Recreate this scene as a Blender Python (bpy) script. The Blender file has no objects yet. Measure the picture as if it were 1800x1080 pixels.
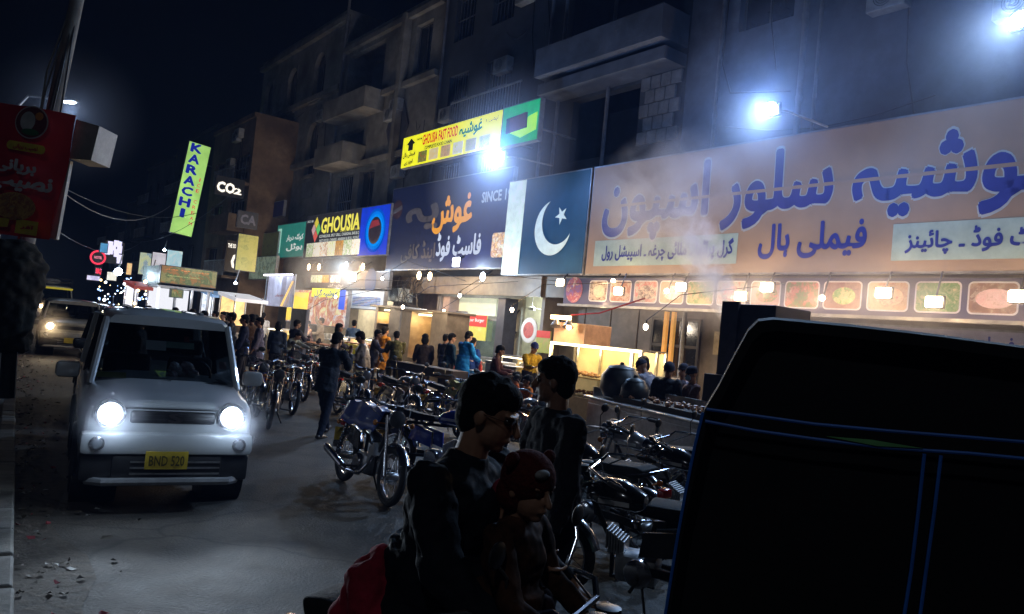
import bpy, bmesh, math, random
from mathutils import Vector, Matrix, Euler, noise as mnoise
random.seed(7)
SC = bpy.context.scene
COL = SC.collection
R = math.radians
# ------------------------------------------------------------------ camera, sky, exposure
FOC = 1350.0; ROLL = math.atan(0.098); PITCH = R(2.17); EYE = 1.82     # focal length in px of an 1800 px wide frame
cam_data = bpy.data.cameras.new('camera'); cam = bpy.data.objects.new('camera', cam_data)
COL.objects.link(cam); SC.camera = cam
cam_data.sensor_width = 36; cam_data.lens = FOC / 1800 * 36; cam_data.clip_start = .05; cam_data.clip_end = 900
_F = Vector((0, math.cos(PITCH), math.sin(PITCH))); _U = Vector((0, -math.sin(PITCH), math.cos(PITCH))); _X = Vector((1, 0, 0))
_r = _X * math.cos(ROLL) + _U * math.sin(ROLL); _u = -_X * math.sin(ROLL) + _U * math.cos(ROLL)
cam.matrix_world = Matrix(((_r.x, _u.x, -_F.x, 0), (_r.y, _u.y, -_F.y, 0), (_r.z, _u.z, -_F.z, EYE), (0, 0, 0, 1)))

world = bpy.data.worlds.new('World'); SC.world = world; world.use_nodes = True
wn = world.node_tree.nodes; wl = world.node_tree.links
bg = wn['Background']; bg.inputs[0].default_value = (.055, .12, .36, 1); bg.inputs[1].default_value = .0012
SC.view_settings.view_transform = 'Standard'; SC.view_settings.look = 'None'
SC.view_settings.exposure = 0.0; SC.view_settings.gamma = 1.0; SC.view_settings.use_curve_mapping = False
SC.cycles.use_denoising = True
try: SC.cycles.denoiser = 'OPENIMAGEDENOISE'
except Exception: pass
SC.cycles.max_bounces = 5; SC.cycles.diffuse_bounces = 2; SC.cycles.glossy_bounces = 3; SC.cycles.transmission_bounces = 4
SC.cycles.volume_bounces = 1; SC.cycles.transparent_max_bounces = 12; SC.cycles.caustics_reflective = False
SC.cycles.caustics_refractive = False; SC.cycles.sample_clamp_indirect = 3.0; SC.cycles.use_light_tree = True
SC.cycles.volume_step_rate = 2.0; SC.cycles.volume_max_steps = 96

# ------------------------------------------------------------------ measuring: the photograph's sight lines in the real place
def ray(px, py):
    u = (px - 900) / FOC; v = (540 - py) / FOC
    a = u * math.cos(ROLL) - v * math.sin(ROLL); b = u * math.sin(ROLL) + v * math.cos(ROLL)
    return Vector((a, math.cos(PITCH) - b * math.sin(PITCH), math.sin(PITCH) + b * math.cos(PITCH)))
def G(px, py, z=0.0):
    d = ray(px, py); t = (z - EYE) / d.z
    return Vector((d.x * t, d.y * t, z))
def D(px, py, y):
    d = ray(px, py); t = y / d.y
    return Vector((d.x * t, y, EYE + d.z * t))
FANG = R(37.4); FRZ = -(math.pi / 2 - FANG)                    # street direction; facade frame: x along the row, y into the buildings
EX = Vector((math.cos(FRZ), math.sin(FRZ), 0)); EY = Vector((-EX.y, EX.x, 0))
FO = D(1035, 535, 21.5); FO.z = 0
def FP(px, py, n=0.0):
    d = ray(px, py); t = (FO.dot(EY) + n) / d.dot(EY)
    p = d * t; q = p - FO
    return (q.dot(EX), EYE + p.z)
def FW(s, n, z=0.0):
    return FO + EX * s + EY * n + Vector((0, 0, z))
KD = (G(27, 627) - G(18, 1080)).normalized(); KANG = math.atan2(-KD.x, KD.y)          # kerb direction
KN = Vector((KD.y, -KD.x, 0))
K0 = G(18, 1080)

# ------------------------------------------------------------------ mesh builder
class MB:
    def __init__(self): self.v = []; self.f = []; self.mi = []; self.cur = 0
    def add(self, vs, fs):
        b = len(self.v); self.v += [tuple(p) for p in vs]; self.f += [tuple(b + i for i in f) for f in fs]; self.mi += [self.cur] * len(fs); return self
    def box(self, x0, x1, y0, y1, z0, z1, rot=None, piv=None):
        vs = [Vector((x, y, z)) for z in (z0, z1) for y in (y0, y1) for x in (x0, x1)]
        if rot is not None:
            c = Vector(piv) if piv is not None else Vector(((x0 + x1) / 2, (y0 + y1) / 2, (z0 + z1) / 2))
            vs = [rot @ (p - c) + c for p in vs]
        return self.add(vs, [(0, 2, 3, 1), (4, 5, 7, 6), (0, 1, 5, 4), (2, 6, 7, 3), (0, 4, 6, 2), (1, 3, 7, 5)])
    def bbox(self, x0, x1, y0, y1, z0, z1, b=.01):                # box with chamfered edges
        bm = bmesh.new(); bmesh.ops.create_cube(bm, size=1)
        for v in bm.verts: v.co = Vector(((x0 + x1) / 2 + v.co.x * (x1 - x0), (y0 + y1) / 2 + v.co.y * (y1 - y0), (z0 + z1) / 2 + v.co.z * (z1 - z0)))
        bmesh.ops.bevel(bm, geom=bm.edges[:], offset=b, segments=2, affect='EDGES', profile=.5)
        bm.verts.index_update(); r = self.add([v.co for v in bm.verts], [[v.index for v in f.verts] for f in bm.faces]); bm.free(); return r
    def quad(self, a, b, c, d): return self.add([a, b, c, d], [(0, 1, 2, 3)])
    def poly(self, pts): return self.add(pts, [tuple(range(len(pts)))])
    def prism(self, pts, vec):
        n = len(pts); vec = Vector(vec); vs = [Vector(p) for p in pts] + [Vector(p) + vec for p in pts]
        return self.add(vs, [tuple(range(n - 1, -1, -1)), tuple(range(n, 2 * n))] + [(i, (i + 1) % n, n + (i + 1) % n, n + i) for i in range(n)])
    def tube(self, pts, rad, n=8, rnd=False):
        pts = [Vector(p) for p in pts]
        if not hasattr(rad, '__len__'): rad = [rad] * len(pts)
        rad = list(rad)
        if rnd:
            d0 = (pts[0] - pts[1]).normalized(); d1 = (pts[-1] - pts[-2]).normalized(); r0, r1 = rad[0], rad[-1]
            pts = [pts[0] + d0 * r0 * .95, pts[0] + d0 * r0 * .6] + pts + [pts[-1] + d1 * r1 * .6, pts[-1] + d1 * r1 * .95]
            rad = [r0 * .3, r0 * .8] + rad + [r1 * .8, r1 * .3]
        m = len(pts); t = (pts[1] - pts[0]).normalized()
        u = t.cross(Vector((0, 0, 1)));
        if u.length < .1: u = t.cross(Vector((1, 0, 0)))
        u.normalize(); vs = []
        for i in range(m):
            if i == 0: tt = pts[1] - pts[0]
            elif i == m - 1: tt = pts[-1] - pts[-2]
            else: tt = (pts[i + 1] - pts[i]).normalized() + (pts[i] - pts[i - 1]).normalized()
            if tt.length < 1e-9: tt = t
            tt = tt.normalized(); u = (u - tt * u.dot(tt))
            if u.length < 1e-6: u = tt.orthogonal()
            u.normalize(); w = tt.cross(u)
            for k in range(n):
                a = 2 * math.pi * k / n; vs.append(pts[i] + (u * math.cos(a) + w * math.sin(a)) * rad[i])
        fs = [(i * n + k, i * n + (k + 1) % n, (i + 1) * n + (k + 1) % n, (i + 1) * n + k) for i in range(m - 1) for k in range(n)]
        fs += [tuple(range(n - 1, -1, -1)), tuple((m - 1) * n + k for k in range(n))]
        return self.add(vs, fs)
    def ell(self, c, r, rot=None, nu=14, nv=9):
        c = Vector(c); vs = []; fs = []
        if not hasattr(r, '__len__'): r = (r, r, r)
        for j in range(1, nv):
            ph = math.pi * j / nv
            for i in range(nu):
                th = 2 * math.pi * i / nu
                vs.append(Vector((r[0] * math.sin(ph) * math.cos(th), r[1] * math.sin(ph) * math.sin(th), r[2] * math.cos(ph))))
        vs += [Vector((0, 0, r[2])), Vector((0, 0, -r[2]))]; T = len(vs) - 2
        for j in range(nv - 2):
            for i in range(nu): fs.append((j * nu + i, (j + 1) * nu + i, (j + 1) * nu + (i + 1) % nu, j * nu + (i + 1) % nu))
        for i in range(nu): fs += [(T, i, (i + 1) % nu), (T + 1, (nv - 2) * nu + (i + 1) % nu, (nv - 2) * nu + i)]
        if rot is not None: vs = [rot @ p for p in vs]
        return self.add([p + c for p in vs], fs)
    def loft(self, rings, n=16):                                  # rings: (centre, rx, ry) horizontal ellipses
        vs = []; m = len(rings)
        for c, rx, ry in rings:
            for k in range(n):
                a = 2 * math.pi * k / n; vs.append(Vector(c) + Vector((rx * math.cos(a), ry * math.sin(a), 0)))
        fs = [(i * n + k, i * n + (k + 1) % n, (i + 1) * n + (k + 1) % n, (i + 1) * n + k) for i in range(m - 1) for k in range(n)]
        fs += [tuple(range(n - 1, -1, -1)), tuple((m - 1) * n + k for k in range(n))]
        return self.add(vs, fs)
    def torus(self, c, R0, r, axis='x', nu=28, nv=8, a0=0, a1=360, sq=1.0):
        full = abs(a1 - a0) >= 360; c = Vector(c); vs = []; m = nu if full else nu + 1
        for i in range(m):
            a = R(a0 + (a1 - a0) * i / nu)
            for j in range(nv):
                b = 2 * math.pi * j / nv; rr = R0 + r * math.cos(b); h = r * math.sin(b) * sq
                p = {'x': (h, rr * math.cos(a), rr * math.sin(a)), 'y': (rr * math.cos(a), h, rr * math.sin(a)), 'z': (rr * math.cos(a), rr * math.sin(a), h)}[axis]
                vs.append(c + Vector(p))
        fs = [(i * nv + j, i * nv + (j + 1) % nv, ((i + 1) % m) * nv + (j + 1) % nv, ((i + 1) % m) * nv + j) for i in range(m if full else nu) for j in range(nv)]
        return self.add(vs, fs)
    def lathe(self, c, prof, axis='z', n=20):                     # prof: (radius, height)
        c = Vector(c); vs = []; m = len(prof)
        for r, h in prof:
            for k in range(n):
                a = 2 * math.pi * k / n; x, y = r * math.cos(a), r * math.sin(a)
                vs.append(c + Vector({'z': (x, y, h), 'y': (x, h, y), 'x': (h, x, y)}[axis]))
        fs = [(i * n + k, i * n + (k + 1) % n, (i + 1) * n + (k + 1) % n, (i + 1) * n + k) for i in range(m - 1) for k in range(n)]
        fs += [tuple(range(n - 1, -1, -1)), tuple((m - 1) * n + k for k in range(n))]
        return self.add(vs, fs)
    def disc(self, c, r, axis='y', n=20, ry=None):
        ry = ry or r; c = Vector(c)
        return self.poly([c + Vector({'y': (r * math.cos(a), 0, ry * math.sin(a)), 'z': (r * math.cos(a), ry * math.sin(a), 0), 'x': (0, r * math.cos(a), ry * math.sin(a))}[axis]) for a in [2 * math.pi * k / n for k in range(n)]])
    def rrect(self, x0, x1, z0, z1, y, r=.05, n=5):                # rounded rectangle in the facade plane
        pts = []
        for cx, cz, a0 in ((x1 - r, z1 - r, 0), (x0 + r, z1 - r, 90), (x0 + r, z0 + r, 180), (x1 - r, z0 + r, 270)):
            for k in range(n + 1):
                a = R(a0 + 90 * k / n); pts.append((cx + r * math.cos(a), y, cz + r * math.sin(a)))
        return self.poly(pts)

OFF = {}
def obj(name, mb, mats, parent=None, smooth=False, loc=None, rot=None, vox=None, mods=None, **props):
    off = Vector(OFF.get(parent.name, (0, 0, 0))) if parent is not None else Vector((0, 0, 0))
    me = bpy.data.meshes.new(name)
    me.from_pydata([Vector(v) - off for v in mb.v] if parent is not None and off.length else mb.v, [], mb.f)
    if not isinstance(mats, (list, tuple)): mats = [mats]
    for m in mats: me.materials.append(m)
    if len(mats) > 1: me.polygons.foreach_set('material_index', mb.mi)
    bm = bmesh.new(); bm.from_mesh(me); bmesh.ops.recalc_face_normals(bm, faces=bm.faces); bm.to_mesh(me); bm.free()
    if smooth or vox:
        me.polygons.foreach_set('use_smooth', [True] * len(me.polygons))
    o = bpy.data.objects.new(name, me); COL.objects.link(o)
    if vox:
        m = o.modifiers.new('r', 'REMESH'); m.mode = 'VOXEL'; m.voxel_size = vox; m.use_smooth_shade = True
        m = o.modifiers.new('s', 'SMOOTH'); m.factor = .5; m.iterations = 3
        if mods: 
            m = o.modifiers.new('d', 'DISPLACE'); m.texture = mods[0]; m.strength = mods[1]; m.mid_level = .5; m.texture_coords = 'LOCAL'
    elif smooth:
        try:
            me.set_sharp_from_angle(angle=R(38))
        except Exception: pass
    if parent is not None: o.parent = parent
    if loc is not None: o.location = loc
    if rot is not None: o.rotation_euler = rot
    for k, v in props.items():
        if v is not None: o[k] = v
    return o
def thing(name, label, cat, loc=(0, 0, 0), rz=0.0, group=None, off=None):
    o = bpy.data.objects.new(name, None); COL.objects.link(o); o.empty_display_size = .2
    o.location = loc; o.rotation_euler = (0, 0, rz); o['label'] = label; o['category'] = cat
    if group: o['group'] = group
    if off is not None: OFF[o.name] = off
    return o
def fthing(name, label, cat, s, n, z=0.0, group=None):              # a thing in the facade frame; its parts are given in facade coordinates
    return thing(name, label, cat, FW(s, n, z), FRZ, group, (s, n, z))
def copy_tree(o, parent=None, **props):
    c = o.copy(); COL.objects.link(c); c.parent = parent
    if o.name in OFF: OFF[c.name] = OFF[o.name]
    for ch in list(o.children): copy_tree(ch, c)
    for k, v in props.items(): c[k] = v
    return c
def child(root, name):
    for c in root.children:
        if c.name.split('.')[0] == name: return c
def recolor(o, m, i=0):
    o.material_slots[i].link = 'OBJECT'; o.material_slots[i].material = m

# ------------------------------------------------------------------ materials
MATS = {}
def mat(name, col=(.5, .5, .5), rough=.6, metal=0.0, emit=None, es=0.0, var=.25, scale=6.0, bump=0.0, coat=0.0, grime=0.0, spec=.5, sampling=None):
    if name in MATS: return MATS[name]
    m = bpy.data.materials.new(name); m.use_nodes = True; nt = m.node_tree; N = nt.nodes; L = nt.links
    b = N['Principled BSDF']; tc = N.new('ShaderNodeTexCoord')
    nz = N.new('ShaderNodeTexNoise'); nz.inputs['Scale'].default_value = scale; nz.inputs['Detail'].default_value = 6; nz.inputs['Roughness'].default_value = .62
    L.new(tc.outputs['Object'], nz.inputs['Vector'])
    cr = N.new('ShaderNodeValToRGB'); e = cr.color_ramp.elements
    e[0].position = .3; e[1].position = .7
    e[0].color = (*[c * (1 - var) for c in col], 1); e[1].color = (*[min(1, c * (1 + var)) for c in col], 1)
    L.new(nz.outputs['Fac'], cr.inputs['Fac']); out = cr.outputs['Color']
    if grime:
        n2 = N.new('ShaderNodeTexNoise'); n2.inputs['Scale'].default_value = scale * .23; n2.inputs['Detail'].default_value = 8
        L.new(tc.outputs['Object'], n2.inputs['Vector'])
        r2 = N.new('ShaderNodeMapRange'); r2.inputs[1].default_value = .42; r2.inputs[2].default_value = .7; r2.inputs[4].default_value = grime
        L.new(n2.outputs['Fac'], r2.inputs[0])
        mx = N.new('ShaderNodeMixRGB'); mx.inputs[2].default_value = (col[0] * .3, col[1] * .27, col[2] * .22, 1)
        L.new(r2.outputs[0], mx.inputs[0]); L.new(out, mx.inputs[1]); out = mx.outputs[0]
    L.new(out, b.inputs['Base Color'])
    mr = N.new('ShaderNodeMapRange'); mr.inputs[3].default_value = max(.02, rough * .8); mr.inputs[4].default_value = min(1, rough * 1.2)
    L.new(nz.outputs['Fac'], mr.inputs[0]); L.new(mr.outputs[0], b.inputs['Roughness'])
    b.inputs['Metallic'].default_value = metal; b.inputs['Coat Weight'].default_value = coat; b.inputs['Specular IOR Level'].default_value = spec
    if bump:
        bp = N.new('ShaderNodeBump'); bp.inputs['Strength'].default_value = min(1, bump); bp.inputs['Distance'].default_value = .02
        L.new(nz.outputs['Fac'], bp.inputs['Height']); L.new(bp.outputs[0], b.inputs['Normal'])
    if emit is not None:
        b.inputs['Emission Color'].default_value = (*emit, 1); b.inputs['Emission Strength'].default_value = es
    if sampling: m.cycles.emission_sampling = sampling
    MATS[name] = m; return m
def lit(name, col, es, var=.15, scale=3, rough=.5, sampling='NONE'):    # emission put into the colour: backlit faces, and parts merely shown lit
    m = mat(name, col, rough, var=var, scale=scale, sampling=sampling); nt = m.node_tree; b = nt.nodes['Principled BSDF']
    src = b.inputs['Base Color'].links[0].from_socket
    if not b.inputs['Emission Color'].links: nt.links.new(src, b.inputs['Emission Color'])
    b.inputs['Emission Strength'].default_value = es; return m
def glow(name, col, es, sampling='NONE'):
    if name in MATS: return MATS[name]
    m = bpy.data.materials.new(name); m.use_nodes = True; nt = m.node_tree; nt.nodes.clear()
    e = nt.nodes.new('ShaderNodeEmission'); o = nt.nodes.new('ShaderNodeOutputMaterial'); e.inputs[0].default_value = (*col, 1); e.inputs[1].default_value = es
    nt.links.new(e.outputs[0], o.inputs[0]); m.cycles.emission_sampling = sampling; MATS[name] = m; return m
def food(name, cols, es=0.0, scale=9.0):                            # a printed food picture: mottled patches of colour
    if name in MATS: return MATS[name]
    m = bpy.data.materials.new(name); m.use_nodes = True; nt = m.node_tree; N = nt.nodes; L = nt.links; b = N['Principled BSDF']
    tc = N.new('ShaderNodeTexCoord'); nz = N.new('ShaderNodeTexNoise'); nz.inputs['Scale'].default_value = scale * 1.1; nz.inputs['Detail'].default_value = 9; nz.inputs['Roughness'].default_value = .7; nz.inputs['Distortion'].default_value = 1.2
    L.new(tc.outputs['Object'], nz.inputs['Vector'])
    mx = N.new('ShaderNodeMixRGB'); mx.inputs[0].default_value = .3; L.new(tc.outputs['Object'], mx.inputs[1]); L.new(nz.outputs['Color'], mx.inputs[2])
    vo = N.new('ShaderNodeTexVoronoi'); vo.inputs['Scale'].default_value = scale * 1.8; L.new(mx.outputs[0], vo.inputs['Vector'])
    cr = N.new('ShaderNodeValToRGB'); cr.color_ramp.interpolation = 'LINEAR'
    while len(cr.color_ramp.elements) < len(cols): cr.color_ramp.elements.new(.5)
    for i, c in enumerate(cols): cr.color_ramp.elements[i].position = (i / (len(cols) - 1) * .8 + .1) if len(cols) > 1 else i * .9; cr.color_ramp.elements[i].color = (*c, 1)
    if len(cols) == 1: cr.color_ramp.elements[1].color = (*[q * 1.6 for q in cols[0]], 1)
    sp = N.new('ShaderNodeSeparateColor'); L.new(vo.outputs['Color'], sp.inputs[0])
    st = N.new('ShaderNodeMapRange'); st.inputs[1].default_value = .3; st.inputs[2].default_value = .7; L.new(nz.outputs['Fac'], st.inputs[0])
    mf = N.new('ShaderNodeMixRGB'); mf.inputs[0].default_value = .62; L.new(sp.outputs[0], mf.inputs[1]); L.new(st.outputs[0], mf.inputs[2]); L.new(mf.outputs[0], cr.inputs['Fac'])
    L.new(cr.outputs[0], b.inputs['Base Color']); b.inputs['Roughness'].default_value = .4
    if es: L.new(cr.outputs[0], b.inputs['Emission Color']); b.inputs['Emission Strength'].default_value = es
    m.cycles.emission_sampling = 'NONE'; MATS[name] = m; return m
def glass(name, tint=(.8, .85, .9), gloss=.18, dark=1.0):
    if name in MATS: return MATS[name]
    m = bpy.data.materials.new(name); m.use_nodes = True; nt = m.node_tree; nt.nodes.clear(); N = nt.nodes; L = nt.links
    t = N.new('ShaderNodeBsdfTransparent'); t.inputs[0].default_value = (*[c * dark for c in tint], 1); g = N.new('ShaderNodeBsdfGlossy'); g.inputs['Roughness'].default_value = .06
    nz = N.new('ShaderNodeTexNoise'); nz.inputs['Scale'].default_value = 3; mr = N.new('ShaderNodeMapRange'); mr.inputs[3].default_value = .03; mr.inputs[4].default_value = .16
    L.new(nz.outputs['Fac'], mr.inputs[0]); L.new(mr.outputs[0], g.inputs['Roughness'])
    fr = N.new('ShaderNodeLayerWeight'); fr.inputs[0].default_value = gloss; mx = N.new('ShaderNodeMixShader'); o = N.new('ShaderNodeOutputMaterial')
    L.new(fr.outputs['Fresnel'], mx.inputs[0]); L.new(t.outputs[0], mx.inputs[1]); L.new(g.outputs[0], mx.inputs[2]); L.new(mx.outputs[0], o.inputs[0]); MATS[name] = m; return m

CHROME = mat('chrome', (.42, .42, .45), .22, 1, var=.08)
STEEL = mat('brushed_steel', (.5, .5, .5), .32, 1, var=.2, scale=14, grime=.5)
BLACKP = mat('black_plastic', (.018, .018, .02), .42, var=.3)
RUBBER = mat('tyre_rubber', (.022, .021, .02), .8, bump=.3, scale=40)
SPRING = mat('painted_black_metal', (.02, .02, .022), .35, .4)
GREYM = mat('galvanised_metal', (.32, .33, .35), .45, .7, grime=.6)
ALLOY = mat('cast_alloy', (.42, .42, .43), .4, .9, grime=.5, scale=20)
WOOD = mat('weathered_wood', (.16, .11, .07), .75, bump=.4, scale=9, grime=.7)
CONC = mat('concrete', (.27, .26, .24), .85, bump=.5, scale=5, grime=.7)
BULBW = glow('warm_bulb_glass', (1, .72, .42), 45)
BULBC = glow('cold_lamp_glass', (.72, .86, 1), 60)
WHITEL = mat('white_letter_vinyl', (.75, .75, .75), .5)

# ------------------------------------------------------------------ lettering (font curves turned into meshes at the end)
PF = {}
import unicodedata
for cp in list(range(0xFB50, 0xFE00)) + list(range(0xFE70, 0xFEFD)):
    p = unicodedata.decomposition(chr(cp)).split()
    if len(p) == 2 and p[0] in ('<isolated>', '<initial>', '<medial>', '<final>'): PF.setdefault(chr(int(p[1], 16)), {})[p[0][1:-1]] = chr(cp)
def shape(t):
    out = []; dual = lambda c: 'initial' in PF.get(c, {}); con = lambda c: 'final' in PF.get(c, {})
    for i, c in enumerate(t):
        if c not in PF: out.append(c); continue
        pj = i > 0 and dual(t[i - 1]) and con(c); nj = i < len(t) - 1 and dual(c) and con(t[i + 1])
        out.append(PF[c].get('medial' if pj and nj else 'final' if pj else 'initial' if nj else 'isolated', c))
    return ''.join(reversed(out))
TEXTS = []
def text(body, parent, p, w, h, m, right=(1, 0, 0), up=(0, 0, 1), bold=.012, ext=.004, name='lettering', flow=True):
    """p: centre of the writing in the parent's builder coordinates; fitted to w x h metres"""
    rtl = any('\u0600' <= c <= '\u06ff' for c in body)
    TEXTS.append((shape(body) if rtl else body, parent, Vector(p), w, h, m, Vector(right), Vector(up), bold, ext, name))
def finish_texts():
    tmp = []
    for t in TEXTS:
        c = bpy.data.curves.new('t', 'FONT'); c.body = t[0]; c.resolution_u = 2; c.align_x = 'CENTER'
        o = bpy.data.objects.new('t', c); COL.objects.link(o); tmp.append(o)
    bpy.context.view_layer.update(); dg = bpy.context.evaluated_depsgraph_get()
    for t, o in zip(TEXTS, tmp):
        me = bpy.data.meshes.new_from_object(o.evaluated_get(dg))
        if len(me.vertices) == 0: continue
        xs = [v.co.x for v in me.vertices]; ys = [v.co.y for v in me.vertices]; cx, cy = (min(xs) + max(xs)) / 2, (min(ys) + max(ys)) / 2
        kx = t[3] / max(1e-6, max(xs) - min(xs)); ky = (t[4] / max(1e-6, max(ys) - min(ys))) if t[4] else kx
        nrm = t[6].cross(t[7]); off = Vector(OFF.get(t[1].name, (0, 0, 0)))
        for v in me.vertices: v.co = t[2] - off + t[6] * ((v.co.x - cx) * kx) + t[7] * ((v.co.y - cy) * ky) + nrm * t[9]
        if t[8] > .015 and len(me.vertices):                      # heavier strokes: the same outline laid again, each a hair in front of the last
            V = [v.co.copy() for v in me.vertices]; Fc = [tuple(p.vertices) for p in me.polygons]; vs = []; fs = []; n8 = 8 if t[8] > .025 else 4; eh = t[8]
            for q8 in range(n8 + 1):
                a8 = 2 * math.pi * q8 / n8; sh = (t[6] * (math.cos(a8) * kx * eh) + t[7] * (math.sin(a8) * ky * eh)) if q8 < n8 else Vector((0, 0, 0)); b8 = len(vs)
                vs += [v + sh + nrm * (.00035 * (q8 + 1)) for v in V]; fs += [tuple(b8 + i for i in f) for f in Fc]
            me = bpy.data.meshes.new('t'); me.from_pydata(vs, [], fs)
        me.materials.clear(); me.materials.append(t[5])
        q = bpy.data.objects.new(t[10], me); COL.objects.link(q); q.parent = t[1]
    for o in tmp: c = o.data; bpy.data.objects.remove(o); bpy.data.curves.remove(c)

# ------------------------------------------------------------------ lamps
def point(loc, power, col, r=.05, name='lamp_light', parent=None):
    l = bpy.data.lights.new(name, 'POINT'); l.energy = power; l.color = col; l.shadow_soft_size = r
    o = bpy.data.objects.new(name, l); COL.objects.link(o); o.location = loc
    if parent is not None: o.parent = parent
    return o
def spot(loc, target, power, col, ang=100, blend=.6, r=.08, parent=None):
    l = bpy.data.lights.new('lamp_light', 'SPOT'); l.energy = power; l.color = col; l.spot_size = R(ang); l.spot_blend = blend; l.shadow_soft_size = r
    o = bpy.data.objects.new('lamp_light', l); COL.objects.link(o); o.location = loc
    d = (Vector(target) - Vector(loc)).normalized(); o.rotation_euler = d.to_track_quat('-Z', 'Y').to_euler()
    return o
# besides the lamps in view, an unseen one is added behind the camera
WARM = (1, .66, .34); COOL = (.62, .8, 1.0); BLUE = (.22, .44, 1.0)
# ------------------------------------------------------------------ ground, kerb, pavements
def asphalt():
    m = mat('asphalt', (.050, .046, .042), .78, bump=.5, scale=3.5, var=.35)
    nt = m.node_tree; N = nt.nodes; L = nt.links; b = N['Principled BSDF']; tc = N.new('ShaderNodeTexCoord')
    n = N.new('ShaderNodeTexNoise'); n.inputs['Scale'].default_value = .45; n.inputs['Detail'].default_value = 10; n.inputs['Roughness'].default_value = .7; n.inputs['Distortion'].default_value = .6
    L.new(tc.outputs['Object'], n.inputs['Vector'])
    r = N.new('ShaderNodeValToRGB'); r.color_ramp.elements[0].position = .38; r.color_ramp.elements[0].color = (.5, .48, .45, 1); r.color_ramp.elements[1].position = .66; r.color_ramp.elements[1].color = (1.9, 1.75, 1.55, 1)
    L.new(n.outputs['Fac'], r.inputs[0]); mx = N.new('ShaderNodeMixRGB'); mx.blend_type = 'MULTIPLY'; mx.inputs[0].default_value = 1
    L.new(b.inputs['Base Color'].links[0].from_socket, mx.inputs[1]); L.new(r.outputs[0], mx.inputs[2])
    v = N.new('ShaderNodeTexVoronoi'); v.feature = 'DISTANCE_TO_EDGE'; v.inputs['Scale'].default_value = .8
    n3 = N.new('ShaderNodeTexNoise'); n3.inputs['Scale'].default_value = 2.5; mm = N.new('ShaderNodeMixRGB'); mm.inputs[0].default_value = .25
    L.new(tc.outputs['Object'], mm.inputs[1]); L.new(tc.outputs['Object'], n3.inputs['Vector']); L.new(n3.outputs['Color'], mm.inputs[2]); L.new(mm.outputs[0], v.inputs['Vector'])
    cr = N.new('ShaderNodeMapRange'); cr.inputs[1].default_value = 0; cr.inputs[2].default_value = .02; cr.inputs[3].default_value = .45; cr.inputs[4].default_value = 1
    L.new(v.outputs['Distance'], cr.inputs[0]); m2 = N.new('ShaderNodeMixRGB'); m2.blend_type = 'MULTIPLY'; m2.inputs[0].default_value = 1
    L.new(mx.outputs[0], m2.inputs[1]); L.new(cr.outputs[0], m2.inputs[2]); L.new(m2.outputs[0], b.inputs['Base Color'])
    fine = N.new('ShaderNodeTexNoise'); fine.inputs['Scale'].default_value = 45; fine.inputs['Detail'].default_value = 8; L.new(tc.outputs['Object'], fine.inputs['Vector'])
    bp = N.new('ShaderNodeBump'); bp.inputs['Strength'].default_value = .8; bp.inputs['Distance'].default_value = .012; L.new(fine.outputs['Fac'], bp.inputs['Height'])
    L.new(bp.outputs[0], b.inputs['Normal']); return m
ASPH = asphalt()
g = MB()
nx = 60
def gz(x, y): return 0.0
g.quad((-165, -60, 0), (165, -60, 0), (165, 165, 0), (-165, 165, 0))
obj('road', g, ASPH, kind='structure')
# median kerb and pavement under the camera
med = MB(); a = K0 - KD * 12; b = K0 + KD * 120
def kp(t, d, z): return K0 + KD * t + KN * d + Vector((0, 0, z))
med.prism([kp(-12, -.16, 0), kp(120, -.16, 0), kp(120, -2.6, 0), kp(-12, -2.6, 0)], (0, 0, .15))
pav = obj('median_pavement', med, mat('pavement_concrete', (.2, .19, .17), .85, bump=.5, scale=6, grime=.7), kind='structure')
km = [mat('kerb_concrete', (.26, .25, .22), .8, bump=.5, scale=14, grime=.7), mat('kerb_concrete_dark', (.19, .18, .16), .8, bump=.5, scale=14, grime=.7)]
kb = None
blk = MB(); blk.bbox(-.08, .08, .012, .588, 0, .17, .018)
for i in range(-8, 90):
    if kb is None: o = kb = obj('kerb_stone', blk, km[0], pav)
    else: o = kb.copy(); COL.objects.link(o)
    p = kp(i * .6, -.08, 0); o.location = (p.x, p.y, random.uniform(-.012, .004)); o.rotation_euler = (0, random.uniform(-.02, .02), KANG + random.uniform(-.012, .012))
    if i % 3 == 0: recolor(o, km[1])
tl = MB(); tl.box(-.24, .24, -.24, .24, 0, .025)
t0 = None; tm = mat('pavement_tile', (.17, .15, .13), .8, bump=.4, scale=8, grime=.7)
for i in range(-4, 34):
    for j in range(2):
        if t0 is None: o = t0 = obj('tile', tl, tm, pav)
        else: o = t0.copy(); COL.objects.link(o)
        p = kp(i * .5, -.44 - j * .5, .148 + random.uniform(-.004, .004)); o.location = p; o.rotation_euler = (random.uniform(-.01, .01), random.uniform(-.01, .01), KANG)
# footpath in front of the shops
fpth = MB(); fpth.prism([FW(-70, -3.4, 0), FW(30, -3.4, 0), FW(30, 8, 0), FW(-70, 8, 0)], (0, 0, .14))
shopwalk = obj('footpath', fpth, mat('footpath_concrete', (.15, .14, .13), .8, bump=.5, scale=4, grime=.8), kind='structure')
e = MB(); e.bbox(.01, .99, -.1, .1, 0, .16, .02); e0 = None
for i in range(-70, 30):
    if e0 is None: o = e0 = obj('kerb_stone', e, km[1], shopwalk)
    else: o = e0.copy(); COL.objects.link(o)
    o.location = FW(i, -3.5, 0); o.rotation_euler = (0, 0, FRZ)
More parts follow.
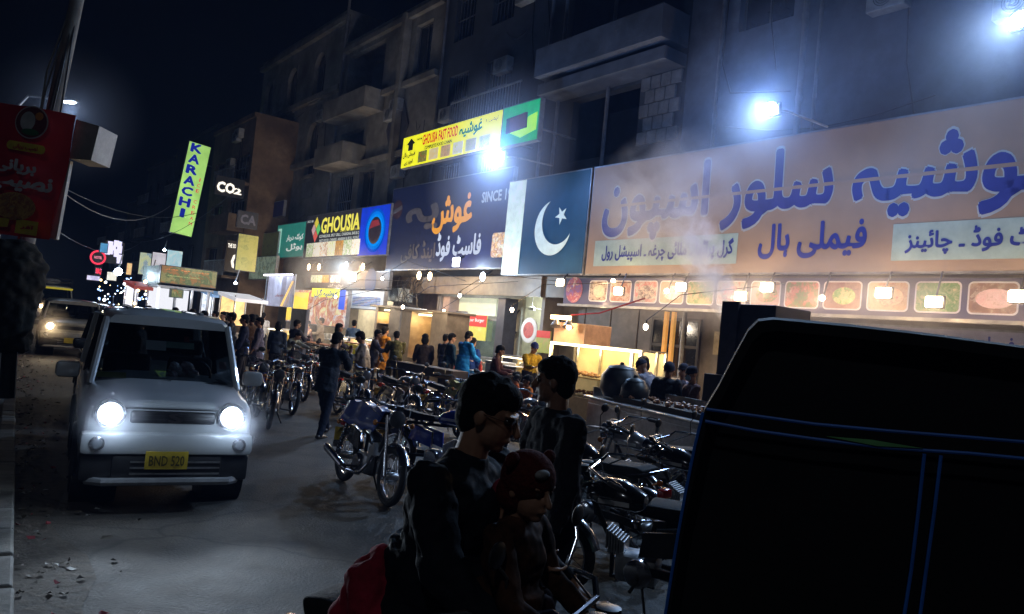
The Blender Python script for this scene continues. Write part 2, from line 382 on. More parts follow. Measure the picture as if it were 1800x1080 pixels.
# litter along the kerb: torn paper, husks, plastic
lt = [MB(), MB(), MB()]
for i in range(520):
    t = random.uniform(-1, 26); d = abs(random.gauss(0, .28)) + .03; k = random.choice([0] * 8 + [1, 1, 2]); sz = random.uniform(.010, .036) * (1 if k else 1.3)
    c = kp(t, d, .006); pts = []
    for q in range(5):
        an = q * 1.256 + random.uniform(-.4, .4); pts.append(c + Vector((math.cos(an) * sz, math.sin(an) * sz * .7, random.uniform(0, .03))))
    lt[k].poly(pts)
for k, (nm, c) in enumerate((('dry_leaf_litter', (.06, .045, .03)), ('paper_litter', (.38, .36, .33)), ('red_wrapper_litter', (.3, .03, .04)))):
    obj(nm, lt[k], mat(nm, c, .7), kind='stuff', label=['brown husks and dry leaves along the kerb', 'scraps of white paper along the kerb', 'red wrapper scraps along the kerb'][k])
dirt = MB(); pts = []
for i in range(-6, 60): pts.append(kp(i * .5, .35 + .25 * mnoise.noise(Vector((i * .37, 1, 0))), .004))
for i in range(59, -7, -1): pts.append(kp(i * .5, .0, .004))
for i in range(65): dirt.quad(pts[i], pts[i + 1], pts[130 - i], pts[131 - i])
obj('kerbside_dirt', dirt, mat('gutter_dirt', (.075, .06, .045), .9, bump=.9, scale=12, var=.5), kind='structure')

# ------------------------------------------------------------------ buildings
def wall_holes(mb, s0, s1, z0, z1, n, holes, dep=.3):
    xs = sorted({s0, s1, *[h[0] for h in holes], *[h[1] for h in holes]}); zs = sorted({z0, z1, *[h[2] for h in holes], *[h[3] for h in holes]})
    xs = [x for x in xs if s0 <= x <= s1]; zs = [z for z in zs if z0 <= z <= z1]
    for i in range(len(xs) - 1):
        for j in range(len(zs) - 1):
            cx, cz = (xs[i] + xs[i + 1]) / 2, (zs[j] + zs[j + 1]) / 2
            if any(h[0] < cx < h[1] and h[2] < cz < h[3] for h in holes): continue
            mb.quad((xs[i], n, zs[j]), (xs[i + 1], n, zs[j]), (xs[i + 1], n, zs[j + 1]), (xs[i], n, zs[j + 1]))
    for a, b, c, d in holes:
        m = n + dep
        mb.quad((a, n, c), (a, m, c), (a, m, d), (a, n, d)); mb.quad((b, n, c), (b, m, c), (b, m, d), (b, n, d))
        mb.quad((a, n, c), (b, n, c), (b, m, c), (a, m, c)); mb.quad((a, n, d), (b, n, d), (b, m, d), (a, m, d))
DGLASS = mat('dark_window_glass', (.012, .014, .018), .12, var=.3)
WFR = mat('window_frame_paint', (.11, .1, .09), .5, grime=.5)
def window(root, s0, s1, z0, z1, n, bars=0, arch=False, fr=WFR, split=1):
    w = MB(); t = .06
    w.box(s0, s0 + t, n, n + .07, z0, z1); w.box(s1 - t, s1, n, n + .07, z0, z1); w.box(s0 + t, s1 - t, n, n + .07, z0, z0 + t); w.box(s0 + t, s1 - t, n, n + .07, z1 - t, z1)
    for i in range(1, split + 1):
        x = s0 + (s1 - s0) * i / (split + 1); w.box(x - .03, x + .03, n + .004, n + .066, z0 + t, z1 - t)
    f = obj('window', w, fr, root)
    OFF[f.name] = OFF.get(root.name, (0, 0, 0))
    p = MB(); p.box(s0 + t, s1 - t, n + .03, n + .045, z0 + t, z1 - t); obj('pane', p, DGLASS, f)
    if bars:
        b = MB()
        for i in range(bars):
            x = s0 + (s1 - s0) * (i + .5) / bars; b.tube([(x, n - .06, z0), (x, n - .06, z1)], .012, 5)
        b.box(s0, s1, n - .075, n - .05, (z0 + z1) / 2 - .02, (z0 + z1) / 2 + .02); obj('grille', b, GREYM, f)
def building(name, label, s0, s1, z1, n, wins, m, depth=9, holes=(), zb=0.0):
    r = fthing(name, label, 'building', (s0 + s1) / 2, n, 0); hs = [w[:4] for w in wins] + list(holes); b = MB(); wall_holes(b, s0, s1, zb, z1, n, hs)
    b.quad((s0, n, zb), (s0, n + depth, zb), (s0, n + depth, z1), (s0, n, z1)); b.quad((s1, n, zb), (s1, n + depth, zb), (s1, n + depth, z1), (s1, n, z1))
    b.quad((s0, n + depth, zb), (s1, n + depth, zb), (s1, n + depth, z1), (s0, n + depth, z1))
    obj('wall', b, m, r); rf = MB(); rf.box(s0, s1, n - .12, n + depth, z1, z1 + .25); obj('roof', rf, m, r)
    for w in wins: window(r, w[0], w[1], w[2], w[3], n + .2, *(w[4:] if len(w) > 4 else ()))
    return r
def balcony(r, s0, s1, z, n, out=1.0, m=None, h=.95, bars=True):
    b = MB(); b.box(s0, s1, n - out, n - .002, z - .16, z); o = obj('balcony', b, m, r); OFF[o.name] = OFF[r.name]
    c = MB()
    if bars:
        k = s0
        while k < s1: c.tube([(k, n - out + .05, z), (k, n - out + .05, z + h)], .014, 5); k += .16
        c.box(s0, s1, n - out + .02, n - out + .08, z + h, z + h + .05)
    else: c.box(s0, s1, n - out, n - out + .12, z + .002, z + h); c.box(s0, s0 + .12, n - out + .12, n - .01, z + .002, z + h); c.box(s1 - .12, s1, n - out + .12, n - .01, z + .002, z + h)
    obj('railing' if bars else 'parapet', c, GREYM if bars else m, o)
def rect(px0, py0, px1, py1, n):
    a = FP(px0, py0, n); b = FP(px1, py1, n); return a[0], b[0], b[1], a[1]
def sx(px, py, n): return FP(px, py, n)[0]

P_GREY = mat('grey_plaster', (.10, .115, .14), .85, bump=.4, scale=2.2, grime=.8, var=.3)
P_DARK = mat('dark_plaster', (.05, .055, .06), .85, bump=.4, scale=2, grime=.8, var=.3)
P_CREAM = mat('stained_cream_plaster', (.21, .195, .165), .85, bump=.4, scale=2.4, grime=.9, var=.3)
P_BROWN = mat('ochre_plaster', (.19, .125, .075), .85, bump=.4, scale=3, grime=.8, var=.3)
P_BRICK = mat('stone_cladding', (.17, .165, .16), .85, bump=.5, scale=6, grime=.5)
NB = 1.2
sA = sx(1210, 100, NB); sB = sx(985, 100, NB); sC = sx(775, 100, NB); sD = sx(598, 200, NB); sE = sx(445, 300, NB)
# grey building behind the orange board
w1 = [(sA + 1.6 + i * 3.2, sA + 3.2 + i * 3.2, 10.2, 12) for i in range(2)]
bA = building('apartment_building', 'plain grey plaster building rising behind the right half of the big orange signboard', sA, sA + 12, 15, NB, w1, P_GREY, zb=3.75)
for x, rad in ((1268, .05), (1413, .07), (1440, .04)):
    s = sx(x, 120, NB); p = MB(); p.tube([(s, NB - .1, 3), (s, NB - .1, 15)], rad, 8); 
    for z in range(4, 15, 2): p.tube([(s, NB - .1, z), (s, NB - .1, z + .12)], rad * 1.25, 8)
    obj('drain_pipe', p, mat('old_pipe', (.16, .16, .17), .6, grime=.6), bA, smooth=True)
cb = MB(); s = sx(1268, 100, NB); cb.tube([(s + .15, NB - .06, 12), (s + .12, NB - .07, 9.4), (s + .45, NB - .07, 8.6), (s + 2.2, NB - .08, 8.3)], .022, 5); obj('cable', cb, BLACKP, bA, smooth=True)
# recessed building with a balcony
zt = FP(1100, 120, NB)[1]; 
hole = [(sB + .5, sA - .3, zt + .25, zt + 3.2), (sB + .9, sA - 1.7, zt - 2.6, zt - .6)]
bB = building('balcony_building', 'dark building with a deep open balcony and stone cladding above the flag board', sB, sA - .01, 15.6, NB, [], P_DARK, holes=hole, zb=3.75)
bk = MB()
for h in hole: bk.box(h[0], h[1], NB + 1.6, NB + 1.7, h[2], h[3]); bk.box(h[0], h[1], NB + .3, NB + 1.6, h[2] - .1, h[2] - .002)
obj('recess', bk, P_DARK, bB)
balcony(bB, sB + .1, sA - .05, zt + .2, NB, 1.1, P_GREY, .75, False)
lg = MB(); lg.box(sB + .1, sA - .05, NB - .9, NB - .004, zt - .5, zt - .15); obj('ledge', lg, P_GREY, bB)
bs = None
for j in range(5):
    for i in range(4):
        w = .38; x = sA - 1.62 + i * w + (.19 if j % 2 else 0); 
        if x + w > sA - .02: continue
        q = MB(); q.bbox(x + .012, x + w - .012, NB - .09, NB - .012, zt - 2.5 + j * .4, zt - 2.13 + j * .4, .012); obj('stone', q, P_BRICK, bB)
for s_, z_ in ((sB + .25, 6), (sB + 2.6, 6)):
    p = MB(); p.tube([(s_, NB - .12, z_), (s_, NB - .12, 15.2)], .06, 8); obj('drain_pipe', p, mat('old_pipe'), bB, smooth=True)
# dark building with barred windows
wn_ = []
for i in range(3):
    a = sC + .9 + i * 2.6
    if a + 1.5 < sB - .2: wn_ += [(a, a + 1.4, 10.0, 12.0, 8), (a, a + 1.4, 6.6, 8.4, 8), (a, a + 1.4, 13.4, 15.2, 6)]
bC = building('dark_building', 'tall very dark building with barred windows behind the yellow fast food sign', sC, sB - .01, 17, NB, wn_, P_DARK, zb=3.75)
for s_ in (sC + .3, sB - .5):
    p = MB(); p.tube([(s_, NB - .1, 5), (s_, NB - .1, 16.6)], .055, 8); obj('drain_pipe', p, mat('old_pipe'), bC, smooth=True)
balcony(bC, sC + 2.4, sB - 1, 9.5, NB, .8, P_DARK, .9)
# cream building with a diamond
dx = sx(700, 220, NB); dz = FP(700, 225, NB)[1]
ztD = FP(700, 40, NB)[1]
wd = [(sC - 2.3, sC - .9, dz + 2.2, dz + 4.4, 0), (sD + .5, sD + 2.4, dz - 4.2, dz - 1.6, 9), (sD + 3.0, sD + 4.6, dz - 4.2, dz - 1.6, 0), (sC - 2.2, sC - .7, dz - 4.4, dz - 2.9, 6)]
hD = [(sD + .4, sD + 4.4, dz + 1.3, dz + 4.6), (sD + .4, sD + 3.0, dz - 1.1, dz + .6)]
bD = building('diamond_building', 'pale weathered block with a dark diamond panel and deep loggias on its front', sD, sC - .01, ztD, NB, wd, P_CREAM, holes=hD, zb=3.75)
q = MB(); q.prism([(dx - 1.0, NB - .06, dz), (dx, NB - .06, dz + 1.9), (dx + 1.0, NB - .06, dz), (dx, NB - .06, dz - 1.9)], (0, .055, 0)); obj('diamond_panel', q, mat('dark_diamond_tile', (.05, .045, .05), .5), bD)
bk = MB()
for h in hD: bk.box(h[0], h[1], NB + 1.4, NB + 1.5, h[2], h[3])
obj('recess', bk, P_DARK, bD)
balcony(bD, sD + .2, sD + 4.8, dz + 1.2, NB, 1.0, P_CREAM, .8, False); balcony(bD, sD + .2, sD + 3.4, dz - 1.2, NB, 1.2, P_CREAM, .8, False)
for k in range(4):
    l = MB(); z = ztD - .1 - k * 3.1; l.box(sD - .05, sC - .05, NB - .22, NB - .003, z - .15, z + .1); obj('ledge', l, P_CREAM, bD)
p = MB(); p.box(sC - 3.1, sC - 2.8, NB - .35, NB - .003, 5, ztD); obj('pier', p, P_CREAM, bD)
# arched window building
ztE = FP(500, 98, NB)[1]; L = sD - sE
wE = []
for z0, z1 in ((FP(505, 300, NB)[1] - .6, FP(505, 235, NB)[1]), (FP(500, 190, NB)[1] - .4, FP(500, 130, NB)[1])):
    for k in range(3):
        a = sE + .7 + k * (L - .8) / 3; wE.append((a, a + 1.45, z0, z1, 0))
bE = building('arched_window_building', 'weathered building with two rows of dark arched windows behind the teal sign', sE, sD - .01, ztE, NB, wE, P_CREAM)
for a, b_, z0, z1, _ in wE:
    q = MB(); w = (b_ - a) / 2; cx = (a + b_) / 2
    for sg in (-1, 1):
        q = MB(); pts = [(cx + sg * w, NB - .03, z1)] + [(cx + sg * w * math.cos(t), NB - .03, z1 - w * 1.1 + w * 1.1 * math.sin(t)) for t in [R(90 - 10 * i) for i in range(10)]]
        q.prism(pts, (0, .25, 0)); obj('spandrel', q, P_CREAM, bE)
    q = MB(); q.box(a - .1, b_ + .1, NB - .16, NB - .002, z0 - .22, z0 - .06); obj('sill', q, P_CREAM, bE)
    q = MB(); q.box(a - .05, b_ + .05, NB - .03, NB - .002, z0 - 1.3, z0 - .4); obj('panel', q, P_BRICK, bE)
for k in range(3):
    l = MB(); z = ztE - .2 - k * 3.6; l.box(sE - .1, sD - .05, NB - .25, NB - .003, z - .14, z + .14); obj('ledge', l, P_CREAM, bE)
p = MB(); p.tube([(sD + .06, NB - .16, 3), (sD + .06, NB - .16, ztE + 1)], .07, 8); obj('drain_pipe', p, mat('old_pipe'), bE, smooth=True)
# ochre building set forward
NF = -1.2
sF0 = sx(372, 300, NF); sF1 = sx(441, 300, NF); ztF = FP(405, 228, NF)[1]
wF = []
for k in range(4):
    z = 3.9 + k * 2.6
    if z + 1.8 < ztF: wF.append((sF0 + (sF1 - sF0) * .55, sF1 - .5, z, z + 1.5, 5)); wF.append((sF0 + .8, sF0 + (sF1 - sF0) * .4, z, z + 1.5, 0))
bF = building('ochre_building', 'ochre plaster building with small balconies carrying the white chemical formula sign', sF0, sF1, ztF, NF, wF, P_BROWN, depth=11)
for k in range(3): balcony(bF, sF0 + (sF1 - sF0) * .5, sF1 - .1, 3.6 + k * 2.6, NF, .9, P_BROWN, .8, k % 2 == 0)
# far blocks along the street, dark
fars = [('far_block', 'narrow unlit block just beyond the vertical ice cream sign', 366, 296, 252), ('far_block', 'unlit block with a stepped roof beyond the green food kiosk', 295, 250, 296), ('far_block', 'lower dark block far along the street above the pale hoardings', 249, 222, 360), ('far_block', 'farthest dark block closing the street beside the dotted light sign', 221, 186, 396)]
for nm, lb, x1, x0, yt in fars:
    n = .6; a = sx(x0, 400, n); b = sx(x1, 400, n); zt_ = min(17, FP((x0 + x1) / 2, yt, n)[1]); ws = []
    c = a + 1.2
    while c + 1.3 < b - .6 and len(ws) < 18:
        for z in (4.6, 7.6, 10.6):
            if z + 1.7 < zt_ - .5: ws.append((c, c + 1.2, z, z + 1.6))
        c += 2.9
    bb = building(nm, lb, a, b - .02, zt_, n, ws, P_DARK)
    for z in (4.3, 7.3, 10.3):
        if z + 1 < zt_: balcony(bb, a + .6, a + (b - a) * .5, z, n, .8, P_DARK, .8)
# street closing block and the buildings across the road, behind the median
q = fthing('street_end_block', 'dim pale tower seen far down the street behind the red neon signs', 'building', -125, -16, 0)
m = MB(); m.box(-131, -127, -18, -11, 0, 12); m.box(-131, -128, -11, -4, 0, 8); obj('wall', m, P_DARK, q)
m = MB(); m.box(-126.98, -126.9, -17, -16, 8.5, 10); m.box(-126.98, -126.9, -14, -13, 8.5, 10); m.box(-126.98, -126.9, -17, -16, 5, 6.5); obj('window', m, DGLASS, q)

# clutter on the facades
def clutter(r, s0, s1, z0, z1, n, seed, k=5):
    rd = random.Random(seed)
    for i in range(k):
        x = rd.uniform(s0, s1 - 1); z = rd.uniform(z0, z1); 
        p = MB(); p.bbox(x, x + .85, n - .34, n - .03, z, z + .55, .02); u = obj('air_conditioner', p, mat('old_ac_enamel', (.28, .28, .27), .5, grime=.7), r); OFF[u.name] = OFF[r.name]
        p = MB(); [p.torus((x + .36, n - .345, z + .28), .05 + .05 * j, .007, 'y', 18, 4) for j in range(4)]; obj('fan_guard', p, BLACKP, u, kind='stuff')
        p = MB(); p.tube([(x + .8, n - .06, z), (x + .85, n - .05, z - 1.2), (x + 1.1, n - .05, z - 2.4)], .02, 5); obj('hose', p, BLACKP, r)
    p = MB()
    for i in range(k + 2):
        x = rd.uniform(s0, s1); za = rd.uniform(z0, z1); pts = [(x + q * .55 * (s1 - x) / 4, n - .07 - .02 * i, za - .35 * math.sin(q * .8) - .05 * q) for q in range(5)]; p.tube(pts, .013, 4)
    obj('facade_cable', p, BLACKP, r, kind='stuff')
clutter(bA, sA + .5, sA + 11, 7.6, 12, NB, 1, 3); clutter(bC, sC + .5, sB - .5, 9.6, 15, NB, 2, 4); clutter(bD, sD + 4.8, sC - .6, 7.8, 13.5, NB, 3, 3); clutter(bE, sE + .4, sD - .5, 5, 14, NB, 4, 4); clutter(bF, sF0 + .5, sF1 - .5, 4, 12, NF, 5, 3)
# ------------------------------------------------------------------ signboards
def board(name, label, s0, s1, z0, z1, n, face, edge=GREYM, d=.16, group=None, cat='sign', fr=.04):
    r = fthing(name, label, cat, (s0 + s1) / 2, n, z0, group)
    b = MB(); b.box(s0, s1, n, n + d, z0, z1); obj('casing', b, edge, r)
    f = MB(); f.box(s0 + fr, s1 - fr, n - .012, n - .001, z0 + fr, z1 - fr); obj('face', f, face, r); return r
BLUET = lit('royal_blue_vinyl', (.02, .03, .2), .18)
# the big orange board
NO = 0.0
s0 = sx(1037, 380, NO); s1 = sx(1985, 300, NO)
z1 = (FP(1037, 290, NO)[1] + FP(1800, 178, NO)[1]) / 2; z0 = (FP(1037, 478, NO)[1] + FP(1800, 490, NO)[1]) / 2
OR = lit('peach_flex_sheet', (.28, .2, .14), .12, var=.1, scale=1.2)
ob = board('orange_signboard', 'huge peach orange signboard with blue Urdu lettering over the grill counter', s0, s1, z0, z1, NO, OR)
H_ = z1 - z0
a = sx(1063, 370, NO); b_ = sx(1880, 300, NO); zc = z0 + H_ * .60
text('غوشیہ سلور اسپون', ob, ((a + b_) / 2, NO - .014, zc), b_ - a, H_ * .60, lit('white_outline_vinyl', (.3, .34, .36), .2), bold=.046, ext=.002, name='letter_outline')
text('غوشیہ سلور اسپون', ob, ((a + b_) / 2, NO - .02, zc), b_ - a, H_ * .58, BLUET, bold=.03, ext=.002)
st = MB(); st.box(a, b_, NO - .0262, NO - .0258, zc + .0, zc + .075); obj('stripe', st, OR, ob)
a, b_ = sx(1335, 430, NO), sx(1522, 430, NO); text('فیملی ہال', ob, ((a + b_) / 2, NO - .016, z0 + H_ * .235), b_ - a, H_ * .24, BLUET, bold=.03)
PALE = lit('pale_cyan_vinyl', (.27, .36, .34), .15)
for (x0, x1, t, q0, q1) in ((1046, 1297, 'گرل پراٹھا ۔ ملائی چرغہ ۔ اسپیشل رول', 1060, 1290), (1568, 1960, 'فاسٹ فوڈ ۔ چائینز', 1592, 1890)):
    a, b_ = sx(x0, 440, NO), sx(x1, 430, NO); p = MB(); p.box(a, b_, NO - .018, NO - .0125, z0 + H_ * .08, z0 + H_ * .31); obj('panel', p, PALE, ob)
    a, b_ = sx(q0, 440, NO), sx(q1, 430, NO); text(t, ob, ((a + b_) / 2, NO - .02, z0 + H_ * .195), b_ - a, H_ * .155, BLUET, bold=.03)
# flag board
f0 = sx(889, 394, -.05); f1 = s0 - .03
FG = lit('flag_green_vinyl', (.008, .055, .115), .22)
fb = board('flag_signboard', 'green and white flag board with a crescent and a star left of the orange board', f0, f1, z0, z1 - .02, -.05, FG)
w = (f1 - f0) * .235; p = MB(); p.box(f0 + .04, f0 + w, -.075, -.064, z0 + .04, z1 - .06); obj('white_band', p, lit('flag_white_vinyl', (.62, .72, .6), .42), fb)
cx, cz, rr = f0 + (f1 - f0) * .62, z0 + H_ * .46, H_ * .27
pts = []; ir = rr * .87; ox, oz = rr * .26, rr * .26
A = math.atan2(oz, ox); th = math.acos((ox * ox + oz * oz + rr * rr - ir * ir) / (2 * rr * math.hypot(ox, oz)))
ph = math.acos((ox * ox + oz * oz + ir * ir - rr * rr) / (2 * ir * math.hypot(ox, oz)))
cr = MB(); N_ = 30; outer = [A + th + (2 * math.pi - 2 * th) * k / N_ for k in range(N_ + 1)]; inner = [A + math.pi - ph + 0 for k in range(N_ + 1)]
P1 = [(cx + rr * math.cos(t), -.082, cz + rr * math.sin(t)) for t in outer]
a0 = math.atan2(P1[0][2] - cz - oz, P1[0][0] - cx - ox); a1 = math.atan2(P1[-1][2] - cz - oz, P1[-1][0] - cx - ox)
while a1 < a0: a1 += 2 * math.pi
P2 = [(cx + ox + ir * math.cos(a0 + (a1 - a0) * k / N_), -.082, cz + oz + ir * math.sin(a0 + (a1 - a0) * k / N_)) for k in range(N_ + 1)]
for k in range(N_): cr.quad(P1[k], P1[k + 1], P2[k + 1], P2[k])
WH = lit('flag_emblem_white', (.5, .6, .55), .42); obj('crescent', cr, WH, fb)
sr = MB(); sxx, szz = cx + rr * .42, cz + rr * .42
for k in range(5):
    t0_ = A + k * 2 * math.pi / 5; g_ = lambda r, t: (sxx + r * math.cos(t), -.082, szz + r * math.sin(t))
    sr.quad((sxx, -.082, szz), g_(rr * .13, t0_ - math.pi / 5), g_(rr * .34, t0_), g_(rr * .13, t0_ + math.pi / 5))
obj('star', sr, WH, fb)
# navy fast food board
d0 = sx(684, 410, .1); d1 = f0 - .02; zf1 = FP(800, 312, .1)[1]; zf0 = FP(800, 474, .1)[1]
NAVY = mat('navy_flex_sheet', (.008, .016, .08), .45)
ff = board('fast_food_signboard', 'dark navy fast food board with half lit orange and white Urdu letters', d0, d1, zf0, zf1, .1, NAVY)
def on(x, y, n): return FP(x, y, n)
def put(t, r, x0, y0, x1, y1, n, m, bold=.012, name='lettering'):
    a = FP(x0, (y0 + y1) / 2, n); b = FP(x1, (y0 + y1) / 2, n); c = FP((x0 + x1) / 2, y0, n); d = FP((x0 + x1) / 2, y1, n)
    text(t, r, ((a[0] + b[0]) / 2, n, (c[1] + d[1]) / 2), b[0] - a[0], c[1] - d[1], m, bold=bold, name=name)
ORL = glow('orange_lit_letter', (1, .42, .06), .85); WLL = glow('white_lit_letter', (.72, .8, 1), .85)
put('غوش', ff, 762, 345, 829, 407, .08, ORL, .035); put('یہ', ff, 716, 362, 768, 402, .08, mat('unlit_letter_acrylic', (.11, .11, .14), .4), .035)
put('فاسٹ فوڈ', ff, 768, 408, 845, 458, .08, WLL, .035); put('SINCE 19', ff, 848, 335, 899, 353, .08, glow('dim_white_letter', (.6, .7, .85), .6), .03)
put('اینڈ کافی', ff, 706, 425, 764, 462, .08, mat('unlit_letter_acrylic'), .03)
F_BURG = food('burger_print', [(.5, .25, .1), (.75, .5, .2), (.3, .1, .05), (.7, .6, .5), (.2, .35, .08)], .5, 7)
a = rect(866, 410, 893, 452, .08); p = MB(); p.rrect(a[0], a[1], a[2], a[3], .082, .12); obj('burger_picture', p, F_BURG, ff)
a = rect(690, 352, 708, 386, .08); p = MB(); p.disc(((a[0] + a[1]) / 2, .084, (a[2] + a[3]) / 2), .4); obj('logo_disc', p, mat('logo_red', (.05, .02, .03), .5), ff)
p = MB(); p.box((a[0] + a[1]) / 2 - .38, (a[0] + a[1]) / 2 + .38, .07, .08, (a[2] + a[3]) / 2 - .1, (a[2] + a[3]) / 2 + .06, Euler((0, R(-14), 0)).to_matrix()); obj('logo_wave', p, mat('logo_white', (.1, .1, .13), .5), ff)
# lit board with the globe
NG = .0
g0 = sx(537, 415, NG); g1 = sx(684, 405, NG); gz1 = (FP(540, 382, NG)[1] + FP(680, 357, NG)[1]) / 2; gz0 = (FP(540, 451, NG)[1] + FP(680, 455, NG)[1]) / 2
gb = board('lit_grill_signboard', 'black and blue backlit board with yellow capitals and a glowing blue globe', g0, g1, gz0, gz1, NG, lit('black_flex_sheet', (.02, .02, .025), .5))
a = sx(634, 400, NG); p = MB(); p.box(a, g1 - .04, NG - .02, NG - .0125, gz0 + .04, gz1 - .04); obj('blue_panel', p, lit('backlit_blue', (.0, .03, .5), .7), gb)
gc = ((a + g1) / 2 + .1, (gz0 + gz1) / 2); gr_ = (gz1 - gz0) * .43
for k, (f, c, e_) in enumerate(((1.0, (0, .1, .75), .8), (.88, (.0, .22, .9), .9), (.74, (.0, .3, 1), .9))):
    p = MB(); p.disc((gc[0], NG - .022 - k * .002, gc[1]), gr_ * f, n=30); obj('halo_ring', p, glow('globe_halo_%d' % k, c, e_), gb)
p = MB(); p.lathe((gc[0], NG - .05, gc[1]), [(.01, 0), (gr_ * .5, 0), (gr_ * .62, .02)], 'y', 30); gl = obj('globe', p, mat('dark_globe', (.04, .03, .05), .4), gb)
OFF[gl.name] = OFF[gb.name]
p = MB(); p.prism([(gc[0] - gr_ * .5, NG - .056, gc[1] + .08), (gc[0] - gr_ * .3, NG - .056, gc[1] + .42), (gc[0] + gr_ * .3, NG - .056, gc[1] + .45), (gc[0] + gr_ * .5, NG - .056, gc[1] + .2), (gc[0] + .05, NG - .056, gc[1] + .16)], (0, .004, 0)); obj('globe_band', p, lit('globe_red', (.22, .02, .03), .5), gl)
YL = glow('yellow_lit_letter', (.95, .85, .12), .95); WL = glow('small_lit_letter', (.8, .85, .8), .7)
put('GHOUSIA', gb, 566, 380, 632, 406, NG - .014, YL, .035); put('COMPLETE FOOD CHAIN', gb, 598, 402, 632, 406, NG - .014, YL)
put('ICE PARLOUR, SPICY GRILL, CHARGHA, BAR.B.Q', gb, 562, 410, 631, 416, NG - .014, WL, .02); put('FAST FOOD, CHINESE, ARABIAN & ROLL POINT', gb, 562, 418, 631, 424, NG - .014, WL, .02)
put('SINCE 1988', gb, 541, 388, 551, 392, NG - .014, WL)
c = FP(556, 404, NG); p = MB(); cols = [(.6, .5, .05), (.1, .5, .15), (.6, .1, .08), (.5, .3, .3)]
for k, (ax, az) in enumerate(((0, .33), (.28, 0), (0, -.33), (-.28, 0))):
    p = MB(); p.poly([(c[0] + ax, NG - .016, c[1] + az + .3), (c[0] + ax + .26, NG - .016, c[1] + az), (c[0] + ax, NG - .016, c[1] + az - .3), (c[0] + ax - .26, NG - .016, c[1] + az)]); obj('diamond', p, lit('badge_%d' % k, cols[k], .8), gb)
fc = [food('dish_%d' % k, cs, .75, 8) for k, cs in enumerate(([(.15, .18, .1), (.75, .75, .65), (.2, .3, .05), (.8, .8, .75)], [(.2, .1, .05), (.8, .8, .7), (.3, .2, .1)], [(.7, .7, .6), (.3, .15, .05), (.85, .85, .8), (.2, .25, .08)], [(.15, .25, .05), (.8, .8, .6), (.4, .25, .1)], [(.8, .45, .05), (.3, .12, .03), (.9, .7, .2)]))]
a0 = sx(539, 440, NG); b0 = sx(633, 438, NG); k_ = 7
for k in range(k_):
    x0 = a0 + (b0 - a0) * k / k_; x1 = a0 + (b0 - a0) * (k + 1) / k_ - .03; p = MB(); p.box(x0, x1, NG - .022, NG - .0125, gz0 + .1, gz0 + .78); obj('food_picture', p, fc[k % 5], gb)
# teal sign left of it
r_ = rect(489, 396, 536, 452, 0); tb = board('teal_signboard', 'teal backlit shop board with white Urdu writing beside the black grill board', r_[0], g0 - .05, r_[2], r_[3], 0, lit('backlit_teal', (.03, .25, .2), .5))
put('کوئٹہ دربار', tb, 504, 412, 533, 424, -.014, WL, .03); put('ہوٹل', tb, 504, 428, 531, 441, -.014, WL, .03)
p = MB(); a = rect(490, 400, 500, 448, 0); p.box(a[0] + .06, a[0] + .55, -.02, -.0125, a[2] + .1, a[3] - .1); obj('white_strip', p, lit('backlit_pale', (.4, .75, .6), .6), tb)
# yellow sign with green square
ny = -.5; y0 = sx(707, 270, ny); y1 = sx(882, 225, ny); yz1 = (FP(712, 243, ny)[1] + FP(880, 192, ny)[1]) / 2; yz0 = (FP(706, 298, ny)[1] + FP(876, 258, ny)[1]) / 2
YEL = lit('backlit_yellow', (.82, .8, .015), 1.0, var=.06); yb = board('yellow_signboard', 'bright yellow backlit board with red capitals and six dish pictures', y0, y1, yz0, yz1, ny, YEL, fr=.03)
RED = glow('red_print', (.75, .03, .02), .8); BLK = mat('black_print', (.02, .03, .01), .6); GRN = glow('green_print', (.0, .3, .12), .8)
def yt(t, x0, x1, za, zb, m, bold=.03): w_ = y1 - y0; h_ = yz1 - yz0; text(t, yb, (y0 + w_ * (x0 + x1) / 2, ny - .014, yz0 + h_ * (za + zb) / 2), w_ * (x1 - x0), h_ * (zb - za), m, bold=bold)
yt('GHOUSIA FAST FOOD', .235, .6, .6, .9, RED, .03); yt('COMPLETE FOOD CHAIN', .265, .55, .44, .54, BLK); yt('غوشیہ', .62, .83, .5, .9, GRN, .04); yt('SINCE 1988', .17, .225, .78, .84, BLK); yt('آپشن 1', .86, .97, .72, .86, BLK)
yt('فیملی ہال', .02, .16, .31, .49, BLK); yt('اوپر ہے', .04, .14, .08, .25, BLK)
c = (y0 + (y1 - y0) * .1, yz0 + (yz1 - yz0) * .7); p = MB(); p.poly([(c[0] - .18, ny - .016, c[1] - .22), (c[0] + .18, ny - .016, c[1] - .22), (c[0] + .18, ny - .016, c[1] + .02), (c[0] + .34, ny - .016, c[1] + .02), (c[0], ny - .016, c[1] + .26), (c[0] - .34, ny - .016, c[1] + .02), (c[0] - .18, ny - .016, c[1] + .02)]); obj('arrow', p, BLK, yb)
FY = [food('yel_dish_%d' % k, cs, .7, 7) for k, cs in enumerate(([(.5, .06, .03), (.1, .2, .03), (.6, .3, .1)], [(.8, .5, .2), (.7, .6, .3), (.8, .7, .5)], [(.4, .2, .08), (.6, .4, .2), (.3, .25, .1)], [(.5, .55, .3), (.8, .8, .7), (.3, .35, .1)], [(.5, .4, .3), (.4, .45, .2), (.6, .5, .4)], [(.8, .6, .2), (.4, .5, .1), (.9, .8, .5)]))]
for k in range(6):
    x_ = y0 + (y1 - y0) * (.2 + .123 * k); p = MB(); p.box(x_, x_ + (y1 - y0) * .095, ny - .02, ny - .0125, yz0 + .09, yz0 + .09 + (yz1 - yz0) * .34); obj('food_picture', p, FY[k], yb)
q0 = y1 + .03; q1 = sx(949, 210, ny); qz1 = FP(949, 172, ny)[1]; qz0 = FP(945, 247, ny)[1]
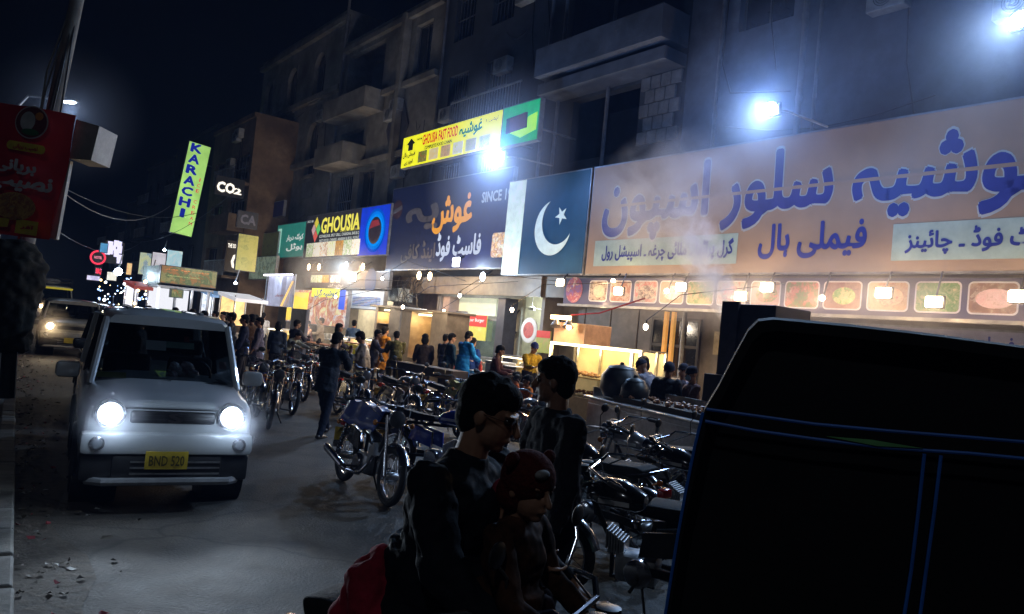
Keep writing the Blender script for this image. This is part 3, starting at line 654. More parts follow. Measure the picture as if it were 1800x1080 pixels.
gs = board('green_signboard', 'square green backlit board with a torn dark panel right of the yellow board', q0, q1, qz0, qz1, ny - .02, lit('backlit_green', (.0, .38, .12), .75))
c0 = (q0 + q1) / 2; p = MB(); p.poly([(c0 + .1, ny - .036, qz0 + .2), (q1 - .1, ny - .036, qz0 + .35), (q1 - .1, ny - .036, qz0 + .9), (c0 + .5, ny - .036, qz1 - .5), (q0 + .3, ny - .036, qz0 + .5)]); obj('lime_shape', p, lit('backlit_lime', (.35, .75, .03), .9), gs)
p = MB(); p.box(q0 + .3, q0 + 1.35, ny - .07, ny - .04, qz0 + .45, qz1 - .4, Euler((0, R(-3), 0)).to_matrix()); obj('torn_panel', p, mat('dark_torn_sheet', (.03, .03, .04), .6), gs)
p = MB(); p.box(q0 + .5, q0 + 1.3, ny - .078, ny - .0705, (qz0 + qz1) / 2 - .2, (qz0 + qz1) / 2 + .25, Euler((0, R(-8), 0)).to_matrix()); obj('faded_patch', p, mat('faded_red', (.2, .05, .05), .6), gs)
br = MB()
for s_ in (y0 + .5, y1 - .5, q1 - .3): br.tube([(s_, ny + .1, yz0 + .4), (s_, NB + .05, yz0 + .4)], .03, 6)
obj('bracket', br, GREYM, yb)
# photo band under the orange board
nb = .25; b0 = sx(992, 510, nb); b1 = sx(1985, 530, nb); bz1 = FP(1100, 489, nb)[1]; bz0 = FP(1100, 540, nb)[1]
PB = board('food_photo_band', 'long violet band of framed food photographs under the orange board', b0, b1, bz0, bz1, nb, lit('violet_flex_sheet', (.05, .045, .1), .3), fr=.01)
rl = MB(); rl.box(b0 - .1, b1, nb - .14, nb - .02, bz0 - .05, bz0 + .02); obj('rail', rl, GREYM, PB)
fcols = [[(.25, .03, .02), (.08, .03, .02), (.45, .35, .25), (.3, .1, .06)], [(.3, .2, .15), (.5, .4, .3), (.35, .1, .05), (.4, .3, .2)], [(.6, .5, .4), (.5, .08, .05), (.55, .45, .38), (.1, .15, .04)], [(.5, .45, .35), (.3, .2, .12), (.55, .4, .25)], [(.6, .25, .12), (.5, .4, .2), (.1, .25, .05), (.5, .15, .08)], [(.45, .1, .06), (.5, .45, .4), (.2, .25, .1)], [(.5, .25, .2), (.55, .35, .3), (.4, .2, .12)], [(.3, .04, .03), (.1, .2, .05), (.5, .12, .08), (.55, .45, .35)], [(.2, .06, .05), (.35, .2, .15), (.12, .05, .04)], [(.5, .25, .12), (.6, .4, .25), (.4, .1, .05)], [(.5, .5, .3), (.08, .22, .05), (.6, .5, .3)], [(.2, .1, .08), (.3, .15, .1), (.5, .4, .3)], [(.3, .1, .05), (.5, .3, .15), (.2, .2, .1)]]
xs = [(1036, 1068), (1073, 1110), (1115, 1156), (1160, 1203), (1208, 1256), (1261, 1313), (1320, 1373), (1380, 1441), (1448, 1516), (1525, 1599), (1609, 1691), (1702, 1793), (1806, 1905)]
RIM = lit('photo_white_rim', (.55, .5, .5), .35)
for k, (x0, x1) in enumerate(xs):
    a, b = sx(x0, 515, nb), sx(x1, 515, nb); z_a, z_b = bz0 + .12, bz1 - .07
    p = MB(); p.rrect(a, b, z_a, z_b, nb - .015, .09); o = obj('photo_rim', p, RIM, PB); OFF[o.name] = OFF[PB.name]
    p = MB(); p.rrect(a + .03, b - .03, z_a + .03, z_b - .03, nb - .019, .07); obj('food_photo', p, food('band_%d' % k, fcols[k], .22, 6), o)
    if k % 3 != 1: p = MB(); p.disc(((a + b) / 2 + .04, nb - .022, (z_a + z_b) / 2 - .01), (b - a) * (.3 + .03 * (k % 4)), ry=(z_b - z_a) * .3, n=20); obj('plate_picture', p, food('plate_%d' % k, [tuple(min(1, q * 1.5) for q in c) for c in fcols[(k * 5 + 3) % 13]], .22, 9), o)
c = FP(1010, 510, nb); p = MB(); p.disc((c[0], nb - .018, c[1]), .36, ry=.38); obj('round_badge', p, food('badge_print', [(.5, .45, .4), (.3, .05, .05), (.1, .1, .3)], .4, 5), PB)
# lower board half hidden by the rickshaw
l0 = sx(1385, 560, .8); lb = board('lower_menu_board', 'faded lilac board with dark Urdu writing under the photo band', l0, sx(1985, 600, .8), bz0 - .75, bz0 - .1, .8, lit('faded_lilac', (.3, .27, .34), .15))
text('سلور اسپون فیملی ریسٹورنٹ', lb, (sx(1760, 590, .8), .78, bz0 - .42), 3.2, .35, BLUET, bold=.03)
# vertical blade sign
nk = -1.5; c = FP(334, 333, nk); hgt = (FP(334, 255, nk)[1] - FP(334, 412, nk)[1]); wk = 1.45
kr = thing('vertical_ice_cream_sign', 'tall narrow lime backlit blade sign with blue capitals reading downwards', 'sign', FW(c[0], nk, c[1]), FRZ, None, (c[0], nk, c[1]))
p = MB(); p.box(c[0] - .12, c[0] + .12, nk - wk / 2, nk + wk / 2, c[1] - hgt / 2, c[1] + hgt / 2); obj('casing', p, GREYM, kr)
p = MB(); p.box(c[0] + .121, c[0] + .13, nk - wk / 2 + .04, nk + wk / 2 - .04, c[1] - hgt / 2 + .04, c[1] + hgt / 2 - .04); obj('face', p, lit('backlit_lime_face', (.45, .8, .2), .85, var=.25, scale=.6), kr)
DB = glow('blue_print', (.01, .02, .3), 1.0); RP = glow('red_small_print', (.7, .12, .1), .9)
for k, ch in enumerate('KARACHI'): text(ch, kr, (c[0] + .135, nk - .18, c[1] + hgt * (.44 - k * .118)), .62 if ch != 'I' else .15, hgt * .085, DB, right=(0, 1, 0), bold=.05)
for k, ch in enumerate('ICE CREAM'):
    if ch != ' ': text(ch, kr, (c[0] + .135, nk + .45, c[1] + hgt * (.12 - k * .06)), .2 if ch != 'I' else .06, hgt * .036, RP, right=(0, 1, 0), bold=.02)
for z in (-.3, .3):
    p = MB(); p.tube([(c[0], nk + wk / 2, c[1] + z * hgt), (c[0], 1.5, c[1] + z * hgt + .1)], .05, 6); obj('bracket', p, GREYM, kr)
kr.rotation_euler = (R(-5.5), 0, FRZ)
# white CO2 letters, SODA sign and the other small boards
n_ = -2.25
def facing(name, label, px0, py0, px1, py1, s_px_n, face, depth=.12, cat='sign'):
    """a board square to the street: its width runs along n; returns root and a placing function"""
    s = FP((px0 + px1) / 2, (py0 + py1) / 2, s_px_n)[0]
    def at(px, py):
        d = ray(px, py); t = (FO.dot(EX) + s) / d.dot(EX); p = d * t; return ((p - FO).dot(EY), EYE + p.z)
    na, _q = at(px0, py0); nb_, _q = at(px1, py1); za = at((px0 + px1) / 2, py0)[1]; zb = at((px0 + px1) / 2, py1)[1]; nlo, nhi = min(na, nb_), max(na, nb_); zlo, zhi = min(za, zb), max(za, zb)
    r = thing(name, label, cat, FW(s, (nlo + nhi) / 2, zlo), FRZ, None, (s, (nlo + nhi) / 2, zlo))
    p = MB(); p.box(s - depth, s, nlo, nhi, zlo, zhi); obj('casing', p, BLACKP, r)
    p = MB(); p.box(s + .002, s + .014, nlo + .03, nhi - .03, zlo + .03, zhi - .03); obj('face', p, face, r)
    def puts(t, x0, y0, x1, y1, m, bold=.02):
        a = at(x0, y0); b = at(x1, y1); text(t, r, (s + .018, (a[0] + b[0]) / 2, (a[1] + b[1]) / 2), abs(b[0] - a[0]), abs(a[1] - b[1]), m, right=(0, 1, 0), bold=bold)
    return r, at, puts, s
BLKF = mat('black_sign_face', (.015, .014, .013), .5)
WG = glow('white_sign_letter', (1, .93, .8), 1.3)
r, at, pt, s = facing('formula_sign', 'dark sign with three white glowing characters high on the ochre building', 380, 312, 428, 346, -2.6, BLKF); pt('CO', 383, 319, 411, 341, WG, .05); pt('2', 412, 331, 423, 343, WG, .04)
r, at, pt, s = facing('soda_sign', 'narrow black sign with small warm capitals and one tall white letter', 399, 424, 424, 479, -3.0, BLKF); pt('THE SODA S', 401, 428, 423, 438, WG, .04); pt('C', 408, 446, 421, 475, WG, .04)
r, at, pt, s = facing('yellow_menu_banner', 'dull olive yellow banner hanging right of the soda sign', 419, 412, 449, 478, -3.2, food('olive_banner_print', [(.3, .3, .05), (.38, .36, .08), (.2, .22, .05)], .3, 3)); p = MB()
r, at, pt, s = facing('unlit_letter_sign', 'unlit black sign with faint grey capitals above the yellow banner', 418, 372, 452, 402, -3.4, BLKF); pt('CA', 424, 377, 448, 397, mat('unlit_letter_acrylic'), .04)
rr4 = rect(451, 412, 486, 452, -.1); board('dark_menu_board', 'dark green menu board between the yellow banner and the teal sign', rr4[0], rr4[1], rr4[2], rr4[3], -.1, food('dark_menu_print', [(.05, .07, .03), (.09, .1, .04), (.03, .03, .03)], .2, 4))
rr4 = rect(441, 452, 482, 492, -.9); board('green_menu_board', 'green tinted menu board with pale writing and two dishes at its foot', rr4[0], rr4[1], rr4[2], rr4[3], -.9, food('green_menu_print', [(.1, .17, .12), (.3, .35, .25), (.06, .1, .08), (.35, .3, .12)], .45, 4))
rr4 = rect(470, 350, 494, 380, NB - .4); r = board('blue_awning', 'small dark blue awning strip under the arched windows', sx(437, 370, .3), sx(500, 350, .3), rr4[2] - .2, rr4[2] + .7, .3, mat('blue_tarpaulin', (.02, .03, .15), .6), cat='awning')
# far glowing signs at the end of the street
def farboard(name, label, px0, py0, px1, py1, n, m, txt=None, tm=None):
    s = FP((px0 + px1) / 2, (py0 + py1) / 2, n)[0]
    r, at, pt, s = facing(name, label, px0, py0, px1, py1, n, m)
    if txt: pt(txt, px0 + 2, py0 + 2, px1 - 2, py1 - 2, tm)
    return r, at, pt, s
r, at, pt, s = farboard('neon_ring_sign', 'round red neon sign far down the street', 163, 444, 182, 462, -8, BLKF)
c = at(172, 453); p = MB(); p.torus((s + .03, c[0], c[1]), .32, .045, 'x', 20, 6); obj('neon_tube', p, glow('red_neon', (1, .05, .1), 1.3), r); pt('HOTEL', 166, 450, 179, 456, glow('pink_neon', (1, .3, .4), 1.0), .04)
r, at, pt, s = farboard('red_neon_sign', 'small red neon sign below the round one', 168, 470, 178, 484, -8, BLKF); pt('BBQ', 169, 472, 177, 483, MATS['red_neon'], .05)
r, at, pt, s = farboard('led_dot_sign', 'slanted black sign with columns of violet white light blocks', 186, 425, 215, 464, -7, BLKF)
rnd = random.Random(4); LV = glow('violet_white_led', (.75, .72, 1), 1.3)
for i in range(5):
    for j in range(6):
        if rnd.random() < .62:
            a = at(189 + i * 5.2, 429 + j * 6 - i * .5); p = MB(); p.box(s + .016, s + .05, a[0] - .12, a[0] + .12, a[1] - .2, a[1] + .22 * rnd.random()); obj('light_block', p, LV, r)
farboard('blue_glow_sign', 'small blurry blue and yellow sign left of the light block sign', 176, 427, 189, 445, -8, lit('far_blue_face', (.06, .25, .45), .9, var=.5, scale=1))
farboard('violet_stall_sign', 'low violet and white glowing stall front beyond the van roof', 152, 484, 176, 494, -9, lit('far_violet_face', (.55, .5, .95), .9, var=.6, scale=1.6))
farboard('white_stall_board', 'glaring white board with yellow rows under a white canopy', 188, 478, 205, 494, -7, lit('far_white_face', (.95, .9, .7), 1.0, var=.3, scale=2))
farboard('orange_strip_sign', 'narrow upright sign with orange rows and white edges', 223, 462, 231, 484, -6, lit('far_orange_face', (.8, .45, .2), 1.2, var=.5, scale=2))
farboard('olive_hoarding', 'pale olive hoarding with blue print, leftmost of the three hoardings', 246, 444, 265, 484, -3.5, food('olive_hoarding_print', [(.5, .55, .25), (.6, .65, .4), (.25, .35, .45), (.45, .5, .3)], .8, 1.2))
farboard('pink_hoarding', 'whitish pink hoarding in the middle of the three hoardings', 268, 444, 292, 478, -3.2, lit('pink_white_face', (.7, .66, .72), .9, var=.3, scale=1.4))
farboard('cyan_hoarding', 'bright cyan white hoarding, rightmost of the three hoardings', 294, 440, 318, 478, -3, food('cyan_hoarding_print', [(.6, .8, .75), (.3, .5, .6), (.75, .85, .7)], .9, 1.2))
FILL_LAMP_BEHIND = 150  # power of the lamp added behind the camera
# ------------------------------------------------------------------ ground floor shops under the boards
W_GREY = mat('greasy_grey_panel', (.24, .22, .21), .6, bump=.3, grime=.8, scale=3)
W_CREAM = mat('cream_wall_paint', (.62, .6, .45), .6, grime=.4, scale=3)
W_PINK = mat('pinkish_wall', (.4, .3, .27), .7, grime=.6, scale=3)
TIN = mat('brown_tin_fascia', (.16, .12, .08), .5, bump=.3, grime=.8, scale=5)
FZ = .14
def shop(name, label, px0, px1, n0, nb, wall, ztop=3.7, ext=0):
    a = sx(px0, 560, n0); b = sx(px1, 560, n0) + ext; r = fthing(name, label, 'shop', (a + b) / 2, n0, FZ); 
    p = MB(); p.box(a, b, nb, nb + .15, FZ, ztop); obj('wall', p, wall, r)
    for x in (a, b): 
        p = MB(); p.box(x - .08, x + .07, n0, nb - .002, FZ, ztop); obj('pillar', p, W_GREY, r)
    p = MB(); p.box(a + .1, b - .1, n0 + .1, nb - .01, ztop - .1, ztop); obj('ceiling', p, mat('shop_ceiling', (.4, .38, .34), .8, grime=.5), r)
    p = MB(); p.box(a - .1, b + .1, n0 - .25, n0 - .05, ztop - .55, ztop + .1); obj('fascia', p, TIN, r)
    return r, a, b
# grill restaurant under the orange board
r1, a1, b1_ = shop('grill_restaurant', 'open fronted grill restaurant of grey panels under the orange board', 953, 1950, 1.0, 1.7, W_GREY)
k = a1 + .2
while k < sx(1140, 580, 1.7):
    p = MB(); p.bbox(k + .01, k + 1.1, 1.64, 1.69, FZ + .02, 3.3, .015); obj('panel', p, W_GREY, r1); k += 1.13
dk = mat('dark_door_paint', (.07, .065, .07), .4, grime=.5)
da, db = sx(1146, 580, 1.6), sx(1232, 580, 1.6)
for j in range(3):
    x0 = da + (db - da) * j / 3; x1 = da + (db - da) * (j + 1) / 3; p = MB(); t = .07
    p.box(x0, x0 + t, 1.56, 1.64, FZ, 2.75); p.box(x1 - t, x1, 1.56, 1.64, FZ, 2.75)
    for z in (FZ, 1.1, 1.95, 2.68): p.box(x0 + t, x1 - t, 1.565, 1.635, z, z + .08)
    o = obj('door', p, dk, r1); OFF[o.name] = OFF[r1.name]; q = MB(); q.box(x0 + t, x1 - t, 1.59, 1.6, FZ + .08, 2.68); obj('pane', q, DGLASS, o)
for x in (1166, 1179):
    s = sx(x, 600, 1.3); p = MB(); p.box(s - .05, s + .05, 1.3, 1.4, FZ, 2.9); obj('orange_post', p, lit('orange_glow_paint', (.75, .36, .08), .55), r1)  # lamp light on the posts is put into the paint as glow
s = sx(1200, 600, 1.2); p = MB(); p.tube([(s, 1.2, FZ), (s, 1.2, 2.9)], .06, 8); obj('steel_post', p, GREYM, r1)
s0_, s1_, z0_, z1_ = rect(1257, 583, 1270, 625, 1.5); p = MB(); p.box(s0_, s1_, 1.48, 1.52, z0_, z1_); obj('notice', p, mat('cream_paper', (.5, .42, .28), .7), r1)
# fast food hall
r2, a2, b2 = shop('fast_food_hall', 'cream walled fast food hall with a glazed door below the navy board', 770, 953, .9, 5.0, W_CREAM)
p = MB(); p.box(sx(787, 540, 1.4), sx(872, 540, 1.4), 1.4, 1.5, FP(820, 553, 1.4)[1], 3.1); obj('bulkhead', p, lit('cream_bulkhead_glow', (.62, .66, .5), .5, var=.08), r2)  # bulkhead's brightness painted in as emission
p = MB(); a, b = sx(873, 560, .95), sx(886, 560, .95); p.box(a, b, .95, 1.5, FZ, 3.1); obj('pillar', p, dk, r2)
p = MB(); a, b = sx(776, 560, .95), sx(787, 560, .95); p.box(a, b, .95, 1.5, FZ, 3.1); obj('pillar', p, W_PINK, r2)
a, b, z0_, z1_ = rect(819, 553, 853, 600, 1.35); p = MB(); p.box(a, b, 1.33, 1.36, z0_, z1_); o = obj('poster', p, food('yellow_poster_print', [(.65, .6, .1), (.6, .5, .08), (.55, .6, .2)], .35, 5), r2)
OFF[o.name] = OFF[r2.name]; p = MB(); p.box(a, b, 1.32, 1.329, z1_ - .42, z1_); obj('poster_top', p, lit('poster_red', (.55, .04, .03), .45), o); text('Super Burger', o, ((a + b) / 2, 1.315, z1_ - .2), (b - a) * .8, .16, WHITEL, bold=.03)
p = MB(); x = sx(795, 570, 1.3); xe = sx(819, 570, 1.3)
for j in range(8):
    q = MB(); q.bbox(x, xe, 1.3, 1.34, 1.75 + j * .105, 1.845 + j * .105, .01); obj('slat', q, GREYM, r2)
a, b = sx(787, 600, 1.45), sx(872, 600, 1.45); p = MB(); p.box(a, b, 1.46, 1.48, 1.0, 2.3); obj('pane', p, glass('shop_glass', (.75, .85, .85)), r2)
p = MB(); p.box(a, b, 1.42, 1.5, .95, 1.0); p.box(a, b, 1.42, 1.5, 2.3, 2.36); p.box((a + b) / 2 - .03, (a + b) / 2 + .03, 1.42, 1.5, 1.0, 2.3); obj('door_frame', p, GREYM, r2)
# side room: wall, grilled vent shapes, plates on the wall
p = MB(); a, b = sx(886, 560, 1.7), sx(918, 560, 1.7); p.box(a, b, 1.7, 1.8, FZ, 3.15); obj('partition', p, W_CREAM, r2)
for (x, y, w_, h_) in ((893, 537, 7, 16), (904, 545, 9, 9), (898, 556, 8, 7), (890, 583, 7, 9), (900, 583, 7, 9)):
    q0 = rect(x, y, x + w_, y + h_, 1.68); p = MB(); p.tube([(q0[0], 1.66, q0[3]), ((q0[0] + q0[1]) / 2, 1.64, q0[2]), (q0[1], 1.66, q0[3])], .035, 5); obj('wall_ornament', p, mat('iron_ornament', (.06, .05, .05), .5), r2)
c = FP(935, 541, 3.2); fan = fthing('ceiling_fan', 'white ceiling fan turning in the bright side room left of the grill restaurant', 'fan', c[0], 3.2, c[1])
p = MB(); p.tube([(c[0], 3.2, c[1]), (c[0], 3.2, 3.58)], .02, 6); obj('rod', p, GREYM, fan); p = MB(); p.lathe((c[0], 3.2, c[1] - .08), [(.02, -.03), (.13, 0), (.13, .08), (.04, .12)], 'z'); obj('motor', p, mat('fan_enamel', (.3, .3, .28), .4), fan, smooth=True)
for j in range(3):
    an = R(20 + 120 * j); u = Vector((math.cos(an), math.sin(an), 0)); v = Vector((-u.y, u.x, 0)); o_ = Vector((c[0], 3.2, c[1] - .03)); p = MB()
    p.prism([o_ + u * .12 - v * .05, o_ + u * .62 - v * .08, o_ + u * .62 + v * .08, o_ + u * .12 + v * .05], (0, 0, .012)); obj('blade', p, mat('fan_enamel'), fan)
c = FP(931, 581, 1.2); r = fthing('round_food_sign', 'round white plate sign with red meat hanging beside the side room', 'sign', c[0], 1.2, c[1] - .45)
p = MB(); p.lathe((c[0], 1.2, c[1]), [(.05, 0), (.42, 0), (.42, -.04), (.36, -.05), (.02, -.05)], 'y', 28); obj('plate', p, lit('plate_white', (.6, .58, .55), .3), r)
p = MB(); p.disc((c[0], 1.145, c[1]), .27, n=24); obj('food_picture', p, food('meat_print', [(.35, .03, .04), (.5, .1, .08), (.2, .02, .02)], .3, 8), r)
a = rect(946, 581, 966, 622, .9); r = fthing('yellow_food_poster', 'yellow and red poster board beside the round plate sign', 'poster', (a[0] + a[1]) / 2, .9, a[2]); p = MB(); p.box(a[0], a[1], .86, .9, a[2], a[3]); obj('sheet', p, food('poster2_print', [(.5, .45, .08), (.35, .4, .1), (.55, .3, .15)], .25, 3), r)
p = MB(); p.box(a[0], a[1], .85, .859, a[3] - .22, a[3]); obj('red_band', p, lit('poster_red', (.55, .04, .03), .45), r)
# pink walled bay and the grill shop
r3, a3, b3 = shop('tea_bay', 'pinkish walled bay with hanging wires between the two food shops', 692, 768, .9, 2.2, W_PINK)
r4, a4, b4 = shop('grill_shop', 'brightly lit open grill shop under the blue globe board', 503, 690, .9, 3.4, W_CREAM)
a = rect(540, 479, 682, 509, -.1); r = board('second_grill_board', 'lower strip of the grill board with orange dish pictures and a dim blue globe', a[0], a[1], a[2], a[3], -.1, lit('lower_strip_face', (.09, .08, .08), .4))
for j, (x0, x1, cs) in enumerate(((548, 566, 0), (568, 578, 4), (582, 598, 2))):
    q0 = rect(x0, 484, x1, 497, -.1); p = MB(); p.box(q0[0], q0[1], -.125, -.1125, q0[2], q0[3]); obj('food_picture', p, fc[cs], r)
put('غوشیہ گرل', r, 577, 499, 604, 505, -.114, WHITEL, .03); c = FP(652, 495, -.1); p = MB(); p.disc((c[0], -.12, c[1]), .5, n=24, ry=.55); obj('globe_print', p, lit('dim_blue', (.02, .05, .12), .3), r)
nn = -1.0; a = rect(508, 508, 606, 578, nn); r = board('grill_banner', 'large printed banner with yellow writing and platter pictures behind the steaming stall', a[0], a[1], a[2], a[3], nn, food('platter_print', [(.25, .2, .35), (.6, .55, .5), (.4, .12, .06), (.7, .6, .35), (.75, .72, .7)], .8, 1.1), cat='banner')  # shop light on the banner put in as emission
q0 = rect(508, 510, 538, 566, nn); p = MB(); p.box(q0[0] + .05, q0[1], nn - .025, nn - .0125, q0[2], q0[3] - .1); obj('orange_picture', p, food('roast_print', [(.85, .5, .08), (.95, .75, .1), (.6, .2, .05)], 1.0, 1.4), r)
q0 = rect(550, 507, 597, 528, nn); p = MB(); p.box(q0[0], q0[1], nn - .03, nn - .0255, q0[2] + .1, q0[3]); obj('yellow_patch', p, lit('banner_yellow', (.85, .82, .1), .9), r); put('غوشیہ گرل', r, 553, 509, 593, 523, nn - .032, lit('banner_blue_ink', (.1, .2, .5), .3), .03)
q0 = rect(596, 510, 606, 545, nn); p = MB(); p.box(q0[0] + .15, q0[1] - .05, nn - .024, nn - .0125, q0[2], q0[3]); obj('blue_edge', p, lit('banner_blue', (.04, .1, .6), 1.0), r)
a = rect(618, 510, 673, 547, -.6); r = board('blue_menu_board', 'white framed blue menu board crowded with small pictures', a[0], a[1], a[2], a[3], -.6, lit('menu_white', (.5, .52, .55), .4))
for i in range(9):
    for j in range(6):
        x0 = a[0] + .25 + i * (a[1] - a[0] - .5) / 9; z = a[2] + .15 + j * (a[3] - a[2] - .4) / 6; p = MB(); p.box(x0 + .01, x0 + (a[1] - a[0] - .5) / 9 - .02, -.635, -.6125, z, z + (a[3] - a[2] - .4) / 6 - .03)
        obj('menu_picture', p, lit('menu_blue_%d' % ((i * 3 + j) % 4), [(.05, .1, .25), (.12, .16, .35), (.2, .15, .2), (.08, .12, .2)][(i * 3 + j) % 4], .5), r)
a = rect(681, 506, 704, 530, .3); r = fthing('air_conditioner', 'pale boxy air conditioner unit on the wall of the pinkish bay', 'air conditioner', (a[0] + a[1]) / 2, .3, a[2])
p = MB(); p.bbox(a[0], a[1], .3, .85, a[2], a[3], .03); obj('housing', p, mat('ac_enamel', (.5, .55, .55), .4, grime=.4), r); p = MB(); cz = (a[2] + a[3]) / 2
for j in range(5): p.torus(((a[0] + a[1]) / 2, .285, cz), .06 + j * .06, .008, 'y', 20, 4)
obj('fan_guard', p, BLACKP, r)
# wires and junction tangle
wt = MB(); rnd = random.Random(9)
for i in range(16):
    p0 = FP(712 + rnd.uniform(-8, 36), 488 + rnd.uniform(-4, 10), .3); p1 = FP(716 + rnd.uniform(-12, 30), 540 + rnd.uniform(-18, 8), .3); md = ((p0[0] + p1[0]) / 2 + rnd.uniform(-.7, .7), rnd.uniform(.0, .5), (p0[1] + p1[1]) / 2 - rnd.uniform(0, .5))
    wt.tube([(p0[0], .3, p0[1]), ((p0[0] + md[0]) / 2, .2, p0[1] - .25), md, (p1[0], .3, p1[1])], .014, 4)
r = fthing('wire_tangle', 'tangle of black wires hanging on the pinkish wall under two warm lamps', 'wires', FP(730, 515, .3)[0], .3, 2); obj('wire', wt, BLACKP, r, kind='stuff')

# ------------------------------------------------------------------ stalls and furniture of the food street
def fboxthing(name, label, cat, px0, py0, px1, py1, n, dep, m, group=None, bev=.015, zb=None, pn='body'):
    a = rect(px0, py0, px1, py1, n); z0 = a[2] if zb is None else zb
    r = fthing(name, label, cat, (a[0] + a[1]) / 2, n, z0, group); p = MB(); p.bbox(a[0], a[1], n, n + dep, z0, a[3], bev); obj(pn, p, m, r); return r, a[0], a[1], z0, a[3]
STRIP = glow('warm_led_strip', (1, .88, .55), 5); FOODM = food('fried_food', [(.35, .15, .05), (.5, .28, .1), (.25, .08, .04), (.45, .2, .06)], 0, 30)
# glass display case with food
n = -3.0; a = rect(968, 602, 1122, 690, n); zt = FP(1010, 606, n)[1]; zbm = .62
dc = fthing('display_case', 'long glass food display case edged with glaring warm light strips', 'display case', (a[0] + a[1]) / 2, n, .14)
x0, x1 = a[0], a[1]; fm = mat('case_aluminium', (.6, .55, .45), .35, .8)
p = MB(); p.bbox(x0, x1, n, n + .8, .14, zbm, .01); obj('cabinet', p, mat('case_cabinet', (.2, .17, .13), .5, grime=.6), dc)
for x in (x0, x0 + .9, x0 + 2.6, x1 - .05):
    for y in (n, n + .75):
        p = MB(); p.box(x, x + .05, y, y + .05, zbm, zt); obj('post', p, fm, dc)
for z in (zbm + .42, zt):
    p = MB(); p.box(x0, x1, n + .01, n + .78, z, z + .03); obj('shelf', p, fm, dc)
p = MB(); p.box(x0 + .03, x1 - .03, n + .79, n + .8, zbm + .02, zt - .02); obj('lining', p, lit('case_lining', (.7, .55, .3), .3), dc)  # lining glows by itself to look lit by the strips
for zz in (zbm + .02, zbm + .45):
    p = MB(); rnd = random.Random(int(zz * 100))
    for i in range(90): p.ell((x0 + .15 + rnd.random() * (x1 - x0 - .3), n + .15 + rnd.random() * .5, zz + .03 + rnd.random() * .06), (.06, .05, .035), nu=7, nv=4)
    obj('fried_snacks', p, FOODM, dc, kind='stuff')
p = MB(); p.box(x0 + .02, x1, n - .03, n - .005, zt - .04, zt + .02); p.box(x0 + .02, x0 + .05, n - .03, n - .005, zbm, zt - .045); p.box(x0 + 2.6, x0 + 2.65, n - .03, n - .005, zbm + .3, zt - .045); p.box(x1 - .05, x1, n - .03, n - .005, zbm, zt - .045); obj('light_strip', p, STRIP, dc)
p = MB(); p.box(x0 + .05, x1 - .05, n + .002, n + .008, zbm + .02, zt - .05); obj('pane', p, glass('case_glass', (.95, .93, .85), .12), dc)
p = MB(); q0 = rect(1088, 662, 1112, 686, n - .02); p.box(q0[0], q0[1], n - .03, n - .008, q0[2], q0[3]); obj('green_picture', p, food('green_leaf_print', [(.1, .35, .05), (.3, .55, .12), (.05, .2, .04)], .5, 6), dc)
for i in range(4): point(FW(x0 + .5 + i * (x1 - x0 - 1) / 3, n + .3, zt - .12), 16, (1, .8, .45), .06)
# light box cabinet behind the case
r, c0, c1, c2, c3 = fboxthing('heat_lamp_box', 'cream topped cabinet glowing under warm heat lamps behind the glass case', 'cabinet', 975, 566, 1026, 610, -1.9, .9, mat('peach_enamel', (.55, .33, .2), .5, grime=.4))
p = MB(); 
for x in (.3, .7): p.tube([(c0 + (c1 - c0) * x, -2.15, c3 + .05), (c0 + (c1 - c0) * x + .05, -2.2, c3 - .12)], [.05, .14], 10)
obj('lamp_shade', p, STEEL, r); p = MB(); p.box(c0 + .15, c1 - .3, -2.18, -2.12, c3 + .06, c3 + .16); p.ell((c0 + .9, -2.2, c3 - .12), .07); obj('bulb', p, glow('heat_lamp', (1, .6, .25), 14), r)
point(FW((c0 + c1) / 2, -2.5, c3), 70, WARM, .08); p = MB(); p.tube([(c0 + .6, -1.9, c3 + .2), (c0 + 1.3, -1.6, c3 + .3), (c0 + 2.2, -1, c3 + .75)], .02, 5); obj('red_wire', p, mat('red_wire_plastic', (.4, .03, .02), .5), r)
# stainless counter and drums
A = G(1032, 697, .95); B = G(1232, 745, .95); u = (B - A).normalized(); L_ = (B - A).length + 1.2; an = math.atan2(u.y, u.x)
sc = thing('steel_counter', 'long dented stainless steel grill counter facing the parked motorcycles', 'counter', (A.x, A.y, 0), an)
p = MB(); p.bbox(0, L_, .02, .85, .12, .93, .02); obj('body', p, STEEL, sc); p = MB(); p.bbox(-.04, L_ + .04, -.05, .9, .931, .97, .012); obj('top', p, STEEL, sc)
p = MB(); p.box(0, L_, .82, .86, .971, 1.16); p.box(0, .03, .1, .82, .971, 1.12); obj('back_rim', p, STEEL, sc)
for i in range(4):
    p = MB(); p.bbox(.05 + i * L_ / 4, L_ / 4 * (i + 1) - .03, -.004, .019, .2, .86, .008); obj('panel', p, STEEL, sc)
for i in range(4):
    p = MB(); x = .1 + i % 2 * (L_ - .25); y = .1 + i // 2 * .65; p.box(x, x + .06, y, y + .06, 0, .12); obj('leg', p, STEEL, sc)
p = MB(); p.box(.7, L_ - .3, .1, .7, .972, 1.05); obj('coal_tray', p, mat('charred_iron', (.03, .025, .02), .8, grime=.5), sc)
p = MB(); rnd = random.Random(2)
for i in range(120): p.ell((rnd.uniform(.75, L_ - .35), rnd.uniform(.12, .68), 1.06 + rnd.random() * .03), rnd.uniform(.02, .045), nu=6, nv=4)
obj('meat_pieces', p, food('grilled_meat', [(.2, .07, .03), (.35, .14, .06), (.12, .04, .02)], 0, 20), sc, kind='stuff')
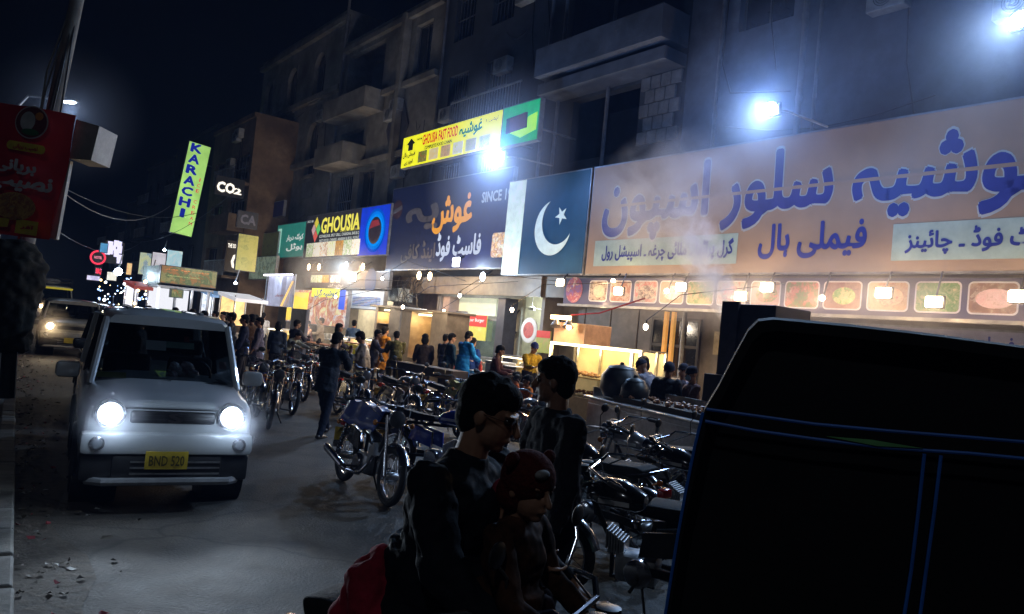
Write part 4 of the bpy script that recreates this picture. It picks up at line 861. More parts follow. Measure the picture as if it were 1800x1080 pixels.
for (x, y, r_, lb, zc) in ((.45, .35, .33, 'big soot black drum on the left end of the steel counter', .98), (1.0, .3, .22, 'smaller round soot black pot right of the big drum on the counter', .98)):
    q = sc.matrix_basis @ Vector((x, y, 0)); q = Vector((A.x + u.x * x - u.y * y, A.y + u.y * x + u.x * y, 0)); t = thing('cooking_pot', lb, 'pot', (q.x, q.y, zc), an)
    p = MB(); p.lathe((0, 0, 0), [(.1, 0), (r_ * .8, .03), (r_, r_ * .5), (r_ * .97, r_ * 1.1), (r_ * .7, r_ * 1.45), (r_ * .66, r_ * 1.5)], 'z', 24); obj('body', p, mat('soot_black', (.03, .028, .026), .45, grime=.3), t, smooth=True)
    p = MB(); p.lathe((0, 0, r_ * 1.5), [(r_ * .7, 0), (r_ * .6, .03), (.04, .06), (.03, .1)], 'z', 24); obj('lid', p, mat('soot_black'), t, smooth=True)
# dark cabinet standing by the rickshaw
r, c0, c1, c2, c3 = fboxthing('smoke_hood', 'tall dark sheet metal hood standing between the grill and the rickshaw', 'smoke hood', 1278, 534, 1357, 620, -5.3, .9, mat('dark_sheet_metal', (.06, .055, .07), .5, .3, grime=.5), zb=.9)
p = MB(); p.box(c0 - .04, c0 + .25, -5.36, -5.31, .9, c3 + .03); obj('front_flap', p, mat('dark_sheet_metal'), r)
r, c0, c1, c2, c3 = fboxthing('coal_bin', 'square black bin standing at the end of the grill counter', 'bin', 1237, 656, 1275, 720, -5.6, .6, mat('soot_black'), zb=.2)
# tables behind the counter with boxes and bread trays
def table(name, label, px0, px1, py, n, dep, topm, legm=GREYM, zt=None, cat='table'):
    a = FP(px0, py, n); b = FP(px1, py, n); z = zt or (a[1] + b[1]) / 2; r = fthing(name, label, cat, (a[0] + b[0]) / 2, n, FZ if n > -3.4 else 0)
    zb = FZ if n > -3.4 else 0; p = MB(); p.bbox(a[0], b[0], n, n + dep, z - .04, z, .01); obj('table_top', p, topm, r)
    for x in (a[0] + .06, b[0] - .1):
        for y in (n + .05, n + dep - .09): p = MB(); p.box(x, x + .045, y, y + .045, zb, z - .041); obj('leg', p, legm, r)
    return r, a[0], b[0], z
STYRO = mat('white_foam', (.72, .72, .7), .7, var=.05)
t, a, b, z = table('serving_table', 'long cloth covered serving table with white boxes beside the blue tunic man', 822, 960, 668, -4.2, .8, mat('grey_cloth', (.3, .28, .27), .8), zt=.82)
p = MB(); p.box(a + .05, b - .05, -4.22, -4.205, .3, .79); obj('skirt', p, mat('brown_cloth', (.14, .09, .07), .8, bump=.5), t)
for j, (x, y, w_, h_, lb) in enumerate(((852, 634, 30, 26, 'big white foam box on the serving table, nearest the blue tunic man'), (880, 641, 26, 22, 'second white foam box right of the big one on the table'), (822, 657, 22, 6, 'flat white paper tray on the left end of the serving table'), (893, 662, 22, 10, 'low white carton at the front edge of the serving table'))):
    xa = sx(x, 650, -4.1); xb = sx(x + w_, 650, -4.1); hh = h_ / 68; t = fthing('food_box', lb, 'box', (xa + xb) / 2, -4.1, z); p = MB(); p.bbox(xa, xb, -4.1, -3.7, z + .001, z + hh * .85, .02); obj('box_body', p, STYRO, t); p = MB(); p.bbox(xa - .01, xb + .01, -4.11, -3.69, z + hh * .85 + .001, z + hh, .015); obj('lid', p, STYRO, t)
c = sx(838, 650, -4.1); t = fthing('sauce_bottle', 'red sauce bottle standing left of the white boxes', 'bottle', c, -4.0, z); p = MB(); p.lathe((c, -4, z), [(.045, 0), (.05, .02), (.05, .2), (.02, .26), (.015, .33)], 'z', 12); obj('bottle', p, mat('red_sauce', (.5, .03, .02), .3), t, smooth=True); p = MB(); p.lathe((c, -4, z + .33), [(.02, 0), (.012, .05)], 'z', 10); obj('cap', p, STYRO, t)
c = sx(965, 660, -4.0); t = fthing('yellow_drum', 'bright yellow plastic drum beside the man in the yellow tunic', 'drum', c, -3.9, .82); p = MB(); p.lathe((c, -3.9, .82), [(.14, 0), (.17, .02), (.17, .3), (.12, .34), (.05, .35)], 'z', 18); obj('drum', p, mat('yellow_plastic', (.75, .42, .04), .4), t, smooth=True)
# wooden bench beam
a = FP(691, 636, -5.0); b = FP(799, 650, -5.0); zb_ = (a[1] + b[1]) / 2; t = fthing('wooden_bench', 'heavy plank bench with a pale sawn end in front of the oven cabinets', 'bench', (a[0] + b[0]) / 2, -5, 0)
p = MB(); p.bbox(a[0], b[0], -5.05, -4.6, zb_ - .22, zb_, .01); obj('plank', p, mat('dark_bench_wood', (.13, .10, .075), .75, bump=.4, grime=.5), t)
for x in (a[0] + .3, b[0] - .5): p = MB(); p.box(x, x + .12, -5, -4.7, 0, zb_ - .221); obj('leg', p, WOOD, t)
p = MB(); p.box(b[0] - .75, b[0] - .02, -5.064, -5.052, zb_ - .21, zb_ - .01); obj('pale_end', p, mat('sawn_timber', (.42, .3, .15), .7), t)
# oven cabinets
def oven(name, label, px0, px1, g0, g1, pyt, pyb, n, flame):
    a = sx(px0, 580, n); b = sx(px1, 580, n); x0 = sx(g0, 580, n); x1 = sx(g1, 580, n); zt = FP((px0 + px1) / 2, pyt, n)[1]; z0 = FP((g0 + g1) / 2, pyb, n)[1]
    t = fthing(name, label, 'oven', (a + b) / 2, n, FZ); cm = mat('cabinet_tin', (.22, .19, .16), .5, .3, grime=.7)
    p = MB(); p.box(a, x0, n, n + .8, FZ, zt); obj('side_wall', p, cm, t); p = MB(); p.box(x1, b, n, n + .8, FZ, zt); obj('side_wall', p, cm, t); p = MB(); p.box(x0, x1, n + .75, n + .8, FZ, zt); obj('back_panel', p, lit('oven_lining', (.6, .42, .16), .12), t)
    p = MB(); p.box(x0, x1, n + .002, n + .749, FZ, z0); obj('base', p, cm, t); p = MB(); p.bbox(a - .25, b + .25, n - .12, n + .85, zt + .002, zt + .07, .012); obj('top', p, cm, t)
    p = MB(); p.box(x0 + .08, x1 - .08, n + .2, n + .35, zt - .1, zt - .05); obj('lamp', p, STRIP, t); point(FW((x0 + x1) / 2, n + .35, zt - .25), 50, (1, .62, .22), .1)
    if flame:
        p = MB(); rnd = random.Random(3)
        for i in range(26): xx = rnd.uniform(x0 + .1, x1 - .1); p.ell((xx, n + rnd.uniform(.15, .6), z0 + rnd.uniform(.05, .2)), (.05, .05, .09), nu=6, nv=5)
        obj('glowing_coal', p, glow('ember', (1, .28, .04), 1.6), t, kind='stuff')
    else:
        for z in (.4, .8): p = MB(); p.box(x0, x1, n + .05, n + .72, z0 + z, z0 + z + .02); obj('shelf', p, cm, t)
    return t
oven('ember_oven', 'upright tin cabinet lit amber inside with glowing embers at its foot', 703, 784, 721, 757, 549, 632, -2.6, True)
oven('roll_cabinet', 'tin snack cabinet glowing orange behind the man in the orange shirt', 657, 701, 661, 682, 541, 590, -2.2, False)
# white bucket and low tables near the seated customers
c = sx(720, 620, -4.4); t = fthing('white_bucket', 'white plastic bucket on the bench behind the olive clothed man', 'bucket', c, -4.6, zb_); p = MB(); p.lathe((c, -4.8, zb_), [(.12, 0), (.13, .01), (.16, .3), (.165, .31), (.15, .31)], 'z', 18); obj('bucket', p, STYRO, t, smooth=True)
t, a, b, z = table('orange_stall_table', 'small table with an orange top and yellow front near the shawled person', 606, 641, 590, -4.2, .9, mat('orange_laminate', (.6, .2, .04), .5), zt=1.15)
p = MB(); p.box(a, b, -4.24, -4.21, .55, 1.1); obj('yellow_front', p, lit('yellow_front_print', (.5, .4, .03), .2), t)
t, a, b, z = table('steel_prep_table', 'steel preparation table heaped with white packets in the grill shop', 560, 610, 577, -2.6, .9, STEEL, zt=1.05)
p = MB(); rnd = random.Random(5)
for i in range(10): x = rnd.uniform(a + .1, b - .3); p.box(x, x + .22, -2.5 + rnd.random() * .4, -2.2 + rnd.random() * .3, z + .002, z + rnd.uniform(.05, .2))
obj('packet', p, STYRO, t, kind='stuff')
t, a, b, z = table('grill_table', 'smoking charcoal grill table with skewers under the printed banner', 520, 590, 612, -4.6, .8, mat('charred_iron'), zt=.92)
p = MB()
for i in range(22): x = a + .1 + (b - a - .2) * i / 22; p.tube([(x, -4.55, z + .04), (x, -4.0, z + .04)], .02, 5)
obj('skewer', p, food('grilled_meat', [(.2, .07, .03)], 0, 20), t, kind='stuff')
t, a, b, z = table('bun_table', 'lit snack counter with yellow trays left of the smoking grill', 466, 514, 582, -3.4, .8, mat('yellow_tray', (.5, .35, .08), .5), zt=1.05)
p = MB(); p.box(a, b, -3.43, -3.41, .9, 1.03); obj('lit_edge', p, glow('warm_edge', (1, .7, .3), 1.3), t)
r, c0, c1, c2, c3 = fboxthing('grey_menu_slab', 'tall dull grey board standing upright beside the smoking grill', 'board', 513, 542, 534, 592, -5.0, .12, mat('grey_slab', (.17, .17, .19), .6), zb=0)
# white cloth screen with a tube lamp
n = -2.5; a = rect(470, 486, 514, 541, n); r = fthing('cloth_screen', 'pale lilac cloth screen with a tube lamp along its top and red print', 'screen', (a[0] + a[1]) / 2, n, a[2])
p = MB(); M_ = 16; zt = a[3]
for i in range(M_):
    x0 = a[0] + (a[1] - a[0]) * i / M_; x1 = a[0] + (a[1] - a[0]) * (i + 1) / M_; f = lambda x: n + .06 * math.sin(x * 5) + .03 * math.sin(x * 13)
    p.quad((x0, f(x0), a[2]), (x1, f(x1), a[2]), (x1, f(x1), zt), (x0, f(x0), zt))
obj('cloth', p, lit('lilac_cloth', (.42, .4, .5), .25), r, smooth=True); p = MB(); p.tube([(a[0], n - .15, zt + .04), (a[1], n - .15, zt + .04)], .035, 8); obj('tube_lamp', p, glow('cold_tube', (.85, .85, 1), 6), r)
put('حلیم بریانی', r, 484, 517, 498, 523, n - .12, mat('red_sauce'), .03); p = MB()
for x in (a[0], a[1]): p = MB(); p.tube([(x, n, FZ), (x, n, zt + .08)], .03, 6); obj('pole', p, GREYM, r)
point(FW((a[0] + a[1]) / 2, n - .4, zt), 30, COOL, .1)
p = MB(); q0 = rect(500, 495, 512, 540, n); p.prism([(q0[1], n - .1, q0[3]), (q0[1] + .12, n - .1, q0[3]), (q0[0] + .2, n - .1, q0[2]), (q0[0] + .05, n - .1, q0[2])], (0, .04, 0)); obj('lit_batten', p, glow('amber_edge', (1, .62, .2), 1.3), r)
# far canopied stalls
def stall(name, label, px0, py0, px1, py1, n, canopy, inner, dep=2.0, drop=.5, es=1.0):
    a = rect(px0, py0, px1, py1, n); r = fthing(name, label, 'stall', (a[0] + a[1]) / 2, n, 0)
    p = MB(); p.prism([(a[0], n, a[3]), (a[0], n - .35, a[3] - drop), (a[0], n - .33, a[3] - drop - .03), (a[0], n + dep, a[3] - .03), (a[0], n + dep, a[3] + .2)], (a[1] - a[0], 0, 0)); obj('canopy', p, canopy, r)
    for x in (a[0] + .05, a[1] - .05):
        for y in (n, n + dep - .1): p = MB(); p.tube([(x, y, 0), (x, y, a[3] - .05)], .035, 6); obj('pole', p, GREYM, r)
    p = MB(); p.box(a[0] + .1, a[1] - .1, n + .1, n + .8, .1, 1.0); obj('counter', p, W_GREY, r); p = MB(); p.box(a[0] + .1, a[1] - .1, n + dep - .1, n + dep - .06, 1.1, a[3] - .1); obj('back_panel', p, inner, r)
    return r, a
def endstall(name, label, px0, py0, px1, py1, nref, canopy, inner, pyb=None, dep=1.8, cth=.12, lightp=40, lc=(.9, .92, 1), fascia=None):
    """a stall whose open side is square to the street; px0..px1 is its width"""
    s = FP((px0 + px1) / 2, py1, nref)[0]
    def q_(px, py): d = ray(px, py); t = (FO.dot(EX) + s) / d.dot(EX); p = d * t; return ((p - FO).dot(EY), EYE + p.z)
    n0_, za = q_(px0, py0); n1_, zb_ = q_(px1, py0); nlo, nhi = min(n0_, n1_), max(n0_, n1_); zt = (za + zb_) / 2; zc_ = q_((px0 + px1) / 2, py1)[1]
    r = thing(name, label, 'stall', FW(s, (nlo + nhi) / 2, 0), FRZ, None, (s, (nlo + nhi) / 2, 0))
    p = MB(); p.prism([(s + .35, nlo - .1, zt - .22), (s + .35, nlo - .1, zt - .22 + cth), (s - dep, nlo - .1, zt + cth), (s - dep, nlo - .1, zt)], (0, nhi - nlo + .2, 0)); obj('canopy', p, canopy, r)
    for y in (nlo, nhi):
        for x in (s, s - dep): p = MB(); p.tube([(x, y, 0), (x, y, zt)], .03, 6); obj('pole', p, GREYM, r)
    p = MB(); p.box(s - .6, s, nlo + .1, nhi - .1, .1, .95); obj('counter', p, W_GREY, r); p = MB(); p.box(s - dep, s - dep + .04, nlo + .05, nhi - .05, 1.2, zt - .02); obj('back_panel', p, inner, r)
    if lightp: point(FW(s - .4, (nlo + nhi) / 2, zt - .4), lightp, lc, .12)
    return r, s, nlo, nhi, zt
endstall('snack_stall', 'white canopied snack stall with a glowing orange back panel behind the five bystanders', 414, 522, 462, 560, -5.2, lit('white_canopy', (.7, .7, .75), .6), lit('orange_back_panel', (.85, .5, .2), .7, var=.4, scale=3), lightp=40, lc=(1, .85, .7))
GK = food('kiosk_green_print', [(.06, .12, .03), (.3, .12, .03), (.05, .1, .03), (.25, .22, .08), (.06, .12, .04)], .5, 2.2)
ki, at, pt, s_k = facing('green_food_kiosk', 'two tiered kiosk with green printed fascia boards and a glaring white counter', 283, 471, 380, 503, -6.0, GK, depth=.3, cat='kiosk')
cn_ = at(283, 470); cx_ = at(380, 480); nlo, nhi = min(cn_[0], cx_[0]), max(cn_[0], cx_[0])
zt = at(330, 472)[1]; z1_ = at(330, 505)[1]; z2_ = at(330, 526)[1]
pt('کراچی فوڈ کارنر', 290, 474, 368, 481, lit('orange_print', (.7, .22, .05), .6), .03); pt('FALOODA ICE CREAM', 295, 485, 350, 490, lit('kiosk_pale_print', (.4, .5, .2), .5), .03)
p = MB(); p.box(s_k - 3.2, s_k - .31, nlo, nlo + .08, z1_, zt); obj('side_fascia', p, lit('kiosk_side_print', (.1, .16, .15), .3, var=.5), ki)
p = MB(); p.box(s_k - .32, s_k - .1, nlo + .5, nhi - 1.2, z2_, z1_ - .12); o = obj('lower_fascia', p, mat('kiosk_frame', (.1, .13, .1), .5), ki); p = MB(); p.box(s_k - .099, s_k - .085, nlo + .55, nhi - 1.25, z2_ + .04, z1_ - .16); obj('lower_print', p, GK, ki)
p = MB(); p.box(s_k - 3, s_k - .1, nlo, nhi, z1_ - .1, z1_ - .03); obj('canopy', p, GREYM, ki)
p = MB(); p.box(s_k - 2.4, s_k - 2.35, nlo + .1, nhi - .4, 1.0, z1_ - .12); obj('lit_back', p, glow('white_kiosk_light', (.92, .93, 1), 1.0), ki); p = MB(); p.box(s_k - 1.2, s_k - .3, nlo + .2, nhi - .6, .1, 1.0); obj('counter', p, W_GREY, ki)
for i in range(4):
    y = nlo + .1 + i * (nhi - nlo - .2) / 3; p = MB(); p.tube([(s_k - .4, y, 0), (s_k - .4, y, z1_ - .1)], .06, 6); obj('pole', p, glow('white_lit_pole', (.9, .95, 1), 1.2) if i < 1 else GREYM, ki)
point(FW(s_k - .2, (nlo + nhi) / 2, 2.2), 90, (.85, .9, 1), .3); point(FW(s_k + 1.2, nhi - 1, zt + .5), 25, (.85, .9, 1), .3)
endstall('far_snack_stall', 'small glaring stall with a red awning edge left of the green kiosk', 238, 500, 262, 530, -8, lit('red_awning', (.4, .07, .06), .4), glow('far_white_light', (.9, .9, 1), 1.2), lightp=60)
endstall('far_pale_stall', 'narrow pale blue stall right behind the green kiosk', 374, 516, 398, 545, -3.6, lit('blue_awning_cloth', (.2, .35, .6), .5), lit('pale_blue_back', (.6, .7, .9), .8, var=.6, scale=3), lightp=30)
for (px, py, n_, rad, es, m, nm, lb) in ((289, 440, -2, .16, 1, BULBC, 'round_lamp', 'small round white lamp above the hoardings beyond the kiosk'), (414, 498, -4, .11, 1, BULBC, 'round_lamp', 'round white lamp hanging below the soda sign'), (266, 487, -7, .26, 1, BULBC, 'round_lamp', 'blinding round white lamp on the left corner of the green kiosk'), (208, 478, -8, .3, 1, BULBC, 'round_lamp', 'blinding lamp over the white stall at the end of the street')):
    c = FP(px, py, n_); t = fthing(nm, lb, 'lamp', c[0], n_, c[1], 'round lamps above the far stalls'); p = MB(); p.ell((c[0], n_, c[1]), rad * .55, nu=12, nv=8); obj('globe', p, m, t, smooth=True)
    p = MB(); p.tube([(c[0], n_, c[1] + rad * .7), (c[0], n_ + .1, c[1] + rad + .5)], .03, 5); obj('bracket', p, GREYM, t); point(FW(c[0], n_ - rad, c[1]), 35, COOL, .2)

# ------------------------------------------------------------------ lamps on the boards
def flood(px, py, n, power, lb, size=.26, tgt=None):
    c = FP(px, py, n); t = fthing('flood_lamp', lb, 'flood lamp', c[0], n, c[1], 'cold flood lamps over the signboards')
    p = MB(); p.bbox(c[0] - size * .6, c[0] + size * .6, n + .02, n + .12, c[1] - size * .45, c[1] + size * .45, .02); obj('housing', p, SPRING, t)
    p = MB(); p.ell((c[0], n - .02, c[1]), (size * .52, .05, size * .4)); obj('lens', p, glow('flood_lens', (.75, .88, 1), 90), t, smooth=True)
    p = MB(); p.tube([(c[0], n + .12, c[1]), (c[0], n + .5, c[1] + .1), (c[0], NB if n > -2 else n + 2, c[1] + .15)], .025, 6); obj('arm', p, GREYM, t)
    point(FW(c[0], n - .16, c[1] - .05), power, BLUE, .12); spot(FW(c[0], n - .2, c[1] - .05), (-1.2, 7.5, 0), 880, (.5, .72, 1), 105, .8, .14)
flood(878, 275, -2.0, 480, 'dazzling cold flood lamp hanging at the right end of the yellow board', .36)
flood(1354, 192, -2.4, 430, 'dazzling cold flood lamp standing above the orange board lettering', .3)
flood(1796, 34, -2.4, 190, 'cold flood lamp high above the right end of the orange board', .3)
bl = [(985, 497, 1), (1087, 512, 1), (1078, 494, .4), (1197, 505, 1), (1172, 512, .3), (1302, 521, .8), (1348, 505, .9), (1445, 524, .35), (1553, 515, 1), (1642, 531, .8), (1790, 521, 1)]
for px, py, k in bl:
    c = FP(px, py, -.35); q = {985: 'leftmost warm lamp, beside the round badge of the photo band', 1087: 'warm lamp over the second photograph', 1078: 'small warm bulb above the second photograph', 1197: 'wide warm lamp over the fourth photograph', 1172: 'small warm bulb left of the wide lamp', 1302: 'warm lamp seen through the smoke over the sixth photograph', 1348: 'warm lamp over the seventh photograph', 1445: 'small warm bulb between the eighth and ninth photographs', 1553: 'warm lamp over the tenth photograph', 1642: 'warm lamp over the green garnished photograph', 1790: 'rightmost warm lamp at the edge of the photo band'}[px]
    t = fthing('warm_bulb', q, 'lamp', c[0], -.35, c[1], 'warm lamps under the orange board'); big = k > .6
    p = MB(); 
    if big: p.bbox(c[0] - .15, c[0] + .15, -.39, -.33, c[1] - .1, c[1] + .1, .03)
    else: p.ell((c[0], -.35, c[1]), .06)
    obj('bulb', p, glow('warm_flood_glass', (1, .74, .46), 30), t, smooth=True); p = MB(); p.tube([(c[0], -.3, c[1] + .05), (c[0], -.1, z0 + .02)], .02, 6); obj('holder', p, BLACKP, t)
    if big: p = MB(); p.bbox(c[0] - .17, c[0] + .17, -.325, -.27, c[1] - .12, c[1] + .12, .02); obj('housing', p, BLACKP, t)
    point(FW(c[0], -.5, c[1] - .05), 55 * k, WARM, .06)
for px, py, n_, m, col, pw, lb in ((545, 470, -1, 'w', WARM, 26, 'leftmost warm spot lamp over the grill shop'), (563, 470, -1, 'w', WARM, 26, 'second warm spot lamp over the grill shop'), (611, 467, -1, 'c', COOL, 26, 'cold spot lamp over the lower grill board'), (640, 470, -1, 'w', WARM, 16, 'orange tinted spot lamp right of the cold one'), (621, 487, -1.6, 'cc', COOL, 24, 'square glaring white lamp in front of the lower grill board'),
        (739, 485, -.4, 'w', WARM, 24, 'left lamp of the warm pair over the wire tangle'), (758, 486, -.4, 'w', WARM, 24, 'right lamp of the warm pair over the wire tangle'), (851, 487, -.4, 'c', COOL, 46, 'flat cold lamp under the navy board'), (802, 461, -.35, 'cc', COOL, 22, 'square white lamp fixed below the white Urdu letters')):
    c = FP(px, py, n_); t = fthing('spot_lamp', lb, 'lamp', c[0], n_, c[1], 'spot lamps over the shop fronts'); p = MB()
    if m == 'cc': p.bbox(c[0] - .2, c[0] + .2, n_ - .03, n_ + .02, c[1] - .16, c[1] + .16, .02)
    else: p.lathe((c[0], n_, c[1]), [(.04, .0), (.13, -.05), (.15, -.06), (.02, -.075)], 'y', 14)
    obj('lens', p, glow('warm_spot_glass', (1, .7, .4), 14) if m == 'w' else glow('cold_spot_glass', (.8, .9, 1), 14), t); p = MB(); p.tube([(c[0], n_ + .02, c[1] + .05), (c[0], n_ + .3, c[1] + .25)], .03, 6); obj('arm', p, SPRING, t)
    point(FW(c[0], n_ - .2, c[1] - .1), pw * 5, col, .08)
# light inside the shops
point(FW(sx(830, 560, 3), 3.0, 3.2), 420, (1, .95, .8), .3); point(FW(sx(925, 560, 3), 3.4, 3.0), 380, (.95, 1, .9), .3); point(FW(sx(600, 560, 1.5), 1.2, 3.2), 500, (1, .85, .7), .3); point(FW(sx(1060, 560, .3), .2, 2.9), 40, WARM, .2)
# street lamp beyond the banner
c = D(124, 183, 30); t = thing('street_lamp', 'street lamp glowing on a bent pole above the grey box of the red banner', 'street lamp', (c.x - 2.2, c.y, 0)); p = MB(); p.tube([(0, 0, 0), (0, 0, c.z - .5), (.5, 0, c.z + .15), (1.7, 0, c.z + .15)], [.09, .07, .05, .04], 8); obj('pole', p, GREYM, t, smooth=True)
p = MB(); p.bbox(1.6, 2.45, -.12, .12, c.z + .08, c.z + .2, .04); obj('lamp_head', p, GREYM, t); p = MB(); p.ell((2.15, 0, c.z + .06), (.26, .1, .05)); obj('lens', p, glow('street_lens', (.85, .93, 1), 26), t); point((c.x, c.y, c.z - .25), 160, (.5, .68, 1), .15)
# added fill: an unseen lamp behind the camera lights road, car and banner
# it is shaped like the street lamp in view and set on the median
t = thing('street_lamp', 'unseen lamp added on the median behind the camera as fill for road and car', 'street lamp', (-3.4, -3.5, 0)); p = MB(); p.tube([(0, 0, 0), (0, 0, 7.6), (.5, 0, 8.1), (1.6, 0, 8.1)], [.09, .07, .05, .04], 8); obj('pole', p, GREYM, t, smooth=True)
p = MB(); p.bbox(1.5, 2.3, -.12, .12, 8.03, 8.15, .04); obj('lamp_head', p, GREYM, t); point((-1.5, -3.5, 7.9), FILL_LAMP_BEHIND, (.8, .88, 1), .15)
# hanging overhead cables
cbl = thing('overhead_cable', 'thin overhead cables sagging across the dark street', 'cable', (0, 0, 0)); 
for (p0, p1, yd0, yd1) in (((100, 330), (300, 362), 24, 40), ((60, 300), (345, 375), 30, 48), ((95, 402), (250, 425), 30, 60), ((230, 425), (420, 330), 60, 40)):
    a = D(*p0, yd0); b = D(*p1, yd1); pts = [a.lerp(b, k / 10) - Vector((0, 0, .9 * 4 * (k / 10) * (1 - k / 10))) for k in range(11)]; p = MB(); p.tube(pts, .018, 4); obj('strand', p, mat('grey_cable', (.16, .17, .2), .6), cbl)

# two small lamps, bare bulbs added to brighten the stalls, cluttered lit counters
for px, py, n_, pw, cc, lb in ((672, 490, -2.8, 90, (1, .86, .7), 'small lamp on a pale pole right of the lower grill board'), (780, 547, -1.0, 60, (.9, .95, 1), 'small white lamp beside the glass door of the fast food hall'), (590, 522, -3.2, 90, (1, .8, .55), 'added fill bulb hanging in front of the grill banner'), (528, 558, -4.2, 60, (1, .8, .55), 'added fill bulb hanging left of the grill steam'), (708, 540, -3.6, 60, (1, .74, .45), 'added fill bulb hanging over the olive clothed customer'), (808, 520, -3.2, 100, (1, .84, .65), 'added fill bulb hanging over the blue tunic man'), (900, 545, -3.6, 90, (1, .82, .6), 'added fill bulb hanging left of the yellow tunic worker'), (1135, 575, -3.9, 80, (1, .76, .5), 'added fill bulb hanging right of the glass display case')):
    c = FP(px, py, n_); t = fthing('hanging_bulb', lb, 'bulb', c[0], n_, c[1], 'bare bulbs hung over the stalls'); p = MB(); p.ell((c[0], n_, c[1]), (.045, .045, .06)); obj('bulb', p, glow('bare_bulb_glass', (1, .82, .6), 22), t, smooth=True)
    p = MB(); p.tube([(c[0], n_, c[1] + .05), (c[0], n_, c[1] + .12)], .02, 6); obj('socket', p, BLACKP, t); p = MB(); p.tube([(c[0], n_, c[1] + .12), (c[0] + .1, n_ + .8, c[1] + .7), (c[0] + .2, .4 if n_ < .3 else n_ + 1, 3.6)], .008, 5); obj('wire', p, BLACKP, t, smooth=True)
    point(FW(c[0], n_ - .02, c[1] - .12), pw, cc, .05)
def food_counter(label, px0, px1, n, seed, zt=1.25):
    a, b = sx(px0, 590, n), sx(px1, 590, n); t = fthing('food_counter', label, 'counter', (a + b) / 2, n, 0, 'small lit food counters of the stalls'); rd = random.Random(seed)
    p = MB(); p.bbox(a, b, n, n + .6, .05, .8, .01); obj('cabinet', p, mat('painted_counter_%d' % (seed % 3), [(.3, .06, .04), (.35, .33, .3), (.25, .16, .05)][seed % 3], .5, grime=.5), t)
    for x in (a, b - .03):
        for y in (n, n + .57): p = MB(); p.box(x, x + .03, y, y + .03, .801, zt); obj('post', p, GREYM, t)
    p = MB(); p.box(a - .02, b + .02, n - .02, n + .62, zt, zt + .03); obj('top', p, GREYM, t); p = MB(); p.box(a + .04, b - .04, n - .015, n - .002, zt - .04, zt - .005); obj('light_strip', p, STRIP, t)
    p = MB(); p.box(a + .04, b - .04, n + .56, n + .565, .82, zt - .02); obj('lining', p, lit('case_lining', (.7, .55, .3), .3), t)
    for i in range(7): x = a + .1 + (b - a - .25) * i / 7; h_ = rd.uniform(.1, .3); p = MB(); p.lathe((x + .06, n + .28, .8), [(.05, 0), (.07, .02), (.075, h_), (.05, h_ + .02)], 'z', 12); obj('container', p, [STYRO, STEEL, mat('red_sauce'), mat('yellow_tray'), mat('orange_laminate')][rd.randrange(5)], t, smooth=True)
    point(FW((a + b) / 2, n + .25, zt - .1), 10, (1, .8, .5), .05)
for lb, x0, x1, n, sd in (('small lit counter of jars right beside the smoking grill', 588, 612, -4.0, 1), ('small lit counter of jars behind the orange topped table', 630, 655, -2.6, 2), ('red fronted lit counter left of the serving table', 770, 800, -2.4, 3), ('lit counter of tubs below the round plate sign', 885, 925, -1.6, 4), ('lit counter of tubs behind the thick haired teenager', 470, 496, -4.6, 5), ('lit counter of tubs left of the masked man', 1138, 1195, -2.6, 7)): food_counter(lb, x0, x1, n, sd)
# strings of little lamps over the crowded far end of the street
ls_ = fthing('light_string', 'scattered little white and yellow lamps over the crowded far end of the street', 'string lights', -62, -9, 2); rd = random.Random(21)
for k, m_ in enumerate((glow('tiny_white', (.85, .92, 1), 7), glow('tiny_yellow', (1, .75, .35), 6), glow('tiny_blue', (.3, .5, 1), 5))):
    p = MB()
    for i in range(20):
        px, py = rd.uniform(168, 268), rd.uniform(488, 536); n_ = rd.uniform(-12, -6); c = FP(px, py, n_); p.ell((c[0], n_, c[1]), rd.uniform(.012, .04), nu=6, nv=5)
    obj('little_lamp', p, m_, ls_, kind='stuff')
p = MB(); p.tube([(-80, -9, 3.2), (-66, -9, 2.9), (-52, -9, 3.2)], .015, 4); obj('wire', p, BLACKP, ls_)
point(FW(-62, -9, 3.4), 120, (.6, .75, 1), .5)
